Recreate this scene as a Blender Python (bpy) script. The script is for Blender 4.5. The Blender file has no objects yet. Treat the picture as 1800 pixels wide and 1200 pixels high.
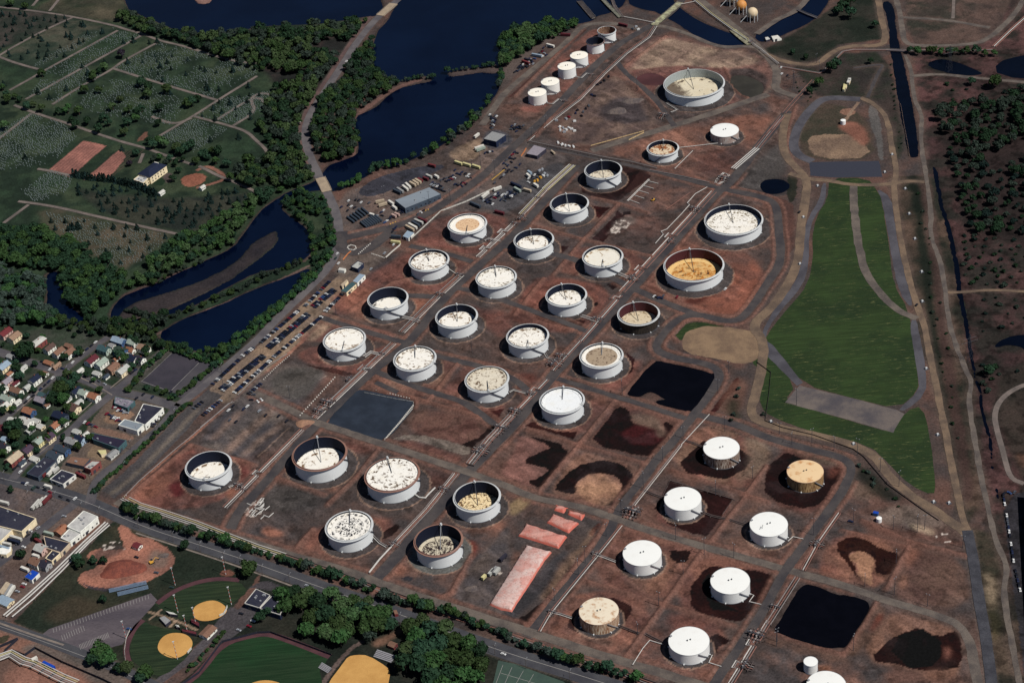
import bpy, bmesh, math, random
import numpy as np
from mathutils import Matrix, Vector, geometry
random.seed(7)
RNG = np.random.default_rng(11)
C = bpy.context.scene.collection
# ------------------------------------------------------------------ camera model (metres; camera 1100 m up)
FOC, PITCH, ROLL, CAMH = 3357.0, math.radians(35.061), math.radians(-5.5616), 1100.0
_c, _s = math.cos(PITCH), math.sin(PITCH)
_rt, _up, _fw = np.array([1., 0, 0]), np.array([0, _s, _c]), np.array([0, _c, -_s])
_cr, _sr = math.cos(ROLL), math.sin(ROLL)
RT, UP = _cr * _rt + _sr * _up, -_sr * _rt + _cr * _up
def G(x, y, z=0.0):
    """a survey point read off the photograph -> the place on the ground (height z)"""
    d = RT * ((x - 900) / FOC) + UP * ((600 - y) / FOC) + _fw
    t = (z - CAMH) / d[2]
    return (d[0] * t, d[1] * t)
def PX(X, Y, Z=0.0):
    d = np.stack([X, Y, Z - CAMH + 0 * X], -1)
    w = d @ _fw
    return 900 + FOC * (d @ RT) / w, 600 - FOC * (d @ UP) / w
def T(tx, ty, s, k=4.0):
    """survey string 'x,y x,y' in an enlarged map tile -> survey points"""
    return [(tx * 450 + float(a) / k, ty * 300 + float(b) / k) for a, b in (q.split(',') for q in s.split())]
def Z(ox, oy, k, s):
    return [(ox + float(a) / k, oy + float(b) / k) for a, b in (q.split(',') for q in s.split())]
def P(s):
    return [tuple(float(v) for v in q.split(',')) for q in s.split()]
def W(pts, z=0.0):
    return [G(x, y, z) for x, y in pts]
def lin(v):
    v /= 255.0
    return v / 12.92 if v <= 0.04045 else ((v + 0.055) / 1.055) ** 2.4
ILL = 1.33
def S(r, g, b):
    return (min(.85, lin(r) / ILL), min(.85, lin(g) / ILL), min(.85, lin(b) / ILL))
# ------------------------------------------------------------------ noise on arrays
def vnoise(X, Y, sc, seed):
    r = np.random.default_rng(seed); L = r.random((256, 256)).astype(np.float32)
    u, v = X / sc + 1000.3, Y / sc + 1000.7
    iu, iv = np.floor(u).astype(int), np.floor(v).astype(int)
    fu, fv = (u - iu).astype(np.float32), (v - iv).astype(np.float32)
    fu, fv = fu * fu * (3 - 2 * fu), fv * fv * (3 - 2 * fv)
    g = lambda a, b: L[a & 255, b & 255]
    return (g(iu, iv) * (1 - fu) + g(iu + 1, iv) * fu) * (1 - fv) + (g(iu, iv + 1) * (1 - fu) + g(iu + 1, iv + 1) * fu) * fv
def fbm(X, Y, sc, seed, n=4):
    o, a, t = 0, 1.0, 0
    for k in range(n):
        o = o + a * vnoise(X, Y, sc / 2 ** k, seed + k); t += a; a *= .55
    return o / t
def pip(X, Y, poly):
    ins = np.zeros(X.shape, bool); n = len(poly)
    for i in range(n):
        x1, y1 = poly[i]; x2, y2 = poly[(i + 1) % n]
        if y1 == y2: continue
        ins ^= ((y1 > Y) != (y2 > Y)) & (X < (x2 - x1) * (Y - y1) / (y2 - y1) + x1)
    return ins
def chaikin(p, n=1, closed=True):
    for _ in range(n):
        q = []; m = len(p)
        if not closed: q.append(p[0])
        for i in range(m if closed else m - 1):
            a, b = p[i], p[(i + 1) % m]
            q.append((.75 * a[0] + .25 * b[0], .75 * a[1] + .25 * b[1]))
            q.append((.25 * a[0] + .75 * b[0], .25 * a[1] + .75 * b[1]))
        if not closed: q.append(p[-1])
        p = q
    return p
# ------------------------------------------------------------------ materials
def nt(name):
    m = bpy.data.materials.new(name); m.use_nodes = True; t = m.node_tree
    b = t.nodes['Principled BSDF']; b.inputs['Roughness'].default_value = .9
    b.inputs['Specular IOR Level'].default_value = .15
    return m, t, b
def N(t, typ, **kw):
    n = t.nodes.new(typ)
    for k, v in kw.items(): setattr(n, k, v)
    return n
def mixn(t, fac, a, b, blend='MIX'):
    n = N(t, 'ShaderNodeMix', data_type='RGBA', blend_type=blend)
    for sock, v in ((n.inputs[0], fac), (n.inputs[6], a), (n.inputs[7], b)):
        if hasattr(v, 'links') or hasattr(v, 'is_output'): t.links.new(v, sock)
        elif isinstance(v, (tuple, list)): sock.default_value = (*v[:3], 1)
        else: sock.default_value = v
    return n.outputs[2]
def noisen(t, scale, detail=4, rough=.6, vec=None, lo=None, hi=None, dist=0.0):
    n = N(t, 'ShaderNodeTexNoise'); n.inputs['Scale'].default_value = scale
    n.inputs['Detail'].default_value = detail; n.inputs['Roughness'].default_value = rough; n.inputs['Distortion'].default_value = dist
    if vec is not None: t.links.new(vec, n.inputs['Vector'])
    o = n.outputs['Fac']
    if lo is not None: o = ramp(t, o, lo, hi)
    return o
def ramp(t, v, lo, hi, a=0.0, b=1.0):
    r = N(t, 'ShaderNodeMapRange'); r.interpolation_type = 'SMOOTHSTEP'
    t.links.new(v, r.inputs[0])
    for i, q in zip((1, 2, 3, 4), (lo, hi, a, b)): r.inputs[i].default_value = q
    return r.outputs[0]
def mth(t, op, a, b=0.0):
    n = N(t, 'ShaderNodeMath', operation=op)
    for s, v in zip(n.inputs, (a, b)):
        if hasattr(v, 'is_output'): t.links.new(v, s)
        else: s.default_value = v
    return n.outputs[0]
def objco(t): return N(t, 'ShaderNodeTexCoord').outputs['Object']
MATS = {}
def mat(name, col, col2=None, sc=.15, var=.25, rough=.9, metal=0.0, spec=.15, fine=1.2, stretch=None):
    """a surface of one stuff with two tones and fine grain"""
    if name in MATS: return MATS[name]
    m, t, b = nt(name); co = objco(t)
    if stretch:
        mp = N(t, 'ShaderNodeMapping'); t.links.new(co, mp.inputs[0])
        mp.inputs['Rotation'].default_value = (0, 0, stretch[0]); mp.inputs['Scale'].default_value = (stretch[1], 1, 1)
        co = mp.outputs[0]
    c2 = col2 or tuple(v * .75 for v in col)
    c = mixn(t, noisen(t, sc, 5, .65, co, .35, .65), col, c2)
    g = ramp(t, noisen(t, fine, 3, .7, co), .25, .75, 1 - var, 1 + var)
    cc = N(t, 'ShaderNodeCombineColor')
    for i in range(3): t.links.new(g, cc.inputs[i])
    c = mixn(t, 1.0, c, cc.outputs[0], 'MULTIPLY')
    t.links.new(c, b.inputs['Base Color'])
    b.inputs['Roughness'].default_value = rough; b.inputs['Metallic'].default_value = metal
    b.inputs['Specular IOR Level'].default_value = spec
    MATS[name] = m
    return m
def flat(name, col, rough=.6, metal=0.0, spec=.3, var=.12, sc=.6):
    return mat(name, col, tuple(v * .86 for v in col), sc, var, rough, metal, spec, sc * 5)
# ------------------------------------------------------------------ mesh builder
class MB:
    def __init__(s): s.v, s.f, s.m = [], [], []
    def add(s, vs, fs, mi=0):
        o = len(s.v); s.v += [tuple(v) for v in vs]; s.f += [tuple(i + o for i in f) for f in fs]; s.m += [mi] * len(fs); return s
    def box(s, cx, cy, z0, lx, ly, h, rot=0.0, mi=0, taper=1.0):
        c, n = math.cos(rot), math.sin(rot); vs = []
        for z, k in ((z0, 1), (z0 + h, taper)):
            for a, b in ((-1, -1), (1, -1), (1, 1), (-1, 1)):
                x, y = a * lx / 2 * k, b * ly / 2 * k
                vs.append((cx + x * c - y * n, cy + x * n + y * c, z))
        return s.add(vs, [(3, 2, 1, 0), (4, 5, 6, 7), (0, 1, 5, 4), (1, 2, 6, 5), (2, 3, 7, 6), (3, 0, 4, 7)], mi)
    def tube(s, pts, r, n=6, mi=0, r2=None):
        pts = [Vector(p) for p in pts]; m = len(pts); vs = []; fs = []
        for i, p in enumerate(pts):
            d = (pts[min(i + 1, m - 1)] - pts[max(i - 1, 0)]).normalized()
            u = d.cross(Vector((0, 0, 1)) if abs(d.z) < .9 else Vector((1, 0, 0))).normalized(); w = d.cross(u)
            k = 1.0
            if 0 < i < m - 1:
                cs = (pts[i] - pts[i - 1]).normalized().dot((pts[i + 1] - pts[i]).normalized()); k = 1 / math.sqrt(max(.3, (1 + cs) / 2))
            rr = r if r2 is None else r + (r2 - r) * i / (m - 1)
            for j in range(n):
                a = 2 * math.pi * j / n; vs.append(p + u * (rr * k * math.cos(a)) + w * (rr * math.sin(a)))
        for i in range(m - 1):
            for j in range(n):
                a, b = i * n + j, i * n + (j + 1) % n; fs.append((a, b, b + n, a + n))
        fs.append(tuple(range(n))[::-1]); fs.append(tuple(range((m - 1) * n, m * n)))
        return s.add(vs, fs, mi)
    def lathe(s, prof, n=64, mi=0, cx=0, cy=0, a0=0, a1=2 * math.pi):
        full = abs(a1 - a0 - 2 * math.pi) < 1e-6; k = n if full else n + 1; vs = []; fs = []
        for r, z in prof:
            for j in range(k):
                a = a0 + (a1 - a0) * j / n; vs.append((cx + r * math.cos(a), cy + r * math.sin(a), z))
        for i in range(len(prof) - 1):
            for j in range(n):
                a, b = i * k + j, i * k + (j + 1) % k; fs.append((a, b, b + k, a + k))
        return s.add(vs, fs, mi)
    def disc(s, r, z, n=64, mi=0, cx=0, cy=0, cone=0.0, rings=1):
        vs = [(cx, cy, z + cone)]; fs = []
        for j in range(n): a = 2 * math.pi * j / n; vs.append((cx + r * math.cos(a), cy + r * math.sin(a), z))
        for j in range(n): fs.append((0, 1 + j, 1 + (j + 1) % n))
        return s.add(vs, fs, mi)
    def prism(s, poly, z0, z1, mi=0, top=None):
        """upright prism on a ground outline; top=material of the lid"""
        a = sum(poly[i][0] * poly[(i + 1) % len(poly)][1] - poly[(i + 1) % len(poly)][0] * poly[i][1] for i in range(len(poly)))
        if a < 0: poly = poly[::-1]
        n = len(poly); vs = [(x, y, z0) for x, y in poly] + [(x, y, z1) for x, y in poly]
        s.add(vs, [(i, (i + 1) % n, (i + 1) % n + n, i + n) for i in range(n)], mi)
        tr = geometry.tessellate_polygon([[Vector((x, y, 0)) for x, y in poly]])
        fs = []
        for q in tr:
            p0, p1, p2 = (poly[i] for i in q)
            if (p1[0] - p0[0]) * (p2[1] - p0[1]) - (p2[0] - p0[0]) * (p1[1] - p0[1]) < 0: q = q[::-1]
            fs.append(tuple(q))
        return s.add([(x, y, z1) for x, y in poly], fs, mi if top is None else top)
    def mesh(s, name, mats, smooth=False):
        me = bpy.data.meshes.new(name); me.from_pydata(s.v, [], s.f)
        for m in (mats if isinstance(mats, (list, tuple)) else [mats]): me.materials.append(m)
        if len(me.polygons): me.polygons.foreach_set('material_index', np.array(s.m, np.int32))
        if smooth: me.polygons.foreach_set('use_smooth', np.ones(len(me.polygons), bool))
        me.update(); return me
    def build(s, name, mats, parent=None, smooth=False):
        return link(name, s.mesh(name, mats, smooth), parent)
def link(name, data, parent=None, loc=None, rz=0.0):
    o = bpy.data.objects.new(name, data); C.objects.link(o)
    if parent: o.parent = parent
    if loc: o.location = loc
    if rz: o.rotation_euler = (0, 0, rz)
    return o
def tag(o, label, cat, group=None):
    o['label'] = label; o['category'] = cat
    if group: o['group'] = group
    return o
def thing(name, label, cat, loc=(0, 0, 0), rz=0.0, group=None):
    return tag(link(name, None, None, loc, rz), label, cat, group)
def structure(o): o['kind'] = 'structure'; return o
KIDS = {}
def kids(o):
    return [c for c in o.children]
def dup(root, loc, rz=0.0, label=None, group=None, scale=None, z=None, cat=None):
    r = root.copy(); C.objects.link(r); r.location = loc; r.rotation_euler = (0, 0, rz)
    if label: r['label'] = label
    if group: r['group'] = group
    if cat: r['category'] = cat
    if scale: r.scale = scale if isinstance(scale, tuple) else (scale,) * 3
    for ch in KIDS.get(root.name, ()):
        c = ch.copy(); C.objects.link(c); c.parent = r
        for g in KIDS.get(ch.name, ()):
            d = g.copy(); C.objects.link(d); d.parent = c
    return r
def family(o):
    """remember a finished thing's parts so that copies can be made in loops"""
    KIDS[o.name] = list(o.children)
    for c in o.children: KIDS[c.name] = list(c.children)
    return o
def resample(w, step, closed=False):
    out = []; n = len(w)
    for i in range(n if closed else n - 1):
        a, b = w[i], w[(i + 1) % n]; k = max(1, int(math.hypot(b[0] - a[0], b[1] - a[1]) / step))
        for j in range(k): out.append((a[0] + (b[0] - a[0]) * j / k, a[1] + (b[1] - a[1]) * j / k))
    if not closed: out.append(w[-1])
    return out
def jit(w, amp, sc=9.0, seed=3):
    X = np.array([p[0] for p in w]); Y = np.array([p[1] for p in w])
    dx = (fbm(X, Y, sc, seed, 3) - .5) * 2 * amp; dy = (fbm(X, Y, sc, seed + 50, 3) - .5) * 2 * amp
    return list(zip((X + dx).tolist(), (Y + dy).tolist()))
def sheet(name, px, m, z, smooth=0, amp=.6, step=4.0, cat=None, sc=9.0):
    w = W(px); w = chaikin(w, smooth) if smooth else w
    w = jit(resample(w, step, True), amp, sc)
    tr = geometry.tessellate_polygon([[Vector((x, y, 0)) for x, y in w]]); fs = []
    for q in tr:
        p0, p1, p2 = (w[i] for i in q)
        if (p1[0] - p0[0]) * (p2[1] - p0[1]) - (p2[0] - p0[0]) * (p1[1] - p0[1]) < 0: q = q[::-1]
        fs.append(tuple(q))
    return structure(MB().add([(x, y, z) for x, y in w], fs).build(name, m))
def ribbon_w(w, width, z, amp=.35, step=5.0, seed=5, mb=None, mi=0):
    w = resample(w, step); n = len(w); vs = []; fs = []
    X = np.array([p[0] for p in w]); Y = np.array([p[1] for p in w])
    ja = (fbm(X, Y, 11, seed, 3) - .5) * 2 * amp; jb = (fbm(X, Y, 11, seed + 9, 3) - .5) * 2 * amp
    for i in range(n):
        a, b = w[max(0, i - 1)], w[min(n - 1, i + 1)]; d = math.hypot(b[0] - a[0], b[1] - a[1]) or 1
        nx, ny = -(b[1] - a[1]) / d, (b[0] - a[0]) / d
        vs.append((w[i][0] + nx * (width / 2 + ja[i]), w[i][1] + ny * (width / 2 + ja[i]), z))
        vs.append((w[i][0] - nx * (width / 2 + jb[i]), w[i][1] - ny * (width / 2 + jb[i]), z))
    for i in range(n - 1): fs.append((2 * i, 2 * i + 1, 2 * i + 3, 2 * i + 2))
    return (mb or MB()).add(vs, fs, mi)
ROADS = []
def road(px, width, m, z=.05, name='road', smooth=2, amp=.35):
    if m.name in ('gravel', 'pale_gravel', 'tan_dirt'): amp = 1.1
    w = chaikin(W(px), smooth, False); ROADS.append((w, width, m.name))
    return structure(ribbon_w(w, width, z, amp).build(name, m))
# ================================================================== SETTING: roads, water, fields
ASPH = mat('asphalt', S(76, 76, 80), S(62, 62, 68), .06, .18)
ASPD = mat('worn_asphalt', S(92, 88, 90), S(72, 70, 76), .05, .2)
GRAV = mat('gravel', S(80, 74, 73), S(60, 57, 60), .05, .22)
GRVL = mat('pale_gravel', S(110, 100, 92), S(82, 75, 72), .06, .22)
TAND = mat('tan_dirt', S(124, 104, 86), S(94, 80, 70), .05, .25)
CEMP = mat('path_gravel', S(122, 110, 104), S(96, 88, 84), .05, .2)
CONC = mat('concrete', S(150, 142, 132), S(122, 116, 110), .1, .15)
LINE = flat('road_paint', S(150, 146, 142), .8)
GREY = mat('grey_stone', S(88, 86, 92), S(68, 66, 72), .04, .2)
def asph(px, w, **k): return road(px, w, k.pop('m', ASPH), **k)
# town streets
MAIN = P('-70,818 0,840 75,857 155,882 250,925 350,957 450,990 550,1027 700,1078 875,1142 1000,1180 1100,1212 1180,1240')
asph(MAIN, 15, z=.06)
asph(P('-40,1084 0,1097 100,1132 200,1170 262,1200 330,1236'), 10, z=.07)
asph(P('131,886 104,905 78,927 44,951 11,980 -40,1018'), 10, z=.07, m=ASPD)
asph(P('22,842 40,818 75,789 104,772 123,758 150,731 197,693 212,678 233,662 262,640 292,612'), 9, z=.07, m=ASPD)
asph(P('-40,604 0,619 63,640 108,654 150,667 197,688 233,693 275,703 312,716'), 11, z=.08, m=ASPD)
asph(P('-20,760 0,741 17,729 36,713 67,686 94,665 112,651 140,629 165,610 190,592'), 7.5, z=.07, m=ASPD)
asph(P('158,886 167,843 217,807 261,768 282,752 302,727 312,714'), 10, z=.075, m=ASPD)
RIV = P('312,714 325,703 362,675 400,642 450,600 487,560 532,517 575,475 592,445 597,410 592,375 575,337 565,320 557,302 542,270 535,232 545,200 567,167 600,117 630,70 662,32 700,0 735,-32')
asph(RIV, 10, z=.08, m=mat('river_road', S(104, 99, 100), S(84, 80, 84), .05, .18))
road([(x - 9, y - 3) for x, y in RIV[13:21]], 5, mat('verge_dirt', S(104, 82, 78), S(82, 66, 66), .06, .2), .04)
# refinery gravel roads
for px, w, m in (
    (P('404,930 420,897 465,850 532,770 570,735 630,675 675,637 722,600 762,545 805,500 850,460 900,417 950,362 985,322 1015,290'), 9.5, GRAV),
    (P('640,1037 667,1010 700,975 750,915 782,882 815,838 860,790 900,752 932,712 967,665 992,637 1040,585 1100,520 1140,475 1195,412 1232,370 1262,337 1285,320 1320,275 1357,228 1385,195'), 11, GRAV),
    (P('925,1118 940,1103 982,1050 1030,992 1070,940 1090,890 1132,840 1150,812 1187,772 1215,735 1250,690 1268,660 1252,641 1175,627 1153,614 1156,600 1172,578 1200,556 1228,552 1275,565 1302,562 1322,540 1350,496 1368,470 1374,448 1369,400 1365,360 1348,348 1275,333'), 8.5, GRAV),
    (P('445,690 500,715 545,738 570,747 690,785 812,826 880,850 937,875 1000,885 1082,910 1125,927 1200,950 1350,992 1475,1025 1550,1052 1650,1082 1685,1096 1702,1120 1712,1160 1722,1215'), 8, GRVL),
    (P('1240,1225 1275,1172 1310,1122 1350,1060 1377,1005 1420,950 1455,900 1480,865 1497,832 1495,815 1480,803 1425,790 1350,770 1300,747 1250,735 1225,728'), 8, GRAV),
    (P('205,880 240,897 330,922 400,943 450,956 525,980 640,1012 675,1028 775,1061 900,1101 950,1117 1025,1141 1150,1178 1240,1206'), 9, GRVL),
    (P('560,557 620,575 700,600 722,602'), 7, GRAV),
    (P('700,612 800,632 900,660 940,700'), 7, GRAV),
    (P('800,505 850,515 960,555 1040,585'), 7, GRAV),
    (P('700,520 740,520 775,522'), 8, GRAV),
    (P('885,432 1000,450 1060,480 1130,515 1195,542 1225,553'), 8, GRAV),
    (P('720,432 790,447 830,460'), 7, GRAV),
    (P('640,645 700,668 760,690 815,705 870,745'), 7, GRAV),
    (P('980,665 1060,690 1110,705 1205,735'), 6.5, GRAV),
    (P('660,672 700,690'), 6, GRAV),
    (P('597,420 650,408 700,397 745,380 800,345 850,309 887,272 925,237 962,205 1020,142 1075,87 1125,55 1160,38 1195,8 1210,-20'), 10.5, GRAV),
    (P('848,220 868,190 890,160 927,130 965,100 1002,69 1021,47 1045,41 1090,42 1125,52'), 9, GRVL),
    (P('930,255 985,264 1040,276 1080,285 1150,300 1262,330'), 7, GRAV),
    (P('1040,265 1100,246 1192,219 1275,192 1350,166'), 10.5, GRVL),
    (P('1400,170 1360,158 1367,138 1362,112 1330,80 1292,47 1242,10 1215,-15'), 10, GRVL),
    (P('1150,44 1180,50 1215,62 1242,75 1274,84 1311,81 1335,84'), 7, GRVL),
    (P('1085,110 1098,128 1150,170 1185,222'), 7, GRAV),
    (P('1345,95 1387,112 1437,115 1457,95 1490,80 1550,82 1558,65 1550,37 1541,-20'), 8, TAND),
    (P('1330,60 1365,35 1400,20 1425,-8'), 9, GRVL),
    (P('1567,-20 1582,20 1585,50 1590,75 1612,82 1712,79 1740,67 1762,47 1785,25 1805,-10'), 7, GRVL),
    (P('1587,31 1662,35 1740,49'), 6, GRVL), (P('1677,-10 1675,33'), 4, CEMP),
    (P('1590,97 1602,120 1605,170 1622,207 1618,232 1622,275 1627,300 1637,375 1635,415 1652,455 1662,512 1665,550 1677,600 1700,655 1709,675 1702,700 1710,755 1720,812 1735,887 1750,950 1772,995 1763,1037 1775,1112 1795,1215'), 5, GRVL),
    (P('1604,134 1650,130 1720,138 1830,147'), 6, GRVL),
    (P('1666,514 1700,513 1750,509 1830,515'), 4.5, TAND),
    (P('1830,670 1795,677 1762,697 1747,725 1752,755 1765,800 1775,840 1800,850'), 5, CEMP),
    (P('1512,172 1535,182 1560,205 1568,262 1577,300 1571,325 1575,375 1587,440 1600,500 1612,537 1623,565 1630,600 1642,662 1657,730 1667,787 1680,850 1690,905 1700,932'), 6.5, TAND),
    (P('1525,172 1545,125 1555,112 1500,120'), 4, GRAV),
    (P('1387,305 1420,315 1455,317 1500,326 1562,325 1590,318 1625,320'), 6.5, TAND),
    (P('1385,200 1375,232 1377,267 1395,292 1420,315 1415,355 1407,400 1406,440 1398,475 1375,517 1350,547 1320,573 1345,600 1338,650 1330,690 1315,728 1350,748 1425,762 1500,781 1540,802 1562,837 1600,870 1637,892 1700,938'), 9.5, TAND),
    (P('1512,175 1455,171 1432,183 1402,222 1393,255 1402,273 1428,284'), 11, GREY),
    (P('1500,327 1502,375 1510,437 1520,475 1537,505 1575,545 1612,560'), 8.5, GRVL),
    (P('600,407 597,440 640,445 690,405'), 14, GRAV),
):
    road(px, w, m, .05 + .003 * len(ROADS))
asph(P('1700,932 1710,975 1720,1050 1732,1112 1745,1215'), 9, z=.35, m=mat('old_asphalt', S(72, 72, 78), S(56, 56, 62), .08, .25))
# cemetery paths
for px in ('-20,112 0,97 25,82 75,55 130,30', '-10,12 57,19 130,30 205,46 217,51 252,60 280,72 322,81 370,96 407,107 450,112', '57,11 75,-10', '87,20 115,-15',
           '-20,94 0,101 30,112 67,122', '17,159 60,135 82,122 207,54', '45,175 150,117 252,61', '92,184 145,150 180,132 200,120 217,107 277,75', '200,121 275,145 380,176',
           '452,134 390,172 337,206 277,241', '342,205 407,222 435,232 450,247 465,260 472,272 452,287', '380,212 450,167 470,185', '410,221 450,197 440,176 450,166 467,164 485,170',
           '267,205 305,220 337,208', '25,185 55,197 112,215 155,230 215,250 255,260 295,275 340,290', '55,200 0,243 -20,256', '252,270 245,287', '32,354 92,362 185,384 327,415', '50,360 -20,412', '85,300 130,310',
           '66,297 85,300', '350,292 385,310 425,325 455,340', '-10,690 -11,691'):
    road(P(px), 4.2, CEMP, .05 + .003 * len(ROADS), 'path')
# water (sheet below the banks)
WAT, wt, wb = nt('water'); wb.inputs['Base Color'].default_value = (.0005, .0022, .011, 1); wb.inputs['Roughness'].default_value = .12
wb.inputs['Specular IOR Level'].default_value = .3
wbp = N(wt, 'ShaderNodeBump'); wbp.inputs['Strength'].default_value = .25; wbp.inputs['Distance'].default_value = .12
wt.links.new(noisen(wt, .35, 3, .6, objco(wt)), wbp.inputs['Height']); wt.links.new(wbp.outputs[0], wb.inputs['Normal'])
wt.links.new(mixn(wt, noisen(wt, .006, 4, .6, objco(wt), .35, .7), (.0004, .0018, .009), (.0012, .0042, .016)), wb.inputs['Base Color'])
def liquid(name, col, rough, spec):
    m, t, b = nt(name); b.inputs['Base Color'].default_value = (*col, 1); b.inputs['Roughness'].default_value = rough
    b.inputs['Specular IOR Level'].default_value = spec
    c = mixn(t, noisen(t, .05, 4, .6, objco(t), .35, .7), col, tuple(v * 1.5 for v in col)); t.links.new(c, b.inputs['Base Color']); return m
OILY = liquid('black_liquid', (.0014, .0014, .0026), .2, .12)
SLATE = liquid('slate_pond', S(40, 46, 56), .5, .2)
MURK = liquid('murky_pond', S(52, 49, 42), .4, .2)
REDP = liquid('red_pond', S(72, 44, 44), .5, .2)
MARW = liquid('marsh_water', (.0006, .0013, .0042), .25, .14)
WATERS = [
 ('water', WAT, P('217,-60 217,10 262,32 295,47 325,55 412,60 450,45 550,42 612,35 640,28 660,28 672,16 668,0 664,-60')),
 ('water', WAT, P('728,-60 688,32 660,60 655,125 672,140 700,150 712,152 687,165 660,190 622,207 627,240 632,260 630,272 597,285 580,290 572,300 560,318 505,338 485,352 462,368 450,383 435,405 410,437 375,452 340,468 300,487 270,500 240,512 215,522 200,540 195,560 210,566 250,560 300,552 350,531 400,502 450,477 500,468 540,452 548,430 545,412 530,395 500,375 490,362 508,346 560,332 580,335 600,332 615,320 650,307 655,292 700,291 762,262 782,250 812,220 850,190 875,160 882,125 880,100 882,70 900,60 950,47 1020,41 1042,35 1047,27 1075,22 1100,5 1110,-60')),
 ('water', WAT, P('1112,-60 1102,5 1125,14 1160,22 1177,33 1200,47 1237,70 1275,81 1310,80 1322,72 1310,66 1290,60 1275,57 1225,37 1195,15 1180,2 1172,-60')),
 ('water', WAT, P('1327,64 1337,55 1367,35 1400,22 1417,7 1425,-60 1480,-60 1450,15 1425,37 1395,52 1365,65 1345,72 1335,72')),
 ('water', WAT, P('82,485 87,537 72,549 105,566 150,566 157,555 125,545 112,512 110,485 95,475')),
 ('water', WAT, P('275,590 312,565 380,540 450,508 512,485 545,470 540,480 500,530 450,570 430,595 400,612 370,618 340,613 312,606')),
 ('water', MARW, P('1630,112 1650,104 1675,107 1712,122 1729,131 1687,131 1645,122')),
 ('water', MARW, P('1752,110 1800,97 1850,92 1850,140 1755,134')),
 ('water', MARW, P('1550,3 1563,3 1571,20 1573,50 1581,90 1591,125 1602,187 1616,275 1600,277 1581,182 1574,125 1566,87 1564,37')),
 ('water', MARW, P('1641,290 1651,350 1661,387 1671,425 1681,475 1686,525 1699,575 1702,600 1713,650 1722,700 1737,762 1747,837 1751,880 1753.5,880 1748.5,837 1739.5,762 1725,700 1715,650 1705,600 1702,575 1690,525 1685,475 1675,425 1665,387 1654,350 1644,290')),
 ('water', MARW, P('1742,612 1768,604 1790,606 1812,618 1840,628 1840,590 1800,588 1768,594')),
 ('water', MARW, P('1337,325 1341,318 1355,314 1372,315 1385,322 1386,331 1375,338 1357,340 1344,337')),
 ('pond', SLATE, P('638,684 720,702 727,708 725,717 677,774 645,770 575,746 580,736 628,686')),
 ('pond', OILY, P('1147,635 1162,635 1260,657 1264,665 1222,722 1202,720 1145,706 1176,702 1165,697 1152,688 1140,686 1122,697 1098,692')),
 ('pond', OILY, P('1412,1024 1437,1030 1470,1047 1490,1046 1533,1060 1510,1100 1480,1146 1358,1112 1375,1087')),
 ('pond', MURK, P('1282,136 1300,132 1322,137 1342,150 1340,163 1320,172 1302,166 1288,150')),
 ('pond', REDP, P('1120,136 1140,127 1160,132 1171,141 1167,148 1140,149 1122,144')),
]
SANDBAR = P('203,561 225,535 287,515 350,495 400,470 430,445 445,425 475,410 490,405 488,425 470,445 440,465 400,495 350,520 290,549 240,561')
CAUSEWAY = P('660,138 700,145 722,140 745,133 762,137 760,143 735,147 700,155 690,160 660,165')
SPIT = P('785,128 800,125 825,120 850,117 875,112 890,125 870,130 845,127 815,132 790,136')
ISLE = P('336,-8 345,5 358,8 370,4 378,-8')
SHORE = P('272,593 310,568 380,541 450,509 512,486 545,469 540,462 500,476 450,499 380,527 310,553 262,580')
LANDS = [SANDBAR, CAUSEWAY, SPIT, ISLE]
WATW = [[tuple(q) for q in chaikin(W(p), 1)] for _, _, p in WATERS]
for (nm, m, p), w in zip(WATERS, WATW):
    cx, cy = sum(q[0] for q in w) / len(w), sum(q[1] for q in w) / len(w)
    # the sheet reaches a little under the bank
    n = len(w); a = sum(w[i][0] * w[(i + 1) % n][1] - w[(i + 1) % n][0] * w[i][1] for i in range(n)); sg = 1 if a > 0 else -1; out = []
    for i in range(n):
        x0, y0 = w[i - 1]; x1, y1 = w[(i + 1) % n]; d = math.hypot(x1 - x0, y1 - y0) or 1
        out.append((w[i][0] + sg * (y1 - y0) / d * 1.6, w[i][1] - sg * (x1 - x0) / d * 1.6))
    tr = geometry.tessellate_polygon([[Vector((x, y, 0)) for x, y in out]]); fs = []
    for q in tr:
        p0, p1, p2 = (out[i] for i in q)
        if (p1[0] - p0[0]) * (p2[1] - p0[1]) - (p2[0] - p0[0]) * (p1[1] - p0[1]) < 0: q = q[::-1]
        fs.append(tuple(q))
    structure(MB().add([(x, y, -.45) for x, y in out], fs).build(nm, m))
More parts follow.
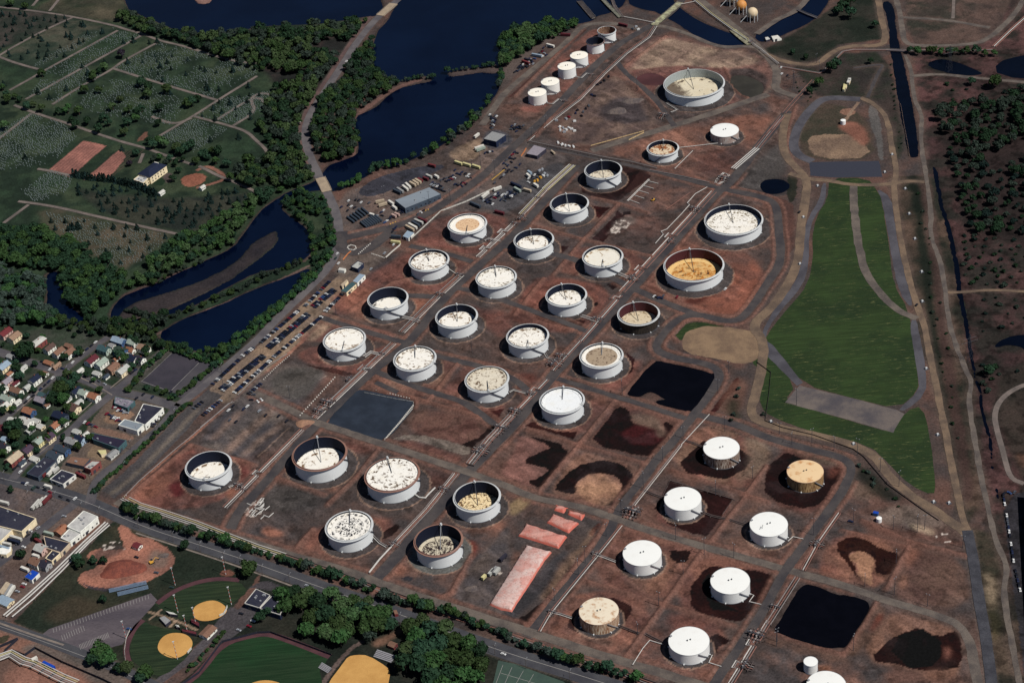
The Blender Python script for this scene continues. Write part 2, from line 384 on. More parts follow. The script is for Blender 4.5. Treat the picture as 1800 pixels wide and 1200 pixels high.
# grass caps, parks, lots
def grass(name, a, b, c):
    m, t, bs = nt(name); co = objco(t)
    k = mixn(t, noisen(t, .02, 5, .65, co, .35, .65), a, b)
    mp = N(t, 'ShaderNodeMapping'); t.links.new(co, mp.inputs[0]); mp.inputs['Rotation'].default_value = (0, 0, .5); mp.inputs['Scale'].default_value = (.12, 1, 1)
    st = noisen(t, .6, 4, .8, mp.outputs[0], .55, .72); msk = noisen(t, .02, 4, .65, co, .36, .58)
    k = mixn(t, mth(t, 'MULTIPLY', mth(t, 'MULTIPLY', st, msk), .8), k, c)
    mp2 = N(t, 'ShaderNodeMapping'); t.links.new(co, mp2.inputs[0]); mp2.inputs['Rotation'].default_value = (0, 0, .05); mp2.inputs['Scale'].default_value = (.06, 1, 1)
    k = mixn(t, mth(t, 'MULTIPLY', noisen(t, .42, 2, .6, mp2.outputs[0], .38, .62), .75), k, tuple(v * .55 for v in a))
    fn = ramp(t, noisen(t, 1.1, 3, .7, co), .25, .75, .75, 1.25); cc = N(t, 'ShaderNodeCombineColor')
    for i in range(3): t.links.new(fn, cc.inputs[i])
    t.links.new(mixn(t, 1.0, k, cc.outputs[0], 'MULTIPLY'), bs.inputs['Base Color']); return m
CAPG = grass('cap_grass', S(52, 70, 36), S(32, 48, 28), S(160, 156, 100))
BALL = grass('ballfield_grass', S(38, 54, 36), S(48, 60, 38), S(70, 74, 48))
SAND = mat('infield_sand', S(206, 158, 92), S(190, 142, 80), .05, .1)
TRAK = mat('warning_track', S(88, 58, 62), S(74, 48, 54), .1, .15)
LOT = mat('lot_asphalt', S(96, 88, 92), S(78, 72, 78), .04, .2, stretch=(.6, .25))
sheet('grass_field', P('1457,313 1525,313 1540,332 1550,350 1562,425 1570,500 1598,545 1603,600 1612,650 1615,687 1578,718 1500,700 1410,675 1352,606 1345,590 1387,540 1420,500 1430,450 1427,420 1435,380 1455,350'), CAPG, .03, 1)
sheet('grass_field', P('1317,634 1340,622 1352,626 1400,677 1377,706 1500,741 1570,761 1592,722 1622,712 1635,770 1645,850 1641,871 1600,853 1562,815 1530,782 1425,758 1352,731 1337,715 1335,682 1345,655'), CAPG, .03, 1)
sheet('grass_field', P('1196,602 1180,590 1200,568 1250,566 1270,575 1238,573 1206,583'), CAPG, .03, 1)
sheet('gravel_yard', P('1540,330 1567,347 1572,387 1582,450 1600,512 1604,545 1580,514 1567,450 1557,387 1550,350'), GREY, .036, 1)
sheet('gravel_yard', P('1405,677 1500,700 1575,720 1590,727 1570,760 1500,740 1380,707'), mat('cap_pad', S(112, 102, 96), S(78, 74, 78), .03, .2), .036)
sheet('gravel_yard', P('1345,598 1358,606 1376,627 1411,672 1401,678 1350,627 1338,612'), GREY, .042)
sheet('gravel_yard', P('1600,560 1611,560 1619,600 1628,650 1628,692 1592,722 1577,720 1616,688 1612,650 1603,600'), GREY, .042, 1)
sheet('gravel_yard', P('1453,322 1450,357 1430,382 1422,412 1422,462 1412,500 1378,540 1350,575 1345,600 1336,588 1365,537 1397,500 1409,462 1412,412 1420,382 1440,352 1446,322'), GREY, .042, 1)
sheet('liner', P('1422,285 1545,283 1551,311 1460,312 1425,309'), flat('dark_liner', S(54, 56, 68), .7, var=.06), .05)
sheet('sand_yard', P('1197,602 1203,586 1218,578 1240,572 1290,576 1322,582 1340,592 1338,612 1328,634 1300,639 1262,630 1225,627 1203,616'), mat('sand_fill', S(140, 116, 92), S(112, 92, 76), .05, .25), .038, 1, 2.2)
sheet('car_park', P('247,672 306,617 400,652 362,680 318,700 300,688'), mat('dark_lot', S(66, 62, 70), S(54, 52, 60), .03, .12), .04, 0, .3)
sheet('car_park', P('300,687 352,635 385,643 345,685 322,699'), mat('dark_lot2', S(80, 76, 80), S(66, 64, 70), .03, .12), .045, 0, .3)
for px in ('249,670 300,688', '300,687 352,635', '248,671 305,618'):
    structure(ribbon_w(W(P(px)), .5, .06).build('painted_line', LINE))
sheet('car_park', P('86,1105 265,1042 277,1055 250,1085 215,1132 185,1140 140,1148 67,1120'), LOT, .05, 0, .2)
sheet('sports_field', P('277,1058 310,1036 362,1022 420,1020 437,1040 412,1055 395,1075 345,1092 312,1086 270,1062'), BALL, .03, 1)
sheet('sports_field', P('252,1090 270,1100 322,1108 343,1125 335,1150 287,1190 262,1182 230,1160 227,1137 240,1105'), BALL, .03, 1)
sheet('sports_field', P('318,1206 350,1190 395,1134 452,1118 490,1119 578,1155 562,1178 567,1206 550,1240 300,1240'), grass('turf', S(30, 60, 34), S(36, 54, 34), S(50, 70, 42)), .03, 0)
def arc(px, w, m, z, name): return structure(ribbon_w(chaikin(W(P(px)), 2, False), w, z, .15).build(name, m))
arc('276,1060 305,1038 350,1021 388,1016 421,1019', 5, TRAK, .05, 'warning_track')
arc('252,1089 237,1102 225,1125 221,1142 226,1165 230,1164', 5, TRAK, .05, 'warning_track')
arc('310,1212 350,1184 390,1130 450,1114 475,1113 530,1133 580,1153', 6, TRAK, .055, 'warning_track')
sheet('infield', P('338,1072 345,1062 367,1054 385,1056 400,1068 397,1078 380,1088 357,1092 341,1086'), SAND, .055, 2, .2)
sheet('infield', P('276,1137 283,1120 300,1111 325,1112 340,1125 336,1142 315,1156 300,1156 281,1147'), SAND, .055, 2, .2)
sheet('infield', P('575,1202 603,1165 612,1153 627,1150 647,1151 682,1172 686,1182 683,1200 675,1230 570,1230'), SAND, .055, 1, .2)
sheet('infield', P('430,1206 450,1196 475,1194 500,1202 500,1230 430,1230'), SAND, .055, 2, .2)
sheet('sports_court', P('876,1160 905,1166 990,1197 1010,1212 850,1240 868,1195'), mat('court', S(66, 84, 74), S(60, 76, 70), .1, .08), .05, 0, .05)
for px in ('884,1168 872,1200', '900,1172 885,1206', '920,1178 902,1210', '938,1184 922,1212', '880,1182 960,1206'):
    structure(ribbon_w(W(P(px)), .35, .07, 0).build('court_line', LINE))
for i in range(34):      # parking stall marks of the school lot
    u = i / 33.; a = (88 + 172 * u, 1105.5 - 61 * u)
    if i: structure(ribbon_w(W([(a[0], a[1]), (a[0] + 1.5, a[1] + 7.5)]), .35, .075, 0).build('painted_line', LINE))
for i in range(30):
    u = i / 29.; a = (139 + 76 * u, 1132 - 32 * u) if i < 20 else (108 + (i - 20) * 4.2, 1116 - (i - 20) * 1.9)
    structure(ribbon_w(W([(a[0], a[1]), (a[0] + 3, a[1] + 9)]), .35, .075, 0).build('painted_line', LINE))
# lane marks and pavements along the main street
structure(ribbon_w(chaikin(W(MAIN), 2, False), .5, .09, 0).build('painted_line', LINE))
def offset(w, d):
    out = []; n = len(w)
    for i in range(n):
        a, b = w[max(0, i - 1)], w[min(n - 1, i + 1)]; l = math.hypot(b[0] - a[0], b[1] - a[1]) or 1
        out.append((w[i][0] - (b[1] - a[1]) / l * d, w[i][1] + (b[0] - a[0]) / l * d))
    return out
PAV = mat('pavement', S(138, 126, 116), S(116, 106, 100), .1, .15)
def kerb(w, wd, z0=.0, h=.13):
    mb = MB(); l, r = offset(w, wd / 2), offset(w, -wd / 2); n = len(w)
    vs = [(x, y, h) for x, y in l] + [(x, y, h) for x, y in r] + [(x, y, 0) for x, y in l] + [(x, y, 0) for x, y in r]; fs = []
    for i in range(n - 1): fs += [(i, n + i, n + i + 1, i + 1), (i + 1, 2 * n + i + 1, 2 * n + i, i), (n + i, 3 * n + i, 3 * n + i + 1, n + i + 1)]
    return structure(mb.add(vs, fs).build('pavement', PAV))
mw = resample(chaikin(W(MAIN[4:9]), 2, False), 5); kerb(offset(mw, -9.5), 1.6)
for px, wd in (('180,690 152,716 128,737 100,760', 1.3), ('194,682 216,664 232,648', 1.3), ('131,659 167,675 197,694', 1.2), ('30,722 55,700 80,674', 1.2), ('-5,1093 60,1116 112,1133', 2.0), ('70,795 100,770', 1.2)):
    kerb(resample(W(P(px)), 5), wd)
structure(ribbon_w(chaikin(W(P('-40,1087 0,1100 100,1135 200,1173 262,1203 300,1222')), 2, False), .4, .09, 0).build('painted_line', LINE))
# ================================================================== GROUND: one sheet, soils laid in with their stains
RES = 1.4; GX0, GY0, NX, NY = -850.0, 880.0, 1230, 1330
gx = (GX0 + RES * np.arange(NX)).astype(np.float32); gy = (GY0 + RES * np.arange(NY)).astype(np.float32)
XX, YY = np.meshgrid(gx, gy)
WXa = (fbm(XX, YY, 26, 101) - .5) * 2; WYa = (fbm(XX, YY, 26, 151) - .5) * 2
WXb = (fbm(XX, YY, 7, 201, 3) - .5) * 2; WYb = (fbm(XX, YY, 7, 251, 3) - .5) * 2
NA, NB, NC, ND = fbm(XX, YY, 60, 301, 5), fbm(XX, YY, 22, 331, 5), fbm(XX, YY, 9, 361, 4), fbm(XX, YY, 4, 391, 3)
def norm(a, lo=.32, hi=.68): return np.clip((a - lo) / (hi - lo), 0, 1)
COL = np.zeros((NY, NX, 3), np.float32); HGT = np.zeros((NY, NX), np.float32)
def blur(a, n):
    if n < 1: return a
    for _ in range(2):
        for ax in (0, 1):
            p = [(0, 0), (0, 0)]; p[ax] = (n + 1, n); c = np.cumsum(np.pad(a, p, mode='edge'), axis=ax)
            k = 2 * n + 1
            a = (c[k:] - c[:-k]) / k if ax == 0 else (c[:, k:] - c[:, :-k]) / k
    return a
def window(w, mg):
    xs = [q[0] for q in w]; ys = [q[1] for q in w]
    i0, i1 = max(0, int((min(xs) - mg - GX0) / RES)), min(NX, int((max(xs) + mg - GX0) / RES) + 2)
    j0, j1 = max(0, int((min(ys) - mg - GY0) / RES)), min(NY, int((max(ys) + mg - GY0) / RES) + 2)
    return (slice(j0, max(j1, j0)), slice(i0, max(i1, i0)))
def mask(px, wob=2.5, bl=0, smooth=1, world=False):
    bl = (bl + 1) // 2 if bl > 1 else 0
    w = px if world else W(px); w = chaikin(w, smooth) if smooth else w
    s = window(w, wob + 8 + bl * RES * 2)
    m = pip(XX[s] + WXa[s] * wob + WXb[s] * wob * .5, YY[s] + WYa[s] * wob + WYb[s] * wob * .5, w).astype(np.float32)
    return s, blur(m, bl)
def paint(px, col, a=1.0, bl=2, wob=3.0, var=.25, col2=None, smooth=1, world=False, nz=None):
    s, m = mask(px, wob, bl, smooth, world)
    if m.size == 0: return
    c = np.array(col, np.float32)
    t = norm(NB[s] if nz is None else nz[s])[..., None]
    c = c * (1 - t) + np.array(col2 if col2 else tuple(v * (1 - var) for v in col), np.float32) * t
    c = c * (1 + var * (ND[s] - .5))[..., None]
    COL[s] += (c - COL[s]) * (m * a)[..., None]
def track(px, width, col, a=.8, bl=1, wob=1.2, world=False, **k):
    w = px if world else chaikin(W(px), 2, False); w = resample(w, 8)
    l, r = offset(w, width / 2), offset(w, -width / 2)
    paint(l + r[::-1], col, a, bl, wob, smooth=0, world=True, **k)
def ellipse(cx, cy, rx, ry, rot=0.0, n=28):
    return [(cx + rx * math.cos(2 * math.pi * i / n) * math.cos(rot) - ry * math.sin(2 * math.pi * i / n) * math.sin(rot),
             cy + rx * math.cos(2 * math.pi * i / n) * math.sin(rot) + ry * math.sin(2 * math.pi * i / n) * math.cos(rot)) for i in range(n)]
# --- base soils
def lay(c1, c2, c3=None):
    t = norm(NA)[..., None]; c = np.array(c1) * (1 - t) + np.array(c2) * t
    if c3 is not None:
        u = norm(NB, .42, .72)[..., None]; c = c * (1 - u) + np.array(c3) * u
    return (c * (1 + .35 * (NC - .5) + .3 * (ND - .5))[..., None]).astype(np.float32)
COL[:] = lay(S(98, 72, 62), S(78, 67, 63), S(72, 65, 64))
def region(px, c1, c2, c3=None, bl=3, wob=5, a=1.0):
    s, m = mask(px, wob, bl, 0); t = norm(NA[s])[..., None]; c = np.array(c1) * (1 - t) + np.array(c2) * t
    if c3 is not None: u = norm(NB[s], .4, .66)[..., None]; c = c * (1 - u) + np.array(c3) * u
    c = c * (1 + .4 * (NC[s] - .5) + .35 * (ND[s] - .5))[..., None]
    COL[s] += (c - COL[s]) * (m * a)[..., None]
# cemetery and woods
region(P('-400,-200 730,-200 600,110 540,200 540,260 560,310 590,380 590,440 540,500 400,630 330,650 0,600 -400,560'), S(46, 66, 48), S(60, 72, 52), S(38, 54, 42))
region(P('0,20 60,20 130,30 100,45 20,80 -40,100 -60,20'), S(56, 56, 52), S(46, 56, 48), S(70, 64, 60))
region(P('60,15 110,-10 230,-20 210,40 160,35 130,28'), S(42, 54, 40), S(84, 78, 62), S(64, 64, 52))
region(P('0,100 30,112 66,122 200,52 130,32 90,50 20,90'), S(54, 70, 56), S(78, 76, 64), S(46, 60, 50))
region(P('70,370 100,365 180,388 300,412 270,440 215,478 150,440 110,420 75,400'), S(70, 72, 56), S(58, 64, 50), S(84, 76, 62))
region(P('130,330 300,350 440,340 410,390 330,412 185,380'), S(50, 58, 50), S(38, 46, 44), S(60, 62, 52))
region(P('450,110 560,60 640,70 610,110 570,150 540,200 500,170'), S(48, 46, 46), S(38, 42, 40), S(64, 54, 52))
# plots of red earth
for px in ('85,300 147,247 187,257 122,312', '147,316 212,262 222,276 190,316'):
    paint(P(px), S(150, 98, 84), .95, 1, 1.5, .2, S(126, 84, 74), 0)
    for k in range(9):
        a, b = P(px)[0], P(px)[1]; c = P(px)[3]
        u = k / 8.; q = (a[0] + (c[0] - a[0]) * u, a[1] + (c[1] - a[1]) * u)
        track([q, (q[0] + (b[0] - a[0]) * .95, q[1] + (b[1] - a[1]) * .95)], 1.3, S(104, 74, 68), .5, 1, .5)
paint(P('318,312 345,303 365,308 358,322 335,330 322,326'), S(140, 86, 62), .9, 1, 2)
paint(P('285,308 302,302 306,316 292,324'), S(86, 74, 74), .9, 1, 1)
paint(P('262,316 292,312 288,328 264,322'), S(30, 56, 38), .9, 1, 1); paint(P('235,250 258,228 258,244'), S(128, 86, 70), .8, 1, 2)
track(P('345,300 365,290 400,312 380,322 345,330'), 5, S(138, 92, 76), .85, 1)
# town
region(P('-400,520 0,585 100,575 230,585 310,605 400,640 320,712 262,770 175,860 160,890 0,845 -400,780'), S(48, 66, 48), S(76, 72, 70), S(40, 58, 42), 2, 3)
region(P('-300,760 0,838 150,880 205,905 190,925 100,1010 0,1100 -300,1050'), S(88, 80, 80), S(72, 68, 72), S(100, 84, 76), 2, 3)
paint(P('197,690 240,703 300,712 258,768 160,885 90,850 140,770'), S(84, 76, 74), .9, 1, 2, .25, S(104, 88, 76))
paint(P('150,800 170,775 190,800 185,812 165,805'), S(132, 112, 88), .9, 1, 2)
paint(P('190,725 230,720 240,730 205,748 178,742'), S(136, 108, 84), .9, 1, 2); paint(P('162,750 190,755 235,765 235,775 165,762'), S(124, 96, 80), .85, 1, 2)
paint(P('118,960 180,900 190,915 120,972'), S(112, 76, 60), .8, 1, 2); paint(P('5,990 60,985 55,1020 30,1050 10,1030'), S(96, 78, 70), .7, 2, 3)
paint(P('0,1090 60,1110 110,1150 200,1185 240,1205 -60,1240 -60,1090'), S(122, 88, 72), .95, 2, 3, .2, S(98, 76, 66))
paint(P('30,1140 60,1128 95,1138 180,1172 230,1195 200,1215 60,1150'), S(92, 90, 86), .7, 2, 2)
paint(P('-10,1120 20,1112 15,1128 -10,1132'), S(44, 56, 40), .8, 1, 2)
paint(P('95,1160 150,1180 150,1215 50,1215 0,1190 40,1165'), S(140, 98, 80), .7, 3, 4)
# school park
region(P('25,1090 190,925 215,905 350,958 470,995 420,1055 350,1130 270,1200 225,1190 130,1140 60,1110'), S(44, 52, 42), S(62, 60, 46), S(40, 50, 40), 1, 2)
region(P('470,990 560,1025 700,1075 880,1142 1010,1190 1000,1230 260,1230 330,1190 420,1100'), S(40, 46, 40), S(56, 54, 46), S(36, 44, 38), 1, 2)
paint(P('207,925 225,925 232,940 275,947 312,980 297,1005 250,1025 185,1037 142,1027 138,1010 178,992 150,985 162,962 215,967 215,950'), S(148, 98, 76), .95, 1, 3, .2, S(122, 84, 70))
paint(P('165,965 210,952 220,965 200,975 180,985 160,990'), S(78, 66, 64), .7, 2, 4, .8); paint(P('270,962 300,975 290,1000 265,1000 255,985'), S(118, 102, 92), .8, 2, 3)
paint(P('145,1018 152,1028 195,1034 230,1028 235,1020 245,1033 190,1040 150,1032'), S(62, 58, 66), .9, 1, 1)
paint(ellipse(401, 1005, 13, 6), S(128, 84, 66), .9, 1, 2); paint(P('70,1080 130,1040 180,1055 170,1075 110,1095'), S(74, 64, 50), .7, 4, 6)
for px in ('259,1074 297,1085 347,1107', '262,1089 288,1068', '298,1102 312,1088'): track(P(px), 2.2, S(142, 120, 98), .95, 0, .3)
paint(P('380,1110 405,1080 430,1062 455,1065 440,1095 420,1112 395,1128'), S(84, 80, 84), .95, 1, 1); track(P('275,1200 345,1150 395,1085 412,1068'), 8, S(84, 80, 84), .95, 1, .6)
paint(P('430,1035 465,1018 500,1032 480,1040 450,1032'), S(74, 70, 74), .95, 1, 1)
paint(P('650,1130 690,1110 715,1098 705,1115 670,1135'), S(124, 92, 72), .85, 2, 3); track(P('560,1210 590,1168 615,1140 640,1125'), 4, S(104, 88, 82), .9, 1, .6)
# marsh on the right
region(P('1625,-200 2200,-200 2200,1300 1770,1300 1750,1000 1700,700 1640,400 1610,120'), S(92, 64, 62), S(74, 54, 54), S(54, 50, 46), 3, 5)
region(P('1590,-200 1820,-200 1760,60 1720,76 1612,79 1592,40'), S(74, 62, 58), S(58, 58, 50), S(92, 74, 66), 2, 3)
region(P('1330,95 1390,62 1470,10 1545,-60 1555,70 1480,78 1440,110 1390,112'), S(46, 52, 44), S(58, 54, 48), S(38, 46, 38), 2, 4)
region(P('1390,120 1460,95 1540,90 1565,120 1590,270 1570,290 1555,210 1510,172 1440,172'), S(52, 50, 48), S(68, 58, 54), S(48, 54, 44), 2, 4)
region(P('1560,310 1640,310 1672,430 1700,600 1712,700 1735,880 1700,930 1665,800 1600,520'), S(92, 74, 62), S(60, 54, 46), S(44, 48, 40), 2, 4)
track(P('1605,310 1620,420 1632,520 1645,600 1658,700 1670,800 1690,900'), 9, S(34, 44, 36), .85, 2, 3)
track(P('1625,320 1640,430 1652,520 1668,640 1685,760 1700,880'), 11, S(78, 58, 54), .8, 2, 3)
region(P('1695,925 1750,940 1790,1100 1800,1230 1750,1230 1725,1050'), S(96, 80, 66), S(66, 58, 48), S(48, 50, 40), 2, 4)
paint(P('1725,1000 1745,1005 1760,1045 1750,1075 1735,1060'), S(160, 138, 110), .7, 3, 4); paint(P('1730,1070 1755,1075 1762,1110 1745,1140 1735,1110'), S(84, 76, 46), .7, 3, 4)
paint(P('1745,650 1850,630 1850,860 1790,850 1770,780 1750,730'), S(50, 52, 44), .8, 4, 6, .3, S(72, 60, 54)); paint(P('1780,800 1800,795 1830,830 1790,825'), S(112, 80, 62), .7, 2, 4)
paint(P('1760,870 1850,860 1850,1300 1815,1300 1775,980'), S(62, 60, 66), 1, 1, 1)
paint(P('1655,110 1760,100 1760,135 1660,130'), S(78, 58, 56), .5, 4, 5)
paint(P('1410,185 1450,180 1495,190 1530,220 1540,280 1425,282 1402,255'), S(62, 62, 50), .95, 2, 3, .3, S(82, 68, 58)); paint(P('1427,236 1510,236 1535,278 1435,280 1418,252'), S(128, 106, 84), .95, 1, 2, .2, S(104, 86, 72))
paint(P('1465,220 1500,210 1530,240 1520,262 1500,240'), S(140, 90, 70), .75, 2, 4); paint(ellipse(1490, 197, 14, 6), S(136, 100, 80), .8, 1, 2)
paint(P('1525,183 1545,190 1555,280 1545,282 1540,240 1530,225'), S(96, 94, 92), .85, 1, 1); track(P('1482,215 1510,180'), 4, S(136, 112, 92), .9, 1)
paint(P('1668,200 1800,160 1860,160 1860,420 1780,425 1700,405 1680,320 1655,240'), S(38, 40, 38), .8, 6, 8, .3, S(58, 44, 44))
paint(ellipse(1362, 327, 36, 19), S(70, 64, 64), .9, 1, 2); paint(P('1385,300 1400,310 1402,340 1390,360 1384,345'), S(40, 48, 36), .8, 1, 2)
paint(P('1345,350 1372,345 1400,365 1398,430 1382,460 1374,400'), S(92, 62, 54), .7, 1, 3)
for u_ in range(7): track(P('%d,%d %d,%d' % (470 + 11 * u_, 695 - 2 * u_, 520 + 9 * u_, 648 + 2 * u_)), 1.2, S(150, 138, 122), .45, 0, .8)
for u_ in range(8): track(P('%d,%d %d,%d' % (362 + 13 * u_, 790 + 2 * u_, 425 + 12 * u_, 730 + 3 * u_)), 1.6, S(150, 124, 104) if u_ % 3 else S(40, 42, 50), .5, 0, 1.5)
# --- river banks
for nm_, m_, p_ in WATERS[:6]: track(p_ + [p_[0]], 7, S(70, 60, 56), .8, 1, 3); track(p_ + [p_[0]], 3, S(98, 80, 72), .5, 0, 3)
for px in (SANDBAR,): paint(px, S(64, 56, 58), .95, 2, 3, .3, S(50, 46, 52))
track(P('210,563 260,556 320,536 380,508 430,480'), 6, S(84, 72, 66), .7, 2, 3)
track(P('215,522 280,490 340,472 400,448'), 7, S(92, 72, 70), .8, 2, 3); track(P('620,275 624,205 660,178 700,152 740,140'), 7, S(112, 84, 76), .85, 1, 2)
track(P('275,588 330,560 400,530 470,502 545,466'), 3.5, S(112, 88, 82), .8, 1, 1.5); paint(ISLE, S(140, 106, 96), .9, 1, 2); paint(SPIT, S(84, 72, 70), .8, 1, 2)
paint(P('565,265 605,255 615,280 580,290'), S(84, 62, 62), .8, 2, 4); track(P('548,425 552,445 530,460'), 5, S(104, 84, 78), .8, 1, 2)
track(P('400,635 450,585 500,540 545,495'), 9, S(44, 54, 44), .8, 2, 2)
# --- refinery: yards, lots
paint(P('340,712 372,680 450,612 525,542 590,488 612,472 660,470 625,510 580,555 533,600 470,660 415,712 400,706'), S(128, 108, 86), .95, 1, 2, .2, S(112, 96, 82))
track(P('190,868 240,828 300,765 345,716 378,690'), 20, S(78, 76, 78), .95, 1, 2); track(P('195,868 240,832 300,770 350,718'), 5, S(118, 106, 92), .7, 2, 2)
track(P('222,870 262,832 310,790 360,748 410,705 500,628 560,575'), 4, S(142, 98, 78), .85, 1, 1)
paint(P('350,770 410,700 470,650 520,640 575,655 560,680 520,715 500,740 440,810 400,812 350,800'), S(78, 74, 76), .95, 3, 5, .25, S(98, 88, 82))
for q in (('372,772 425,722', 9), ('395,795 480,720', 8), ('425,800 500,740', 8), ('470,690 560,650', 3), ('450,715 540,668', 3)): track(P(q[0]), q[1], S(146, 116, 96), .55, 3, 4)
for q in (('365,768 412,715', 6), ('410,802 470,745', 7), ('440,810 500,755', 5)): track(P(q[0]), q[1], S(54, 58, 68), .7, 3, 4)
paint(P('475,660 520,642 572,655 560,672 530,705 480,690'), S(84, 80, 76), .9, 2, 3)
paint(P('580,370 620,325 700,335 830,290 860,255 900,240 960,250 1010,285 900,370 850,385 750,370 690,402 640,420 600,405'), S(104, 88, 80), .9, 2, 4, .25, S(86, 78, 76))
paint(P('625,338 660,312 740,292 790,290 760,306 700,330 660,345 640,346'), S(60, 62, 72), .95, 1, 1)
paint(P('820,350 880,335 960,290 1000,285 960,330 900,372 860,372'), S(78, 78, 82), .9, 2, 3); paint(P('790,265 840,240 862,255 830,285 795,280'), S(134, 112, 90), .8, 2, 3)
track(P('690,390 740,372 780,355'), 4, S(130, 110, 92), .7, 2)
paint(P('845,245 860,226 900,236 905,250 880,262 850,258'), S(74, 76, 84), .85, 2, 2); paint(P('870,145 900,95 950,60 985,50 960,80 900,140 875,160'), S(90, 80, 76), .9, 2, 3)
paint(P('600,440 640,430 690,435 680,450 640,480 600,490 585,480'), S(104, 92, 84), .9, 2, 3); paint(P('640,480 690,450 700,440 690,460 650,500'), S(72, 72, 76), .8, 2, 2)
# six-tank row
paint(P('900,190 1010,75 1045,48 1100,60 960,200'), S(120, 76, 64), .95, 2, 3, .25, S(98, 70, 62)); paint(P('905,180 960,120 985,130 940,190'), S(84, 78, 78), .6, 4, 3)
track(P('895,172 1030,52'), 3, S(84, 50, 46), .8, 1, 1)
# triangle yard and big tank
paint(P('975,235 1010,190 1075,128 1100,150 1150,195 1160,222 1040,260'), S(112, 92, 80), .9, 2, 4, .3, S(88, 72, 68))
paint(P('1040,200 1090,165 1135,190 1145,215 1080,215'), S(72, 66, 70), .85, 4, 5); track(P('1030,250 1060,210 1100,190 1130,205'), 6, S(76, 66, 66), .6, 3, 4); track(P('1050,240 1080,225 1130,215'), 5, S(134, 110, 92), .5, 3, 3)
paint(P('1160,60 1220,70 1270,90 1320,88 1355,110 1360,150 1330,170 1270,185 1190,195 1100,140 1088,120 1110,90'), S(116, 84, 74), .95, 2, 4, .25, S(96, 72, 66))
paint(P('1120,100 1165,62 1260,90 1320,90 1345,112 1250,122 1180,128 1105,130'), S(138, 118, 98), .95, 4, 6, .25, S(112, 92, 80))
paint(P('1100,125 1150,118 1230,116 1275,122 1300,150 1290,185 1250,195 1180,185 1120,155'), S(112, 74, 66), .9, 2, 4, .2, S(92, 66, 62))
paint(P('1276,122 1320,120 1350,135 1350,160 1320,176 1295,175 1280,150'), S(74, 64, 62), .9, 2, 3)
track(P('1352,105 1366,135 1350,165 1270,192 1190,217'), 4, S(124, 104, 90), .7, 2, 2)
paint(P('1050,262 1180,232 1270,203 1375,200 1330,255 1262,325 1150,295'), S(112, 78, 64), .9, 2, 4, .25, S(92, 72, 66)); paint(P('1130,240 1200,225 1240,250 1180,275 1110,275'), S(132, 92, 72), .6, 6, 6)
paint(P('1230,225 1300,205 1370,200 1320,250 1240,245'), S(128, 86, 66), .6, 5, 5); paint(P('1230,270 1290,262 1320,262 1270,315 1220,300'), S(76, 48, 46), .5, 6, 6)
paint(P('1290,330 1340,270 1385,240 1395,290 1330,340'), S(82, 78, 76), .9, 3, 4)
# --- tank basins (tile surveys)
RED, RED2, ORG, GRY, DRK, MAR = S(118, 74, 62), S(96, 64, 56), S(136, 88, 64), S(74, 68, 68), S(50, 32, 32), S(58, 22, 26)
def pt(tx, ty, s, col, a=.85, bl=2, wob=3, **k):
    if col[0] < S(84, 0, 0)[0] and col[0] > 1.4 * col[1]: col = tuple(v * .62 for v in col); bl = 0; a = max(a, .93); wob = 2.2; k.setdefault('smooth', 1 if s.count(',') > 9 else 0)
    paint(T(tx, ty, s), col, a, bl, wob, **k)
pt(1, 1, '560,850 860,690 1100,560 1350,590 1540,640 1440,740 1300,860 1050,830 900,800 700,1000 520,1010', RED, .9, 3, 4, col2=RED2)
pt(1, 1, '1080,490 1310,300 1700,290 1800,400 1700,480 1560,600 1300,560', RED, .9, 2, 4, col2=RED2)
pt(1, 1, '600,880 720,820 1000,820 1230,890 1060,1040 800,1050 600,1010', ORG, .55, 5, 5); pt(1, 1, '1060,860 1220,890 1100,1020 1060,960', ORG, .8, 2, 3)
pt(1, 1, '300,1180 520,1040 760,1080 1000,1150 900,1200 300,1200', RED, .8, 2, 3, col2=RED2); pt(1, 1, '1320,870 1500,960 1800,1000 1800,1120 1700,1180 1500,960', RED, .8, 4, 4)
pt(1, 1, '330,1190 540,1010 600,1040 420,1200', S(150, 126, 102), .8, 2, 2)
pt(1, 2, '250,100 440,20 760,60 960,20 700,230 640,250 420,180', RED, .85, 2, 3, col2=RED2); pt(1, 2, '330,150 420,180 560,190 690,230 640,245 430,200', S(82, 48, 42), .8, 2, 2)
pt(1, 2, '800,260 950,120 1300,90 1450,120 1220,420 900,340', S(116, 88, 70), .85, 3, 4, col2=RED2); pt(1, 2, '830,250 900,220 960,300 900,330', ORG, .6, 4, 4)
pt(1, 2, '1280,400 1480,140 1720,160 1800,350 1720,520 1440,460', RED, .85, 3, 4, col2=RED2); pt(1, 2, '1440,465 1600,490 1750,470 1700,545 1560,520 1440,480', S(82, 34, 32), .85, 2, 3)
pt(1, 2, '1100,510 1250,470 1680,570 1520,740 1290,700 1080,640', S(106, 78, 66), .9, 3, 5, col2=RED2); pt(1, 2, '1450,720 1560,680 1660,580 1690,600 1530,745 1470,740', S(46, 28, 28), .9, 2, 3)
pt(1, 2, '990,710 1040,690 1090,745 1020,745', S(56, 28, 26), .85, 2, 3); pt(1, 2, '940,690 1080,640 1520,735 1500,810 1330,760 1060,680', S(116, 106, 96), .8, 1, 2)
pt(1, 2, '1030,690 1330,770 1470,830 1420,870 1180,800 1000,730', RED, .8, 2, 3, col2=RED2); pt(1, 2, '600,680 840,750 820,800 620,780', RED, .7, 3, 4)
pt(1, 2, '1130,900 1400,910 1280,1050 1150,1000', RED2, .8, 3, 4); pt(1, 2, '450,1020 620,1000 500,1080', ORG, .6, 4, 4)
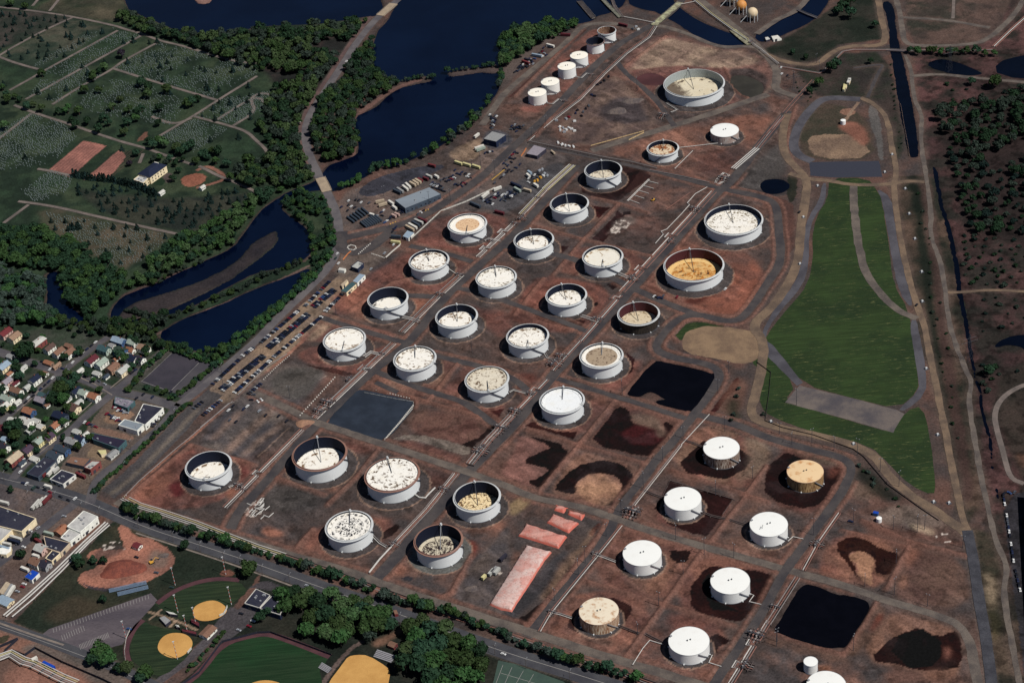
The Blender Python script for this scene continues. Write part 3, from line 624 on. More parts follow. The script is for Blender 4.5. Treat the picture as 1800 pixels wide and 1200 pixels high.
pt(1, 2, '60,1000 300,1010 480,1110 400,1200 0,1200', S(76, 72, 70), .9, 3, 3); pt(1, 3, '0,60 140,100 180,170 60,190 0,150', S(70, 68, 70), .8, 3, 3); pt(1, 3, '30,110 110,95 180,140 150,180 60,170', ORG, .8, 2, 3)
pt(0, 2, '870,1100 1340,740 1400,770 1700,830 1790,880 1600,1100 1300,1195 1000,1150', RED, .9, 2, 4, col2=RED2); pt(0, 2, '900,1090 1100,920 1200,940 1160,1060 1010,1120', ORG, .6, 4, 5)
pt(0, 2, '1165,1010 1280,980 1305,1050 1240,1115 1205,1070', S(92, 30, 36), .9, 2, 3); pt(0, 2, '1640,860 1760,900 1720,960 1660,940', S(92, 44, 38), .8, 2, 3); pt(0, 2, '1570,1080 1650,1010 1700,1050 1620,1130', ORG, .8, 2, 2)
pt(1, 3, '290,240 420,110 500,90 820,20 1010,70 880,210 740,320 600,320 440,290', S(128, 84, 66), .9, 3, 4, col2=RED2); pt(1, 3, '870,160 920,120 990,80 1020,100 960,160 880,190', S(52, 30, 28), .85, 2, 3)
pt(1, 3, '900,470 1050,180 1180,60 1500,60 1720,20 1800,60 1620,300 1420,560 1280,600 950,480', S(106, 78, 66), .9, 3, 4, col2=GRY); pt(1, 3, '1480,180 1550,210 1560,290 1510,350 1490,260', S(120, 56, 36), .85, 2, 3)
pt(1, 3, '950,400 1050,340 1100,420 1000,480', ORG, .7, 3, 4); pt(1, 3, '1020,470 1060,445 1110,460 1090,490', S(56, 58, 64), .9, 1, 2); pt(1, 3, '1420,130 1700,140 1750,60 1500,30', ORG, .5, 4, 4)
pt(1, 3, '1340,620 1640,230 1760,100 1800,100 1800,780 1500,640', S(74, 70, 72), .95, 2, 3, col2=S(92, 80, 74))
pt(2, 2, '-80,900 60,700 0,650 200,700 440,740 200,1040 -60,960', S(122, 84, 74), .9, 2, 3, col2=S(104, 74, 66)); pt(2, 2, '80,650 430,740 300,900 205,1035 90,985 180,960 270,890 110,865 80,835 190,775 290,740', S(34, 18, 22), .95, 1, 3)
pt(2, 2, '480,770 630,800 930,870 850,1080 740,1180 420,1130 240,1050', S(126, 92, 72), .9, 2, 3, col2=S(108, 78, 66)); pt(2, 2, '620,830 760,855 845,920 862,1000 745,1165 635,1145 765,1060 785,980 700,925 560,925 450,975 450,1060 400,1072 285,1025 380,925 500,850', S(40, 18, 24), .97, 1, 3)
paint(ellipse(900 + 615 / 4., 600 + 1040 / 4., 40, 28), S(146, 110, 80), .95, 2, 4, .2, S(126, 92, 70))
pt(2, 2, '740,400 1000,450 1220,530 1050,760 960,830 540,715 600,620', S(104, 76, 64), .9, 2, 3, col2=RED2); pt(2, 2, '745,450 840,500 830,570 940,590 1090,650 1060,545 1160,600 1130,650 1050,760 950,825 550,712 640,590', S(48, 20, 26), .97, 1, 3)
paint(ellipse(900 + 930 / 4., 600 + 655 / 4., 39, 19), S(80, 28, 32), .9, 2, 3, .2); pt(2, 2, '830,510 950,500 1070,580 1095,660 1040,680 1000,600 840,570', S(112, 92, 78), .85, 2, 4)
pt(2, 2, '100,590 180,560 560,400 720,420 470,690 300,640', S(132, 86, 66), .85, 3, 4, col2=RED2); pt(2, 2, '100,590 150,560 330,640 460,640 440,690 300,650', S(62, 24, 24), .85, 2, 2)
pt(2, 2, '560,380 780,150 960,130 790,360', RED, .8, 3, 4); pt(2, 2, '790,70 870,130 840,220 790,240 830,140', S(66, 24, 28), .85, 2, 3); pt(2, 2, '0,240 100,220 190,260 100,340 0,380', S(112, 62, 48), .8, 3, 4)
pt(2, 2, '1100,880 1260,640 1400,580 1560,640 1800,760 1800,860 1640,1080', RED, .9, 2, 3, col2=S(116, 88, 70)); pt(2, 2, '1240,640 1400,600 1480,650 1330,720', S(136, 92, 72), .7, 3, 4); pt(2, 2, '1190,850 1340,690 1600,740 1690,820 1640,900 1500,970 1240,930', S(50, 26, 30), .96, 1, 3)
pt(2, 2, '1600,650 1800,720 1790,900 1600,980 1690,850', S(120, 102, 84), .8, 3, 4); pt(2, 2, '1380,520 1580,250 1600,290 1420,520', S(74, 24, 28), .9, 1, 2); pt(2, 2, '1500,300 1640,250 1650,500 1450,520', S(116, 82, 66), .7, 4, 4); pt(2, 2, '1500,440 1590,380 1610,560 1540,560', S(48, 52, 40), .8, 3, 3)
pt(2, 3, '1020,0 1100,-220 1560,-90 1480,60 1380,180 1000,60', S(100, 64, 56), .9, 2, 3, col2=RED2); pt(2, 3, '1000,-30 1110,-220 1550,-95 1450,70 1370,170 1270,160 1090,70', S(58, 26, 28), .9, 2, 3)
pt(2, 3, '1430,200 1660,-60 1700,-140 1800,-100 1800,340 1560,290', S(104, 78, 66), .9, 3, 4, col2=GRY)
pt(2, 3, '780,80 1060,120 1340,230 1200,450 1050,640 520,480', S(118, 82, 66), .92, 2, 3, col2=RED2); pt(2, 3, '840,440 1100,300 1200,400 1000,560 750,520', S(130, 94, 72), .5, 6, 5); pt(2, 3, '1110,270 1260,270 1230,345 1165,362 1110,320', S(46, 26, 26), .95, 1, 2)
pt(2, 3, '1370,250 1780,390 1800,420 1600,790 1070,640', S(124, 84, 66), .9, 2, 3, col2=RED2); pt(2, 3, '1250,650 1240,540 1300,470 1370,390 1450,378 1700,400 1850,440 1830,560 1700,700 1600,772 1450,745 1300,695', S(56, 26, 26), .96, 1, 3); pt(2, 3, '1330,500 1400,420 1420,620 1600,690 1400,690', S(28, 14, 16), .7, 3, 3)
pt(2, 3, '200,840 520,500 1050,650 760,1060 400,960', S(124, 84, 66), .92, 2, 3, col2=RED2); pt(2, 3, '390,780 470,690 640,600 710,590 835,640 852,700 800,775 700,865 540,872 420,835', S(66, 34, 32), .85, 2, 3); pt(2, 3, '380,860 760,900 700,960 450,930', S(92, 80, 72), .6, 4, 4)
pt(2, 3, '800,1060 1080,660 1550,800 1400,1180 1100,1170', S(116, 78, 64), .92, 2, 3, col2=GRY); pt(2, 3, '1090,700 1300,720 1500,800 1400,860 1100,850', RED, .7, 3, 4); pt(2, 3, '1385,885 1440,850 1535,900 1455,940 1440,1005 1425,940', S(46, 18, 18), .95, 1, 2); pt(2, 3, '1360,1100 1600,1100 1450,1190 1300,1150', ORG, .6, 4, 4)
pt(2, 3, '540,150 620,70 640,90 550,180', S(96, 56, 46), .8, 1, 2); pt(2, 3, '200,560 560,130 600,110 380,440 200,660', S(122, 96, 74), .75, 2, 4); pt(2, 3, '60,740 200,640 240,660 130,790 60,790', S(46, 32, 32), .85, 2, 3); pt(2, 3, '-60,760 40,760 400,300 350,250 -60,700', S(62, 62, 66), .85, 2, 3)
pt(2, 2, '-20,1130 120,1080 130,1150 -20,1240', S(150, 126, 82), .7, 2, 3)
pt(3, 2, '-20,900 160,700 350,760 560,860 560,1000 330,1230 0,1130', RED2, .9, 2, 3); pt(3, 2, '-30,900 100,790 160,780 230,825 380,900 540,880 540,960 450,1010 330,1190 -20,1110', S(50, 20, 22), .96, 1, 3); pt(3, 2, '400,890 480,880 530,900 450,980', S(110, 66, 52), .7, 2, 3)
pt(3, 2, '170,740 520,830 560,860 380,870 250,800', S(120, 102, 84), .8, 3, 4); pt(3, 2, '620,960 740,1000 780,1100 640,1120 560,1060', S(112, 92, 78), .8, 3, 4); pt(3, 2, '640,870 760,930 860,1060 1000,1130 760,1110 620,920', S(42, 46, 38), .85, 3, 3)
pt(3, 3, '320,430 500,110 940,240 820,560 500,480', S(122, 84, 64), .92, 2, 3, col2=RED2); pt(3, 3, '455,240 560,165 700,195 800,260 935,285 900,380 855,445 725,420 755,360 735,305 650,268 555,290 600,340 590,352 640,472 560,370', S(62, 28, 18), .96, 1, 2)
pt(3, 3, '560,300 650,270 735,310 745,360 715,420 740,540 640,470 620,360 570,340', S(144, 106, 76), .9, 1, 2); pt(3, 3, '330,430 420,340 520,440 480,470', S(130, 84, 64), .8, 2, 3)
pt(3, 3, '1000,240 1390,320 1420,700 960,630 880,540 990,440', S(84, 62, 56), .92, 2, 3, col2=S(100, 76, 64)); pt(3, 3, '910,520 960,420 1000,450 980,550', S(134, 96, 76), .8, 2, 3); pt(3, 3, '960,250 1080,260 1020,350 970,400', ORG, .6, 3, 4)
pt(3, 3, '720,800 900,690 1100,740 1340,820 1360,1080 1300,1180 900,1080 700,1040', S(102, 76, 64), .92, 2, 3, col2=S(124, 90, 70)); pt(3, 3, '720,1040 830,900 960,840 1070,800 1180,870 1300,820 1350,850 1370,1080 1220,1110 1050,1105 900,1060', S(54, 22, 22), .96, 1, 3)
pt(3, 3, '860,980 920,860 1090,810 1210,900 1230,1000 1150,1080 1000,1090', S(18, 8, 10), .95, 2, 3); pt(3, 3, '1230,940 1280,930 1290,1010 1240,1040', S(112, 72, 58), .8, 2, 2); pt(3, 3, '1100,1110 1300,1100 1340,1190 1100,1190', S(120, 84, 64), .8, 3, 3)
pt(3, 3, '540,990 740,640 860,680 640,1030', S(106, 80, 66), .85, 2, 2); pt(3, 3, '700,860 740,740 800,690 780,790', S(120, 60, 40), .8, 2, 2); pt(3, 3, '-20,860 520,1000 600,1080 -20,940', S(100, 76, 64), .85, 2, 2)
pt(3, 3, '-60,960 200,980 560,1070 800,1100 900,1200 -60,1240', S(112, 80, 66), .8, 3, 4, col2=GRY); pt(3, 3, '340,1070 460,1060 440,1120 350,1110', S(140, 90, 56), .7, 2, 3)
pt(3, 3, '650,60 1000,150 1400,200 1420,240 900,170 640,90', S(96, 68, 58), .8, 2, 3); pt(3, 3, '700,40 1250,140 1260,30 1080,-60 800,-40', S(112, 98, 88), .8, 3, 4); pt(3, 3, '1000,80 1180,130 1150,170 1010,130', S(158, 138, 112), .7, 2, 3)
pt(2, 1, '480,140 520,0 900,-60 980,40 750,210 560,190', S(74, 44, 42), .8, 3, 3); pt(2, 1, '740,30 905,0 740,205 560,150 700,110', S(56, 28, 28), .85, 2, 3)
pt(2, 1, '100,380 280,150 520,160 750,240 500,480', S(100, 76, 66), .9, 2, 3, col2=GRY); pt(2, 1, '555,245 690,262 600,335 580,290', S(72, 20, 24), .92, 1, 2); pt(2, 1, '120,350 200,300 180,370', ORG, .6, 3, 3)
pt(2, 1, '760,230 970,70 1300,120 1240,220 1080,300 960,300', S(82, 72, 72), .85, 3, 4, col2=S(112, 80, 66)); pt(2, 1, '560,470 750,290 1120,320 980,600', S(96, 70, 62), .9, 3, 4, col2=S(78, 66, 62))
pt(2, 1, '560,480 750,280 790,330 640,500', S(66, 28, 30), .8, 2, 3); pt(2, 1, '740,330 840,320 880,360 800,400 700,420 640,480', S(128, 116, 108), .6, 2, 3, nz=NC); pt(2, 1, '780,290 840,285 830,310 780,315', S(40, 18, 20), .9, 1, 2)
pt(2, 1, '-100,600 20,400 300,430 500,490 280,700 60,640', S(90, 70, 64), .9, 2, 3, col2=GRY); pt(2, 1, '285,520 400,530 340,590 290,630 280,580', S(62, 26, 28), .92, 1, 2)
pt(2, 1, '290,700 500,500 980,600 860,800 500,740', S(122, 80, 64), .92, 2, 3, col2=RED2); pt(2, 1, '665,800 790,750 765,800 700,832', S(48, 20, 24), .92, 1, 2)
pt(2, 1, '-60,1050 150,760 300,730 740,830 560,1100 300,1150 0,1040', S(116, 72, 58), .92, 2, 3, col2=RED2); pt(2, 1, '155,985 250,1040 510,1060 480,1112 300,1092 165,1035', S(66, 26, 26), .9, 1, 2); pt(2, 1, '580,925 610,925 600,955 575,945', S(24, 22, 26), .9, 1, 1)
pt(2, 1, '850,860 1200,440 1420,420 1700,600 1800,760 1740,850 1600,1010 1400,1010 1180,960', S(116, 76, 60), .92, 2, 3, col2=S(104, 72, 60)); pt(2, 1, '1480,640 1800,680 1700,900 1560,1020 1420,1000 1200,950 1500,850', S(136, 82, 58), .75, 4, 5); pt(2, 1, '1190,905 1460,850 1350,915 1230,945', S(92, 42, 26), .85, 2, 3)
pt(2, 1, '1240,440 1500,200 1800,230 1840,600 1500,560 1300,540', S(100, 74, 64), .85, 3, 4, col2=S(82, 70, 66)); pt(2, 1, '640,1180 760,980 1000,950 1180,1000 1000,1200', S(92, 76, 68), .9, 3, 3, col2=GRY)
pt(2, 1, '1210,1080 1300,1050 1560,1100 1250,1090', S(42, 56, 34), .8, 1, 2); pt(2, 1, '860,830 950,800 1050,830 1000,880', S(104, 66, 52), .7, 2, 3)
# scattered pale rubble
for (x, y, rx, ry) in ((1090, 395, 14, 9), (1080, 405, 10, 6), (1180, 695, 8, 4), (445, 895, 22, 12), (880, 1003, 10, 5), (1660, 945, 16, 7), (200, 960, 20, 9)):
    s, m = mask(ellipse(x, y, rx, ry), 3, 1); COL[s] += ((np.array(S(170, 160, 150)) - COL[s]) * (m * (ND[s] > .56) * .8)[..., None])
# gravel rings at the tank feet, wet rims
TANKS = {'a':(59.7,2068.1,11.2,12.3), 'b':(77.3,2092.6,11.2,12.4), 'c':(100.5,2129.1,11.2,12.6), 'd':(118.1,2155.8,11.1,12.2), 'e':(141.5,2189.2,11.0,13.2), 'f':(158.7,2216.3,11.5,13.0), 'B':(248.8,2050.9,35.3,13.6), 'g':(268.7,1936.0,16.3,9.4), 'h':(193.5,1907.5,16.9,10.6), 'i':(120.9,1865.0,19.7,14.5), 'j':(77.4,1798.9,19.9,14.8), 'k':(33.8,1733.1,20.1,14.0), 'l':(103.5,1686.6,20.0,14.3), 'm':(248.9,1735.0,29.8,13.3), 'n':(195.2,1654.0,29.8,13.6), 'o':(59.8,1620.8,19.7,14.2), 'p':(129.1,1576.9,19.8,12.9), 'q':(16.0,1555.0,19.8,14.3), 'r':(85.4,1509.5,19.9,14.3), 's':(-36.0,1779.8,20.0,13.2), 't':(-79.3,1712.8,20.1,13.6), 'u':(-9.9,1666.6,19.9,14.2), 'v':(-123.2,1646.3,19.7,14.5), 'w':(-53.4,1601.5,20.1,14.5), 'x':(-167.3,1580.8,20.1,13.8), 'y':(-96.8,1534.7,19.8,14.6), 'z':(-27.6,1489.1,20.0,14.3), 'aa':(41.7,1443.8,20.0,14.1), 'bb':(-187.1,1396.1,24.2,16.0), 'cc':(-120.0,1356.5,23.9,15.0), 'dd':(-44.4,1314.2,19.8,14.5), 'ee':(-290.7,1396.8,20.2,14.2), 'ff':(-158.4,1291.1,19.8,14.2), 'gg':(-80.1,1259.0,20.0,15.4), 'hh':(179.7,1351.7,16.3,11.6), 'ii':(136.0,1286.4,16.2,11.5), 'jj':(248.0,1307.7,16.2,11.3), 'kk':(204.5,1241.8,16.2,11.5), 'll':(92.8,1221.1,16.4,11.2), 'mm':(161.4,1176.6,16.3,11.0), 'nn':(49.7,1155.3,16.4,11.3), 'oo':(118.3,1111.4,16.4,10.7), 'pp':(210.4,1077.3,5.5,9.0), 'qq':(217.4,1049.0,15.2,10.5)}
for k, (x, y, r, h) in TANKS.items():
    wet = k in ('hh', 'jj', 'mm')
    if k in 'abcdef' or wet or k == 'pp': continue
    q = 1.36 if k not in ('ll', 'nn', 'oo', 'ii', 'kk') else 1.22
    paint(ellipse(x, y, r * q + 1.5, r * q + 1.5), S(136, 110, 92), .75, 1, 1.0, .2, smooth=0, world=True)
    paint(ellipse(x, y, r * q, r * q), S(72, 69, 70) if k != 'gg' else S(92, 96, 94), .93, 1, 1.0, .2, S(64, 60, 61) if k != 'gg' else S(84, 86, 84), smooth=0, world=True)
# dust beside the roads, wheel tracks
for w, wd, mn in ROADS:
    if mn == 'path_gravel': track(w, wd + 2.2, S(74, 70, 66), .45, 1, 1, world=True)
    elif mn in ('gravel', 'pale_gravel', 'tan_dirt'): track(w, wd + 5, S(100, 84, 76), .5, 2, 2, world=True)
    else: track(w, wd + 3, S(96, 86, 80), .5, 1, 1, world=True)
# mottled gravel, streaks and grime over the worked ground
s, m = mask(P('190,900 350,750 600,480 620,330 860,200 1060,40 1380,100 1400,200 1340,330 1370,480 1200,580 1280,650 1250,740 1480,800 1510,850 1700,940 1730,1230 1150,1230'), 6, 2, 0)
f1 = norm(fbm(XX[s], YY[s], 18, 511, 5), .5, .62) * norm(NA[s], .3, .6); f2 = norm(fbm(XX[s], YY[s], 8, 541, 4), .58, .68); f3 = norm(fbm(XX[s] * .8 + YY[s] * .6, (YY[s] * .8 - XX[s] * .6) * .18, 5, 571, 3), .56, .7)
COL[s] += (S(62, 59, 61) - COL[s]) * (m * f1 * .3)[..., None]; COL[s] *= (1 - .3 * m * f2)[..., None]; COL[s] *= (1 + .3 * m * f3)[..., None]
s, m = mask(P('1620,90 1900,60 1900,1300 1740,1300 1700,700'), 6, 2, 0); f1 = norm(fbm(XX[s], YY[s], 26, 611, 5), .48, .62); f2 = norm(fbm(XX[s], YY[s], 7, 641, 4), .55, .66)
COL[s] += (S(34, 36, 34) - COL[s]) * (m * f1 * .35)[..., None]; COL[s] *= (1 - .4 * m * f2)[..., None]
# --- relief: dykes between the basins
def berm(px, wd=3.6, h=2.3, world=None, ca=.6):
    w = world or W(px)
    for (x1, y1), (x2, y2) in zip(w[:-1], w[1:]):
        s = window([(x1, y1), (x2, y2)], wd + 3); X, Y = XX[s] + WXb[s] * .8, YY[s] + WYb[s] * .8; L = (x2 - x1) ** 2 + (y2 - y1) ** 2
        u = np.clip(((X - x1) * (x2 - x1) + (Y - y1) * (y2 - y1)) / L, 0, 1); d = np.hypot(X - x1 - u * (x2 - x1), Y - y1 - u * (y2 - y1))
        b = np.clip(1 - d / wd, 0, 1); b = b * b * (3 - 2 * b) * h
        HGT[s] = np.maximum(HGT[s], b)
        m = np.clip(1.3 - d / wd, 0, 1)[..., None] * ca; COL[s] += (np.array(S(118, 82, 68), np.float32) * (1 + .4 * (ND[s] - .5))[..., None] - COL[s]) * m
BERMS = [(2, 3, '1370,230 1060,655 790,1030'), (2, 3, '530,490 1050,645 1560,800'), (2, 2, '720,420 470,725 200,1045'), (2, 2, '110,620 470,730 940,860'), (2, 2, '1120,910 1380,990 1640,1080 1800,1130'), (2, 2, '1790,880 1640,1080'), (2, 3, '1640,-110 1400,200'),
  (2, 1, '750,235 500,490 290,735'), (2, 1, '150,390 500,485 980,605'), (2, 1, '960,300 760,235 560,190'), (2, 1, '220,760 20,1010'), (2, 1, '150,1060 420,1120 560,1110'), (1, 1, '660,985 960,790 1100,760'), (1, 1, '1060,780 1250,880'), (1, 2, '1440,130 1200,430'), (1, 2, '790,290 1180,420 1700,570'),
  (1, 2, '860,760 700,960 500,1150'), (1, 2, '120,950 480,1080'), (1, 3, '400,120 290,240'), (1, 3, '1520,300 1370,570 1290,600'), (3, 3, '990,240 830,540'), (3, 3, '760,640 530,1000'), (3, 3, '20,850 520,1000'), (3, 3, '520,130 960,240'), (3, 3, '660,60 1000,210 1400,310'), (0, 2, '880,1110 1340,730'), (0, 2, '1340,730 1790,870'),
  (2, 0, '170,960 450,600 600,450'), (2, 0, '570,430 660,430'), (2, 0, '520,180 20,680'), (2, 0, '1080,260 780,480 900,640 1120,850'), (2, 0, '1490,480 1600,660 1680,700'), (2, 2, '780,370 990,140')]
for tx, ty, s in BERMS: berm(T(tx, ty, s))
for px in ('1400,185 1385,225 1383,262 1395,288', '925,1112 960,1067 1020,985 1075,912', '1190,600 1180,590 1205,562 1240,560'): berm(P(px), 3.5, 1.5)
for w, wd, mn in ROADS:
    if mn not in ('gravel', 'pale_gravel') or wd > 12: continue
    cx = [PX(np.array(q[0]), np.array(q[1]), np.array(0.)) for q in w]
    for sd in (1, -1):
        o = resample(offset(w, sd * (wd / 2 + 3.4)), 16); run = []
        for q in o:
            a, b = PX(np.array(q[0]), np.array(q[1]), np.array(0.)); ok = 195 < a < 1505 and b > 300 and b < 1200 and (a + b > 880) and not (1420 < a and b < 765) and all(abs(q[0] - t[0]) > t[2] + 3 or abs(q[1] - t[1]) > t[2] + 3 for t in TANKS.values())
            if ok: run.append(q)
            else:
                if len(run) > 2: berm(None, 2.6, 1.15, run, .45)
                run = []
        if len(run) > 2: berm(None, 2.6, 1.15, run, .45)
# low mounds of the capped fill
for px, h in (('1462,325 1497,330 1500,400 1530,500 1560,545 1597,560 1605,680 1570,700 1420,665 1360,600 1395,545 1428,495 1440,440 1440,390', 0),): pass
for nm, m, p in WATERS:
    if nm == 'pond' and m.name in ('black_liquid', 'slate_pond'):
        w = W(p); A = sum(w[i][0] * w[(i + 1) % len(w)][1] - w[(i + 1) % len(w)][0] * w[i][1] for i in range(len(w))); c = (sum(q[0] for q in w) / len(w), sum(q[1] for q in w) / len(w))
        if m.name == 'slate_pond': berm(None, 3.4, 1.6, [(c[0] + (x - c[0]) * 1.07, c[1] + (y - c[1]) * 1.07) for x, y in w[:4]], .6)
# water beds
for (nm, m, p), w in zip(WATERS, WATW):
    wob = 2.2 if nm == 'water' else .8
    s, mk = mask(w, wob, 0, 0, True); mk = blur(mk, 1)
    for L in LANDS:
        s2, l2 = mask(L, 2, 1)
        full = np.zeros((NY, NX), np.float32); full[s2] = l2; mk = mk * (1 - full[s])
    HGT[s] = HGT[s] * (1 - mk) - 2.2 * mk
    wet = blur(mk, 2); COL[s] *= (1 - .25 * np.clip(wet * 2, 0, 1))[..., None]
# roads stay on level ground
for w, wd, mn in ROADS:
    r = resample(w, 8); s, m = mask(offset(r, wd / 2 + .9) + offset(r, -wd / 2 - .9)[::-1], 0, 1, 0, True)
    hv = HGT[s]; HGT[s] = np.where(hv > 0, hv * (1 - np.clip(m * 1.6, 0, 1)), hv)
for o in list(C.objects):
    if o.name.split('.')[0] in ('grass_field', 'gravel_yard', 'liner', 'sand_yard', 'sports_field'):
        pass
for k, (x, y, r, h) in TANKS.items():
    s, m = mask(ellipse(x, y, r * 1.12, r * 1.12), 0, 1, 0, True); HGT[s] = np.where(HGT[s] > 0, HGT[s] * (1 - m), HGT[s])
COL = .056 * np.power(np.maximum(COL, .002) / .056, 1.3) * .97; lum_ = COL @ np.array([.3, .5, .2], np.float32); COL = COL * .70 + lum_[..., None] * .30 * np.array([1.06, .98, .96], np.float32)
px_, py_ = PX(XX, YY, 0 * XX)
keep = (px_ > -420) & (px_ < 2220) & (py_ > -160) & (py_ < 1500)
q = keep[:-1, :-1] & keep[1:, :-1] & keep[:-1, 1:] & keep[1:, 1:]
idx = np.arange(NY * NX).reshape(NY, NX)
quads = np.stack([idx[:-1, :-1][q], idx[:-1, 1:][q], idx[1:, 1:][q], idx[1:, :-1][q]], -1)
used = np.unique(quads); remap = np.full(NY * NX, -1, np.int64); remap[used] = np.arange(len(used)); quads = remap[quads]
co = np.stack([XX.ravel()[used], YY.ravel()[used], HGT.ravel()[used]], -1).astype(np.float32)
me = bpy.data.meshes.new('ground'); me.vertices.add(len(co)); me.vertices.foreach_set('co', co.ravel())
me.loops.add(quads.size); me.loops.foreach_set('vertex_index', quads.ravel().astype(np.int32)); me.polygons.add(len(quads))
me.polygons.foreach_set('loop_start', np.arange(0, quads.size, 4, dtype=np.int32)); me.polygons.foreach_set('loop_total', np.full(len(quads), 4, np.int32))
me.polygons.foreach_set('use_smooth', np.ones(len(quads), bool)); me.update()
ca = me.color_attributes.new('soil', 'FLOAT_COLOR', 'POINT')
cc4 = np.ones((len(used), 4), np.float32); cc4[:, :3] = np.clip(COL.reshape(-1, 3)[used], .004, .8); ca.data.foreach_set('color', cc4.ravel())
SOIL, st_, sb_ = nt('soil'); at = N(st_, 'ShaderNodeVertexColor', layer_name='soil'); oc = objco(st_)
g1 = ramp(st_, noisen(st_, .45, 4, .7, oc), .25, .75, .62, 1.38); g2 = ramp(st_, noisen(st_, 2.2, 2, .6, oc), .25, .75, .82, 1.18)
gc = N(st_, 'ShaderNodeCombineColor'); gm = mth(st_, 'MULTIPLY', g1, g2)
for i in range(3): st_.links.new(gm, gc.inputs[i])
st_.links.new(mixn(st_, 1.0, at.outputs[0], gc.outputs[0], 'MULTIPLY'), sb_.inputs['Base Color']); sb_.inputs['Specular IOR Level'].default_value = .08; sb_.inputs['Roughness'].default_value = 1
bp = N(st_, 'ShaderNodeBump'); bp.inputs['Strength'].default_value = .5; bp.inputs['Distance'].default_value = .5
st_.links.new(noisen(st_, .6, 4, .65, oc), bp.inputs['Height']); st_.links.new(bp.outputs[0], sb_.inputs['Normal'])
me.materials.append(SOIL); structure(link('ground', me))
structure(MB().add([(-30000, -20000, -.62), (30000, -20000, -.62), (30000, 40000, -.62), (-30000, 40000, -.62)], [(0, 1, 2, 3)]).build('far_terrain', mat('far_land', S(62, 52, 46), S(40, 48, 36), .006, .3)))
# ================================================================== STORAGE TANKS
def wallmat(name, col, streak=None, amt=0.0, band=.04):
    m, t, b = nt(name); co = objco(t)
    sx = N(t, 'ShaderNodeSeparateXYZ'); t.links.new(co, sx.inputs[0])
    ang = mth(t, 'ARCTAN2', sx.outputs[1], sx.outputs[0])
    cx = N(t, 'ShaderNodeCombineXYZ'); t.links.new(mth(t, 'MULTIPLY', ang, 14.0), cx.inputs[0]); t.links.new(mth(t, 'MULTIPLY', sx.outputs[2], .06), cx.inputs[1])
    st = noisen(t, 2.0, 5, .75, cx.outputs[0], .38 if streak else .42, .56 if streak else .68)
    crs = mth(t, 'FRACT', mth(t, 'MULTIPLY', sx.outputs[2], .42)); c = mixn(t, mth(t, 'MULTIPLY', ramp(t, crs, .9, .97), band * 4), col, tuple(v * .6 for v in col))
    c = mixn(t, mth(t, 'MULTIPLY', noisen(t, .12, 4, .6, co, .4, .7), .12), c, tuple(v * .55 for v in col))
    c = mixn(t, mth(t, 'MULTIPLY', st, amt if streak else .10), c, streak or tuple(v * .7 for v in col))
    t.links.new(c, b.inputs['Base Color']); b.inputs['Roughness'].default_value = .55; b.inputs['Specular IOR Level'].default_value = .25
    return m
WH_F = wallmat('tank_paint', (.66, .68, .68)); WH_C = wallmat('tank_white', (.72, .72, .70)); WH_6 = wallmat('tank_ivory', (.74, .71, .66))
GRIM = wallmat('tank_bare', S(72, 64, 55), S(34, 30, 30), .8); RUST = wallmat('tank_rusty', S(214, 200, 184), S(84, 46, 30), .95); TANR = wallmat('tank_tan', S(214, 178, 128), S(92, 56, 34), .85)
CREA = wallmat('tank_cream', S(236, 220, 194), S(128, 76, 38), .9); SPOT = wallmat('tank_blotch', S(214, 208, 200), S(128, 70, 48), .65)
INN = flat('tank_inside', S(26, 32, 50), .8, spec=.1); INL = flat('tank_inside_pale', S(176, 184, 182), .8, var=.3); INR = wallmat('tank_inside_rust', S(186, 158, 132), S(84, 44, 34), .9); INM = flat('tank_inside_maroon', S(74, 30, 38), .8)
STEEL = flat('galvanised', S(150, 152, 156), .5); STED = flat('dark_steel', S(72, 74, 82), .6); RIMW = flat('rim_paint', S(212, 214, 214), .5); RIMR = flat('rim_rust', S(150, 112, 98), .7)
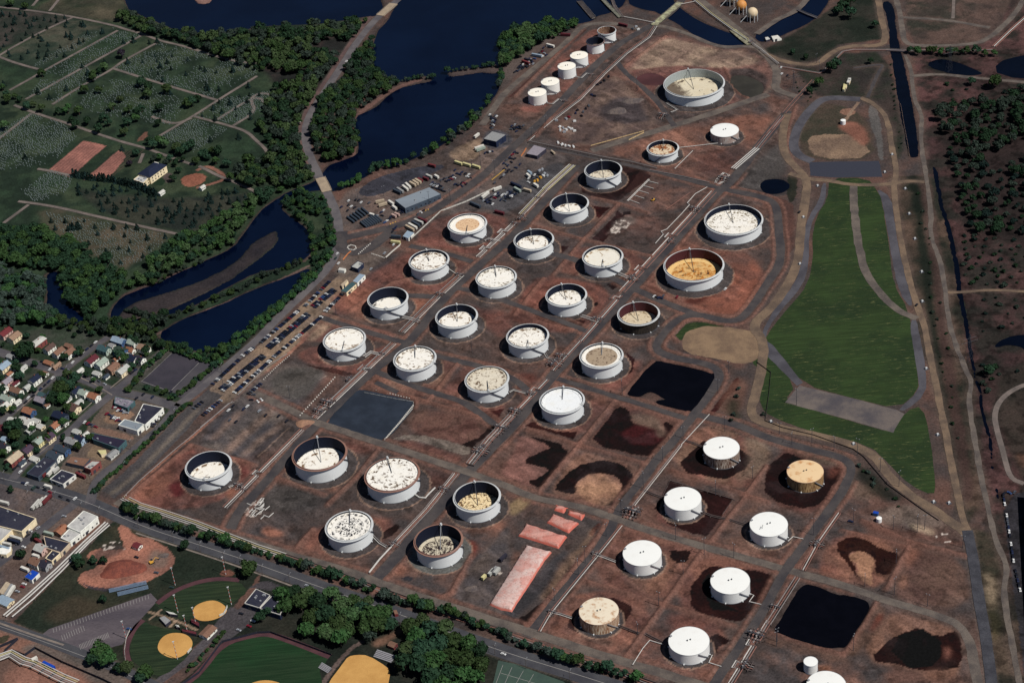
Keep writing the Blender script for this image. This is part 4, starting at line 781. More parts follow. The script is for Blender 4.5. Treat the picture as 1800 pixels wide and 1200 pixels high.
def roofmat(name, base, stain, lo, hi, sc, rim=0.0, stain2=None, inner=None, R=20.0, solid=0.0, side=None):
    """floating roof deck: pale paint with ponding stains"""
    m, t, b = nt(name); co = objco(t); sx = N(t, 'ShaderNodeSeparateXYZ'); t.links.new(co, sx.inputs[0])
    r = mth(t, 'MULTIPLY', mth(t, 'SQRT', mth(t, 'ADD', mth(t, 'MULTIPLY', sx.outputs[0], sx.outputs[0]), mth(t, 'MULTIPLY', sx.outputs[1], sx.outputs[1]))), 1.0 / R)
    n1 = noisen(t, sc, 6, .66, co, dist=1.6); f = ramp(t, n1, lo - .035, hi - .045)
    if inner: f = mth(t, 'MULTIPLY', f, ramp(t, r, inner, inner - .04))
    if rim: f = mth(t, 'MAXIMUM', f, mth(t, 'MULTIPLY', mth(t, 'MULTIPLY', ramp(t, r, .72, .86), ramp(t, r, .96, .9)), noisen(t, sc * 1.2, 4, .6, co, .48, .6)))
    if side:
        a = mth(t, 'ADD', mth(t, 'MULTIPLY', sx.outputs[0], side[0]), mth(t, 'MULTIPLY', sx.outputs[1], side[1]))
        f = mth(t, 'MAXIMUM', f, mth(t, 'MULTIPLY', ramp(t, mth(t, 'ADD', mth(t, 'MULTIPLY', a, 1.0 / R), mth(t, 'MULTIPLY', n1, .8)), side[2], side[2] + .25), .9))
    if solid: f = mth(t, 'MAXIMUM', f, mth(t, 'MULTIPLY', ramp(t, r, inner or .8, (inner or .8) - .05), solid))
    v = N(t, 'ShaderNodeTexVoronoi'); v.feature = 'DISTANCE_TO_EDGE'; v.inputs['Scale'].default_value = .22; t.links.new(co, v.inputs['Vector'])
    c = mixn(t, mth(t, 'MULTIPLY', ramp(t, v.outputs['Distance'], .05, .0), .25), base, tuple(q * .5 for q in base))
    c = mixn(t, mth(t, 'MULTIPLY', noisen(t, .1, 4, .6, co, .45, .7), .35), c, tuple(q * k for q, k in zip(base, (.9, .84, .72))))
    c = mixn(t, f, c, stain)
    if stain2: c = mixn(t, mth(t, 'MULTIPLY', noisen(t, sc * 2.2, 4, .6, co, .56, .62), f if solid or inner else .5), c, stain2)
    t.links.new(c, b.inputs['Base Color']); b.inputs['Roughness'].default_value = .7; return m
CRM, BRN, BLK = (.72, .69, .63), S(112, 88, 60), S(34, 30, 32)
RF = {'s': roofmat('roof_orange_centre', CRM, S(222, 180, 132), .9, 1, .2, 0, S(150, 84, 48), .72, 19, .85), 't': roofmat('roof_brown_patch', CRM, S(120, 92, 66), .57, .63, .16, .6), 'u': roofmat('roof_bare_ring', CRM, S(108, 92, 66), .6, .66, .14, 1),
      'v': roofmat('roof_cracked', CRM, BLK, .63, .66, .11, .4), 'n': roofmat('roof_orange', S(238, 200, 136), S(186, 122, 56), .46, .6, .10, 0, S(70, 50, 40), .86, 28, .3), 'r': roofmat('roof_brown', CRM, S(150, 124, 92), .9, 1, .2, 0, S(74, 50, 40), .84, 19, .85),
      'ff': roofmat('roof_black_ring', CRM, S(50, 50, 56), .54, .58, .3, .7, S(20, 20, 26), .7, 19, 0), 'gg': roofmat('roof_tarry', S(214, 204, 182), S(52, 40, 42), .5, .56, .36, 0, S(30, 22, 26), .88, 19), 'B': roofmat('roof_mud', S(222, 210, 184), S(84, 68, 58), .61, .68, .07, .5, None, None, 34, 0, (-.8, -.25, .52)),
      'm': roofmat('roof_speckled', CRM, S(120, 104, 76), .59, .64, .24, 1.0, None, None, 28), 'h': roofmat('roof_rust_patch', S(226, 206, 176), S(150, 92, 56), .52, .6, .14, .5, S(90, 52, 38)), 'dd': roofmat('roof_ochre', S(244, 222, 178), S(92, 66, 44), .56, .6, .22, .3, S(188, 138, 74)),
      'cc': roofmat('roof_islands', CRM, S(96, 76, 58), .585, .625, .15, .5), 'p': roofmat('roof_pale_dirty', S(216, 200, 172), S(120, 92, 60), .6, .66, .2, .8), 'aa': roofmat('roof_new_white', S(244, 246, 246), S(120, 120, 112), .66, .69, .12, 0, None, .7), 'l': roofmat('roof_light_spots', S(240, 234, 220), S(150, 116, 72), .63, .68, .12, .4),
      '0': roofmat('roof_spots_a', CRM, BRN, .595, .64, .17, .5), '1': roofmat('roof_spots_b', CRM, S(128, 100, 70), .61, .66, .13, .3), '2': roofmat('roof_spots_c', S(226, 216, 196), S(112, 92, 74), .58, .64, .2, .7), 'e': flat('roof_rust_beige', S(168, 142, 122), .9, var=.2), 'f': flat('roof_rust_dark', S(118, 80, 70), .9, var=.2)}
def coneroof(name, col, stain, amt, sc=.12):
    m, t, b = nt(name); co = objco(t); c = mixn(t, mth(t, 'MULTIPLY', noisen(t, sc, 6, .65, co, .48, .68), amt), col, stain)
    sx = N(t, 'ShaderNodeSeparateXYZ'); t.links.new(co, sx.inputs[0]); a = mth(t, 'FRACT', mth(t, 'MULTIPLY', mth(t, 'ARCTAN2', sx.outputs[1], sx.outputs[0]), 24 / 6.2832))
    c = mixn(t, mth(t, 'MULTIPLY', ramp(t, a, .94, .99), .10), c, tuple(q * .5 for q in col))
    t.links.new(c, b.inputs['Base Color']); b.inputs['Roughness'].default_value = .6; return m
CWHT = coneroof('cone_white', (.70, .70, .67), (.62, .60, .56), .35); CRST = coneroof('cone_rusty', S(236, 222, 198), S(176, 120, 70), .8, .16); CTAN = coneroof('cone_tan', S(236, 204, 160), S(200, 142, 88), .9, .12); CIVO = coneroof('cone_ivory', (.74, .70, .61), S(222, 206, 178), .5)
# key: (kind, roof depth share, stair start angle, stair sweep, label)
LAB = {
 'a': ('c', 0, 'plain ivory cone roof tank at the near end of the six tank row', WH_6, CIVO), 'b': ('c', 0, 'ivory cone roof tank second in the six tank row, long stair on its front', WH_6, CIVO), 'c': ('c', 0, 'plain white cone roof tank third from the near end of the six tank row', WH_C, CIVO), 'd': ('c', 0, 'white cone roof tank fourth in the six tank row, stair across its front', WH_C, CIVO),
 'e': ('o', .8, 'small open topped tank with dark rim, fifth in the six tank row', WH_C, 'e'), 'f': ('o', .75, 'small open topped tank with rusty inside ending the six tank row', WH_C, 'f'),
 'B': ('o', .84, 'huge wide open tank with a mud stained roof beside the brown lagoon', WH_F, 'B'), 'g': ('c', 0, 'white cone roof tank with rust blotched wall standing alone by the upper pipe trench', SPOT, CWHT), 'h': ('o', .5, 'small open tank with rust patched roof, left of the rust blotched tank', WH_F, 'h'),
 'i': ('o', .9, 'deep open tank with sunken roof just right of the equipment yard', WH_F, '2'), 'j': ('o', .88, 'deep open tank left of the white pipe comb, pale gauge pole inside', WH_F, '1'), 'k': ('o', .58, 'open tank with half sunk roof and a small dark red puddle on its right', WH_F, '1'), 'l': ('o', .2, 'open tank with high lightly spotted roof beside the rubble strewn basin', WH_F, 'l'),
 'm': ('o', .5, 'big wide open tank with finely speckled roof, nearest the round lagoon', WH_F, 'm'), 'n': ('o', .88, 'big wide open tank with orange stained roof in the orange earth basin', WH_F, 'n'), 'o': ('o', .56, 'open tank with half sunk spotted roof left of the orange roof tank', WH_F, '0'), 'p': ('o', .9, 'grimy bare steel open tank by the haul road bend', GRIM, 'p'),
 'q': ('o', .3, 'open tank with roof scattered with brown marks left of the grimy bare tank', WH_F, '0'), 'r': ('o', .1, 'open tank whose high roof is stained brown all over, above the black pond', WH_F, 'r'), 's': ('o', .1, 'open tank with an orange stained roof centre nearest the grey warehouse', WH_F, 's'), 't': ('o', .22, 'open tank with a brown patch on its high roof, stair leaving on its right', WH_F, 't'), 'u': ('o', .1, 'open tank with a brown ring on its high roof in mid farm', WH_F, 'u'),
 'v': ('o', .9, 'deep open tank with a cracked white roof beside the long car park', WH_F, 'v'), 'w': ('o', .62, 'open tank with half sunk roof and two dark gauge poles inside', WH_F, '1'), 'x': ('o', .08, 'open tank with high white roof at the end of the car park', WH_F, '1'), 'y': ('o', .1, 'open tank with speckled high roof above the slate coloured pond', WH_F, '0'), 'z': ('o', .06, 'open tank with beige spotted roof level with its rim, right of the slate pond', WH_F, '2'), 'aa': ('o', .08, 'open tank with bright new white roof above the red ringed basin', WH_F, 'aa'),
 'bb': ('o', .85, 'large deep open tank below the slate coloured pond, roof sunk low', WH_F, '1'), 'cc': ('o', .05, 'large open tank with brown islands on its roof, thick pipe at foot', WH_F, 'cc'), 'dd': ('o', .92, 'deep open tank with ochre and brown roof beside the tarpaulin covered heaps', WH_F, 'dd'), 'ee': ('o', .92, 'deep open tank standing alone in red earth, leftmost of the farm', WH_F, '1'), 'ff': ('o', .08, 'open tank with black segments on its high roof near the tree lined road', WH_F, 'ff'), 'gg': ('o', .88, 'deep open tank with tarry roof on a pale grey gravel ring', WH_F, 'gg'),
 'hh': ('c', 0, 'white cone roof tank with rust streaked wall in a dark red basin', RUST, CWHT), 'ii': ('c', 0, 'clean white cone roof tank left of a low walled dark red basin', WH_C, CWHT), 'jj': ('c', 0, 'tan rusty cone roof tank, rightmost of the farm', TANR, CTAN), 'kk': ('c', 0, 'clean white cone roof tank below the tan rusty tank', WH_C, CWHT), 'll': ('c', 0, 'clean white cone roof tank right of the pink covered heaps, dry earth around it', WH_C, CWHT), 'mm': ('c', 0, 'clean white cone roof tank ringed by dark wet ground, left of the black pond', WH_C, CWHT),
 'nn': ('c', 0, 'cream cone roof tank with rust streaks near the tree lined road', CREA, CRST), 'oo': ('c', 0, 'clean white cone roof tank nearest the camera in full view, by the bottom road', WH_C, CWHT), 'pp': ('c', 0, 'narrow small white tank below the square black pond', WH_C, CWHT), 'qq': ('c', 0, 'white tank cut off by the bottom edge of the photo', WH_C, CWHT)}
STAIR = {'ee': (-100, -50), 'v': (-100, -48), 'x': (-98, -50), 'l': (-88, -45), 'q': (-88, -45), 'z': (-88, -45), 's': (-92, -45), 'i': (-90, -50), 'b': (-140, -48), 'd': (-140, -48), 'f': (-140, -48), 'h': (-95, -130)}
POLE = {'v': -98, 'x': -95, 's': -95, 'q': -92, 'l': -95, 'z': -88, 'ee': -97}       # tanks whose gauge pole stands at the near side
def make_tank(k):
    x, y, R, H = TANKS[k]; kind, dep, lab, wm, rm = LAB[k]
    t = thing('storage_tank', lab, 'tank', (x, y, 0), 0, 'oil storage tanks of the tank farm'); th = .12
    if kind == 'o':
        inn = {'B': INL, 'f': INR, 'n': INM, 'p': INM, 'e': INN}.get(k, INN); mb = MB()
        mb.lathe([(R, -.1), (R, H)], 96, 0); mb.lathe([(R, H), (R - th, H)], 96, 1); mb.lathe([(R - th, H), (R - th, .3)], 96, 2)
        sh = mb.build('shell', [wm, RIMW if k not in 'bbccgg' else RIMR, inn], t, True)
        gz = H - .95; gw = 1.75 if R > 15 else .9
        MB().lathe([(R, gz), (R + gw, gz), (R + gw, gz + .12), (R, gz + .12)], 96).build('wind_girder', RIMW if k not in ('bb', 'cc', 'gg', 'e') else RIMR, t)
        MB().lathe([(R - .15, H - .15), (R + .35, H - .15), (R + .35, H + .18), (R - .15, H + .18), (R - .15, H - .15)], 96).build('rim', RIMW if k not in ('bb', 'cc', 'gg', 'e') else (RIMR if k != 'e' else STED), t)
        rz = .5 + (H - 1.2) * (1 - dep); rmat = RF[rm]
        rf = MB().disc(R - .5, rz, 96).lathe([(R - .5, rz), (R - .5, rz + .35), (R - 2.6, rz + .35), (R - 2.6, rz)], 96).build('floating_roof', rmat, t)
        if k not in 'ef':
            a = math.radians(POLE.get(k, 82 + (hash(k) % 7) * 3)); px, py = (R - .9) * math.cos(a), (R - .9) * math.sin(a)
            g = MB().box(px * 1.04, py * 1.04, H + .1, 2.6, 2.2, .15, a).tube([(px, py, H + .2), (px, py, H + 1.3)], .5, 6).box(px * 1.06, py * 1.06, H + .25, 1.4, 1.4, 1.2, a).build('gauge_platform', RIMW, t)
            MB().tube([(px * .97, py * .97, rz), (px * .97, py * .97, H + 1.2)], .22, 6).build('gauge_pole', STEEL, t)
            if dep > .03: MB().tube([(px * .93, py * .93, H + .2), (px * .12, py * .12, rz + .5)], .34, 4).build('rolling_ladder', STEEL if k in ('r', 'j', 'gg', 'bb') else STED, t)
            d = MB()
            for i in range(14 if R < 25 else 22):
                u = 6.2832 * i / (14 if R < 25 else 22); d.box((R - 1.6) * math.cos(u), (R - 1.6) * math.sin(u), rz + .35, .5, .5, .5)
            d.build('roof_leg', STEEL, t)['kind'] = 'stuff'
    else:
        MB().lathe([(R, -.1), (R, H)], 96).build('shell', wm, t, True)
        MB().lathe([(R - .1, H - .05), (R + .18, H - .05), (R + .18, H + .12), (R - .1, H + .12)], 96).build('rim', RIMW if wm not in (TANR, CREA) else RIMR, t)
        MB().disc(R, H + .08, 96, 0, 0, 0, R * .045).build('cone_roof', rm, t, True)
        if R > 9:
            for q in (-1, 1): MB().tube([(q * 1.3, .4 * q, H + R * .03), (q * 1.3, .4 * q, H + R * .045 + 1.1)], .5, 8).build('vent', STED, t)
            MB().box(-R * .84, R * .42, H + .2, 1.8, 1.3, 1.0, .5).build('gauge_hatch', STEEL, t)
    s = STAIR.get(k, (-70, -35) if kind == 'c' and R > 12 else ((-30, 10) if kind == 'o' else None))
    if s:
        mb = MB(); vs = []; fs = []; n = 24
        for i in range(n + 1):
            u = i / n; a = math.radians(s[0] + (s[1] - s[0]) * u); z = H - .3 - (H - .5) * u
            for rr in (R + .12, R + 1.15): vs += [(rr * math.cos(a), rr * math.sin(a), z), (rr * math.cos(a), rr * math.sin(a), z + (.25 if rr < R + 1 else .95))]
        for i in range(n):
            b = 4 * i; fs += [(b, b + 2, b + 6, b + 4), (b + 2, b + 3, b + 7, b + 6), (b, b + 4, b + 5, b + 1)]
        mb.add(vs, fs).build('stairway', STEEL if kind == 'c' else STED, t)
    for a in (-112, -62, -25, 160, 200):
        if R > 10: MB().box((R + .6) * math.cos(math.radians(a)), (R + .6) * math.sin(math.radians(a)), .2, 1.6, .9, .9, math.radians(a)).build('manway', RIMW, t)
    MB().lathe([(R + .5, -.05), (R + .5, .25), (R, .3)], 72).build('base_ring', STED, t)
    return t
for k in LAB: make_tank(k)
# spherical gas holders on legs
for i, (cx, cy, gyy, col, lab) in enumerate(((1322.7, 23.5, 36.5, 'i', 'cream white gas sphere on white legs, nearest of the three spheres'), (1303.2, 9.2, 23, 'o', 'orange weathered gas sphere on white legs between the two pale spheres'), (1287, -6, 9, 'i', 'pale gas sphere on white legs at the top edge, mostly out of the photo'))):
    x, y = G(cx, gyy); r = 7.0; t = thing('gas_sphere', lab, 'gas sphere', (x, y, 0), 0, 'gas spheres beyond the channel')
    prof = [(max(.01, r * math.sin(math.pi * q / 20)), 11.0 - r * math.cos(math.pi * q / 20)) for q in range(21)]
    MB().lathe(prof, 40).build('sphere', wallmat('sphere_paint', S(236, 220, 190), S(190, 150, 96), .5) if col == 'i' else wallmat('sphere_rust', S(232, 178, 108), S(190, 110, 44), .8), t, True)
    for q in range(8):
        a = 6.2832 * q / 8 + .2; MB().tube([(r * math.cos(a), r * math.sin(a), -.1), (r * .98 * math.cos(a), r * .98 * math.sin(a), 11)], .42, 6).build('leg', RIMW, t)
    MB().tube([(-16, -3, .5), (-7.5, -2, 9)], .5, 5).build('stairway', RIMW, t)
# ================================================================== PIPELINES, RACKS, POLES
PWH = flat('pipe_white', S(206, 202, 196), .5); PGR = flat('pipe_grey', S(146, 140, 138), .6); PRS = flat('pipe_rust', S(142, 100, 90), .8); PDK = flat('pipe_dark', S(92, 80, 78), .8); PYL = flat('pipe_yellow', S(196, 186, 140), .7)
def pipeline(label, px, n, rad, gap, mats, h=.9, loops=(), group='pipelines of the tank farm', sup=24, name='pipeline', world=None):
    w = world or W(px); t = thing(name, label, 'pipeline', (0, 0, 0), 0, group)
    for i in range(n):
        o = offset(w, (i - (n - 1) / 2) * gap * 1.15); MB().tube([(x, y, h) for x, y in o], rad * .7, 6).build('pipe', mats[i % len(mats)], t)
    r = resample(w, sup); rr = MB()
    for i in range(0, len(r) - 1, 1):
        (x, y), (x2, y2) = r[i], r[i + 1]; a = math.atan2(y2 - y, x2 - x)
        if i < 60: MB().box(x, y, -.05, .5, n * gap + 1.2, max(.15, h - rad + .05), a).build('pipe_support', PDK, t)
    return t
def loopy(a, b, at=(.35, .7), side=1, d=5.0, wl=6.0):
    """straight run with square expansion loops"""
    (x1, y1), (x2, y2) = G(*a), G(*b); L = math.hypot(x2 - x1, y2 - y1); ux, uy = (x2 - x1) / L, (y2 - y1) / L; nx, ny = -uy * side, ux * side; out = [(x1, y1)]
    for q in at:
        s = L * q
        for u, v in ((s, 0), (s, d), (s + wl, d), (s + wl, 0)): out.append((x1 + ux * u + nx * v, y1 + uy * u + ny * v))
    return out + [(x2, y2)]
def WL(*seg): 
    out = []
    for s in seg: out += s
    return out
G3 = [PWH, PGR, PRS, PGR]
pipeline('three pipe run from the leftmost tank up past the slate pond', None, 3, .55, 2.0, [PGR, PWH, PRS], world=loopy((395, 893), (531, 756), (.4,)))
pipeline('four pipe run with square loops between the slate pond and the car park tanks', None, 4, .5, 1.9, G3, world=loopy((553, 736), (692, 604), (.1, .62)))
pipeline('four pale pipes in a straight run below the deep car park tank', P('706,585 770,521'), 4, .5, 2.0, G3)
pipeline('four pale pipes running from the valve bridge to the stair tank', P('776,516 811,484'), 4, .5, 2.0, G3)
pipeline('looped pipe run right of the orange centred roof tank', None, 3, .55, 2.0, [PWH, PGR], world=loopy((840, 453), (903, 394), (.2, .7)))
pipeline('broken line of pale pipes between the two far open tanks and the yards', P('916,378 958,334'), 4, .5, 1.8, [PWH, PGR, PYL])
pipeline('broad pale pipe bundle ending at the far deep open tank', P('958,334 1006,291'), 5, .6, 1.7, [PYL, PWH, PGR])
pipeline('single thick pale pipe coming out of the ground by the black segmented roof tank', P('649,1008 667,985 692,958'), 1, 1.1, 2, [PWH], 1.4)
pipeline('bundle of old pipes between the black segmented and the island roofed tanks', P('693,957 750,897 801,833'), 4, .5, 1.5, [PGR, PRS, PWH])
pipeline('wide weathered pipe rack right of the empty brown basin', P('826,818 860,775 900,733'), 6, .45, 1.3, [PRS, PGR, PDK, PWH], 2.2, sup=8)
pipeline('pipe run between the beige spotted roof tank and the new white roof tank', None, 3, .5, 1.8, [PRS, PWH, PRS], world=loopy((900, 732), (962, 668), (.65,)))
pipeline('pink grey pipes from the valve thicket to the grimy tank road', P('972,652 1020,600'), 3, .45, 1.6, [PRS, PWH])
pipeline('four pipes past the spotted roof tank up to the crossroads', None, 4, .5, 1.7, [PRS, PWH, PRS, PDK], world=loopy((1020, 600), (1090, 520), (.9,)))
pipeline('long four pipe run between the rubble basin and the two big wide tanks', None, 4, .5, 1.8, [PRS, PDK, PRS, PWH], world=loopy((1093, 514), (1255, 338), (.2, .52)))
pipeline('white stepped pipe beside the rubble basin', P('1152,429 1166,413 1162,408 1172,404 1198,377 1212,361 1208,358 1222,342 1243,330'), 1, .55, 1, [PWH])
pipeline('comb of white pipes laid in an empty basin', P('1103,354 1141,316'), 2, .5, 1.2, [PWH], .7)
for i in range(5):
    u = i / 4.; a = (1106 + 33 * u, 352 - 33 * u); pipeline('white branch pipe of the comb in the empty basin', [a, (a[0] + 18, a[1] + 4.5 + 2 * (1 - u))], 1, .5, 1, [PWH], .7, group='branches of the pipe comb', sup=40)
pipeline('brown pipe lying slantwise in the empty basin', P('1171,369 1212,340'), 1, .5, 1, [PRS], .6)
pipeline('two pipes along the road left of the clean white tanks', P('948,1110 966,1079 1010,1025 1065,958 1092,924'), 2, .5, 1.7, [PWH, PRS])
pipeline('two white pipes along the road left of the rust streaked tank', P('1114,889 1197,783'), 2, .5, 1.6, [PWH, PGR])
pipeline('white pipe crossing at the corner of the black pond', P('1197,783 1235,742 1247,729'), 1, .5, 1.6, [PWH])
pipeline('three pipes on the left side of the square black pond', P('1350,1098 1402,1016'), 3, .5, 1.8, [PGR, PRS, PGR], 1.4)
pipeline('pipe run right of the clean white tank below the tan tank', P('1411,1003 1437,955 1474,902'), 3, .5, 1.7, [PRS, PWH, PRS])
pipeline('looped pipes with tall manifold at the bottom right of the nearest white tank', None, 3, .5, 1.8, [PRS, PGR, PWH], world=loopy((1283, 1205), (1352, 1092), (.25, .6)))
RA, RB = P('217,875 245,889 282,900 342,920 450,962 500,978'), P('500,978 575,1003 675,1040 775,1075 900,1117 1000,1152 1110,1190 1180,1215')
pipeline('white end of the long pipe bundle along the tree lined road', RA, 4, .6, 1.9, [PWH, PWH, PYL], group='bundles along the tree lined road')
pipeline('rusty long pipe bundle along the tree lined road', RB, 4, .5, 1.8, [PRS, PGR, PRS, PDK], group='bundles along the tree lined road')
pipeline('thin pale pipe up the left edge of the farm', P('218,874 245,846 310,789 330,773 402,710 412,708'), 1, .5, 1, [PGR])
pipeline('thin pale pipe along the fence of the car park', P('418,695 470,645 505,623'), 1, .5, 1, [PGR]); pipeline('grey pipe beside the lower car rows', P('352,752 409,706'), 1, .4, 1, [PGR])
pipeline('pair of thick white mains down to the street', P('188,921 150,956 100,1005 50,1050 9,1085'), 2, 1.0, 2.7, [PWH], 2.0, sup=14, group='thick white mains by the park')
pipeline('single thick white main beside the park grass', P('193,925 158,955 110,1005 60,1054 22,1086'), 1, .9, 2, [PWH], 1.8, sup=14, group='thick white mains by the park')
pipeline('thick grey white pipe rack behind the street at the bottom left corner', P('-15,1165 20,1152 42,1165 60,1170 110,1195 135,1205'), 5, .7, 1.7, [PWH, PGR, PWH, PYL], 3.2, sup=10)
pipeline('white pipes along the road beside the six tank row', P('972,211 1018,176 1062,130 1100,95 1140,66 1152,47'), 3, .5, 2.0, [PWH, PGR, PRS]); pipeline('white pipes lower down the road from the six tank row', P('928,249 972,211'), 2, .5, 1.8, [PWH, PRS])
pipeline('pinkish pipes beside the triangle yard', P('1017,176 1058,138'), 2, .45, 1.6, [PRS])
pipeline('dark pipe bundle below the triangle yard', P('930,250 982,261 1055,277 1112,287 1155,298'), 3, .45, 1.6, [PDK, PGR, PDK], 2.0, sup=12); pipeline('pair of pink grey pipes along the top of the tank grid', P('1142,299 1200,310 1248,321'), 2, .5, 1.6, [PGR, PRS])
pipeline('three thick white pipes climbing toward the rust blotched cone roof tank', P('1289,298 1331,262'), 3, .8, 2.3, [PWH], 1.2); pipeline('pink pipes in the upper trench', P('1331,261 1376,205'), 3, .5, 2.2, [PRS, PGR])
pipeline('white looped pipes at the junction above the speckled tank', P('1258,323 1259,318 1272,305 1281,309 1272,320 1262,325'), 2, .5, 1.5, [PWH])
pipeline('thick long white pipe across the channel', P('1220,2 1250,27 1287,54 1314,72'), 2, .8, 1.9, [PWH, PYL], 2.5, sup=14); pipeline('pipes leaving the channel crossing', P('1315,73 1336,88 1368,114'), 2, .6, 1.8, [PGR, PWH], 1.5)
pipeline('white pipe joining the two channel crossings', P('1192,11 1222,5'), 1, .5, 1, [PWH], 2); pipeline('white pipe to the far channel crossing', P('1095,31 1122,36 1151,42'), 1, .6, 1, [PWH], 1.5)
pipeline('pink pipe past the lagoon road to the canal', P('1370,118 1440,130 1447,127 1482,92 1500,89 1562,89 1596,90'), 2, .55, 1.6, [PRS, PGR]); pipeline('pale pipe line running behind the trees of the marsh', P('1596,90 1650,88 1700,90 1745,88'), 2, .55, 1.6, [PGR, PRS]); pipeline('broad pink pipe line at the right edge', P('1747,83 1775,56 1810,25'), 3, .7, 1.9, [PRS, PWH])
pipeline('red pipes in the trench by the lagoon road', P('1378,200 1395,180 1430,142'), 3, .5, 1.7, [PRS, PDK]); pipeline('pink pipes left of the capped fill', P('1345,240 1376,207'), 2, .5, 1.7, [PRS])
for lab, px, n, r in (('grey bent pipe at the foot of the island roofed tank', '730,870 737,875 748,876 752,871 765,858', 1, 1.0), ('pale pipes at the foot of the leftmost tank', '402,857 418,850 428,857', 2, .5), ('pipe bridge from the deep car park tank to the pipe run', '708,558 722,561 737,566', 3, .5), ('pipes from the lightly spotted tank to the pipe run', '1088,482 1102,488 1118,493', 3, .5),
        ('pipes from the beige spotted tank', '895,690 903,686 925,692', 2, .45), ('pipes from the brown marked tank', '1022,556 1035,560 1052,566', 3, .45), ('pipe pair right of the left marked tank', '958,622 962,629 975,634', 2, .45), ('pipes from the car park end tank', '640,628 652,620 670,624', 3, .5), ('dark pipe bridge from the rust streaked tank to the road', '1198,773 1218,779 1236,787', 2, .5), ('dark pipe bridge left of the clean white tank with the walled basin', '1128,861 1150,870 1170,877', 2, .5),
        ('pipe across the road to the dry earth white tank', '1042,973 1062,980 1083,988', 2, .5), ('pipe across the road to the cream tank', '966,1076 985,1080 1006,1087', 2, .5), ('bent white pipe left of the nearest white tank', '1112,1169 1130,1140 1142,1126 1165,1133', 1, .5), ('long dark hose line between the cream tank and the nearest white tank', '1088,1100 1120,1113 1135,1115 1165,1130', 2, .5), ('small white pipe loop right of the nearest white tank', '1252,1152 1246,1165 1268,1172', 1, .5), ('white pipe corner right of the wet ringed tank', '1320,1045 1325,1047 1317,1058 1338,1063', 1, .45), ('pipe from the white tank below the tan tank', '1385,952 1394,944 1412,948', 1, .5),
        ('dark pipes between the walled basin tank and its neighbour', '1233,900 1250,907 1285,915 1318,925', 2, .5), ('white pipes beside the plain ivory tank', '962,182 971,184 982,175 988,178', 2, .4), ('white pipes beside the plain white third tank', '1012,136 1022,138 1031,130 1040,132', 2, .4), ('white pipe corner below the huge wide tank', '1172,182 1191,194 1180,199', 2, .45), ('thin pipe from the small rust patched tank to its neighbour', '1192,261 1220,258 1262,253', 1, .5), ('diagonal pipe below the small rust patched tank', '1218,266 1186,298', 1, .5),
        ('stair pipe leaving the brown patch roof tank', '788,473 798,480 812,489', 1, .6), ('stair pipe leaving the black segmented roof tank', '655,942 668,955 680,962', 2, .6), ('grey walkway pipes from the orange centred tank', '852,424 860,420 880,424', 2, .5), ('low white kerb pipe round the walled dark red basin', '1165,872 1178,845 1289,878 1270,905', 1, .35)):
    pipeline(lab, P(px), n, r, 1.5, [PWH, PGR] if 'dark' not in lab else [PDK], 1.0, sup=12, group='connecting pipes at the tank feet', name='connecting_pipe')
trg = random.Random(9)
# valve manifolds
def manifold(label):
    t = thing('pipe_manifold', label, 'manifold', (0, 0, 0), 0, 'valve manifolds on the pipe runs')
    for i in range(4):
        y = (i - 1.5) * 2.4; MB().tube([(-7, y, .9), (-2, y, .9), (-2, y, 2.4), (3, y, 2.4), (3, y, .9), (7, y, .9)], .4, 5).build('pipe', (PDK, PGR, PRS, PDK)[i], t)
        MB().tube([(.5, y, 2.4), (.5, y, 3.6)], .3, 5).lathe([(.8, 3.6), (.8, 3.8), (.01, 3.8)], 8, 0, .5, y).build('valve', PGR if i % 2 else PDK, t)
    for i in (-1, 1): MB().tube([(i * 4.5, -6, 1.7), (i * 4.5, 6, 1.7)], .35, 5).build('header', PDK, t)
    MB().box(0, 0, 3.0, 1.2, 12, .2).tube([(0, -6, 0), (0, -6, 3)], .15, 4).tube([(0, 6, 0), (0, 6, 3)], .15, 4).build('walkway', STED, t)
    return family(t)
MF = None
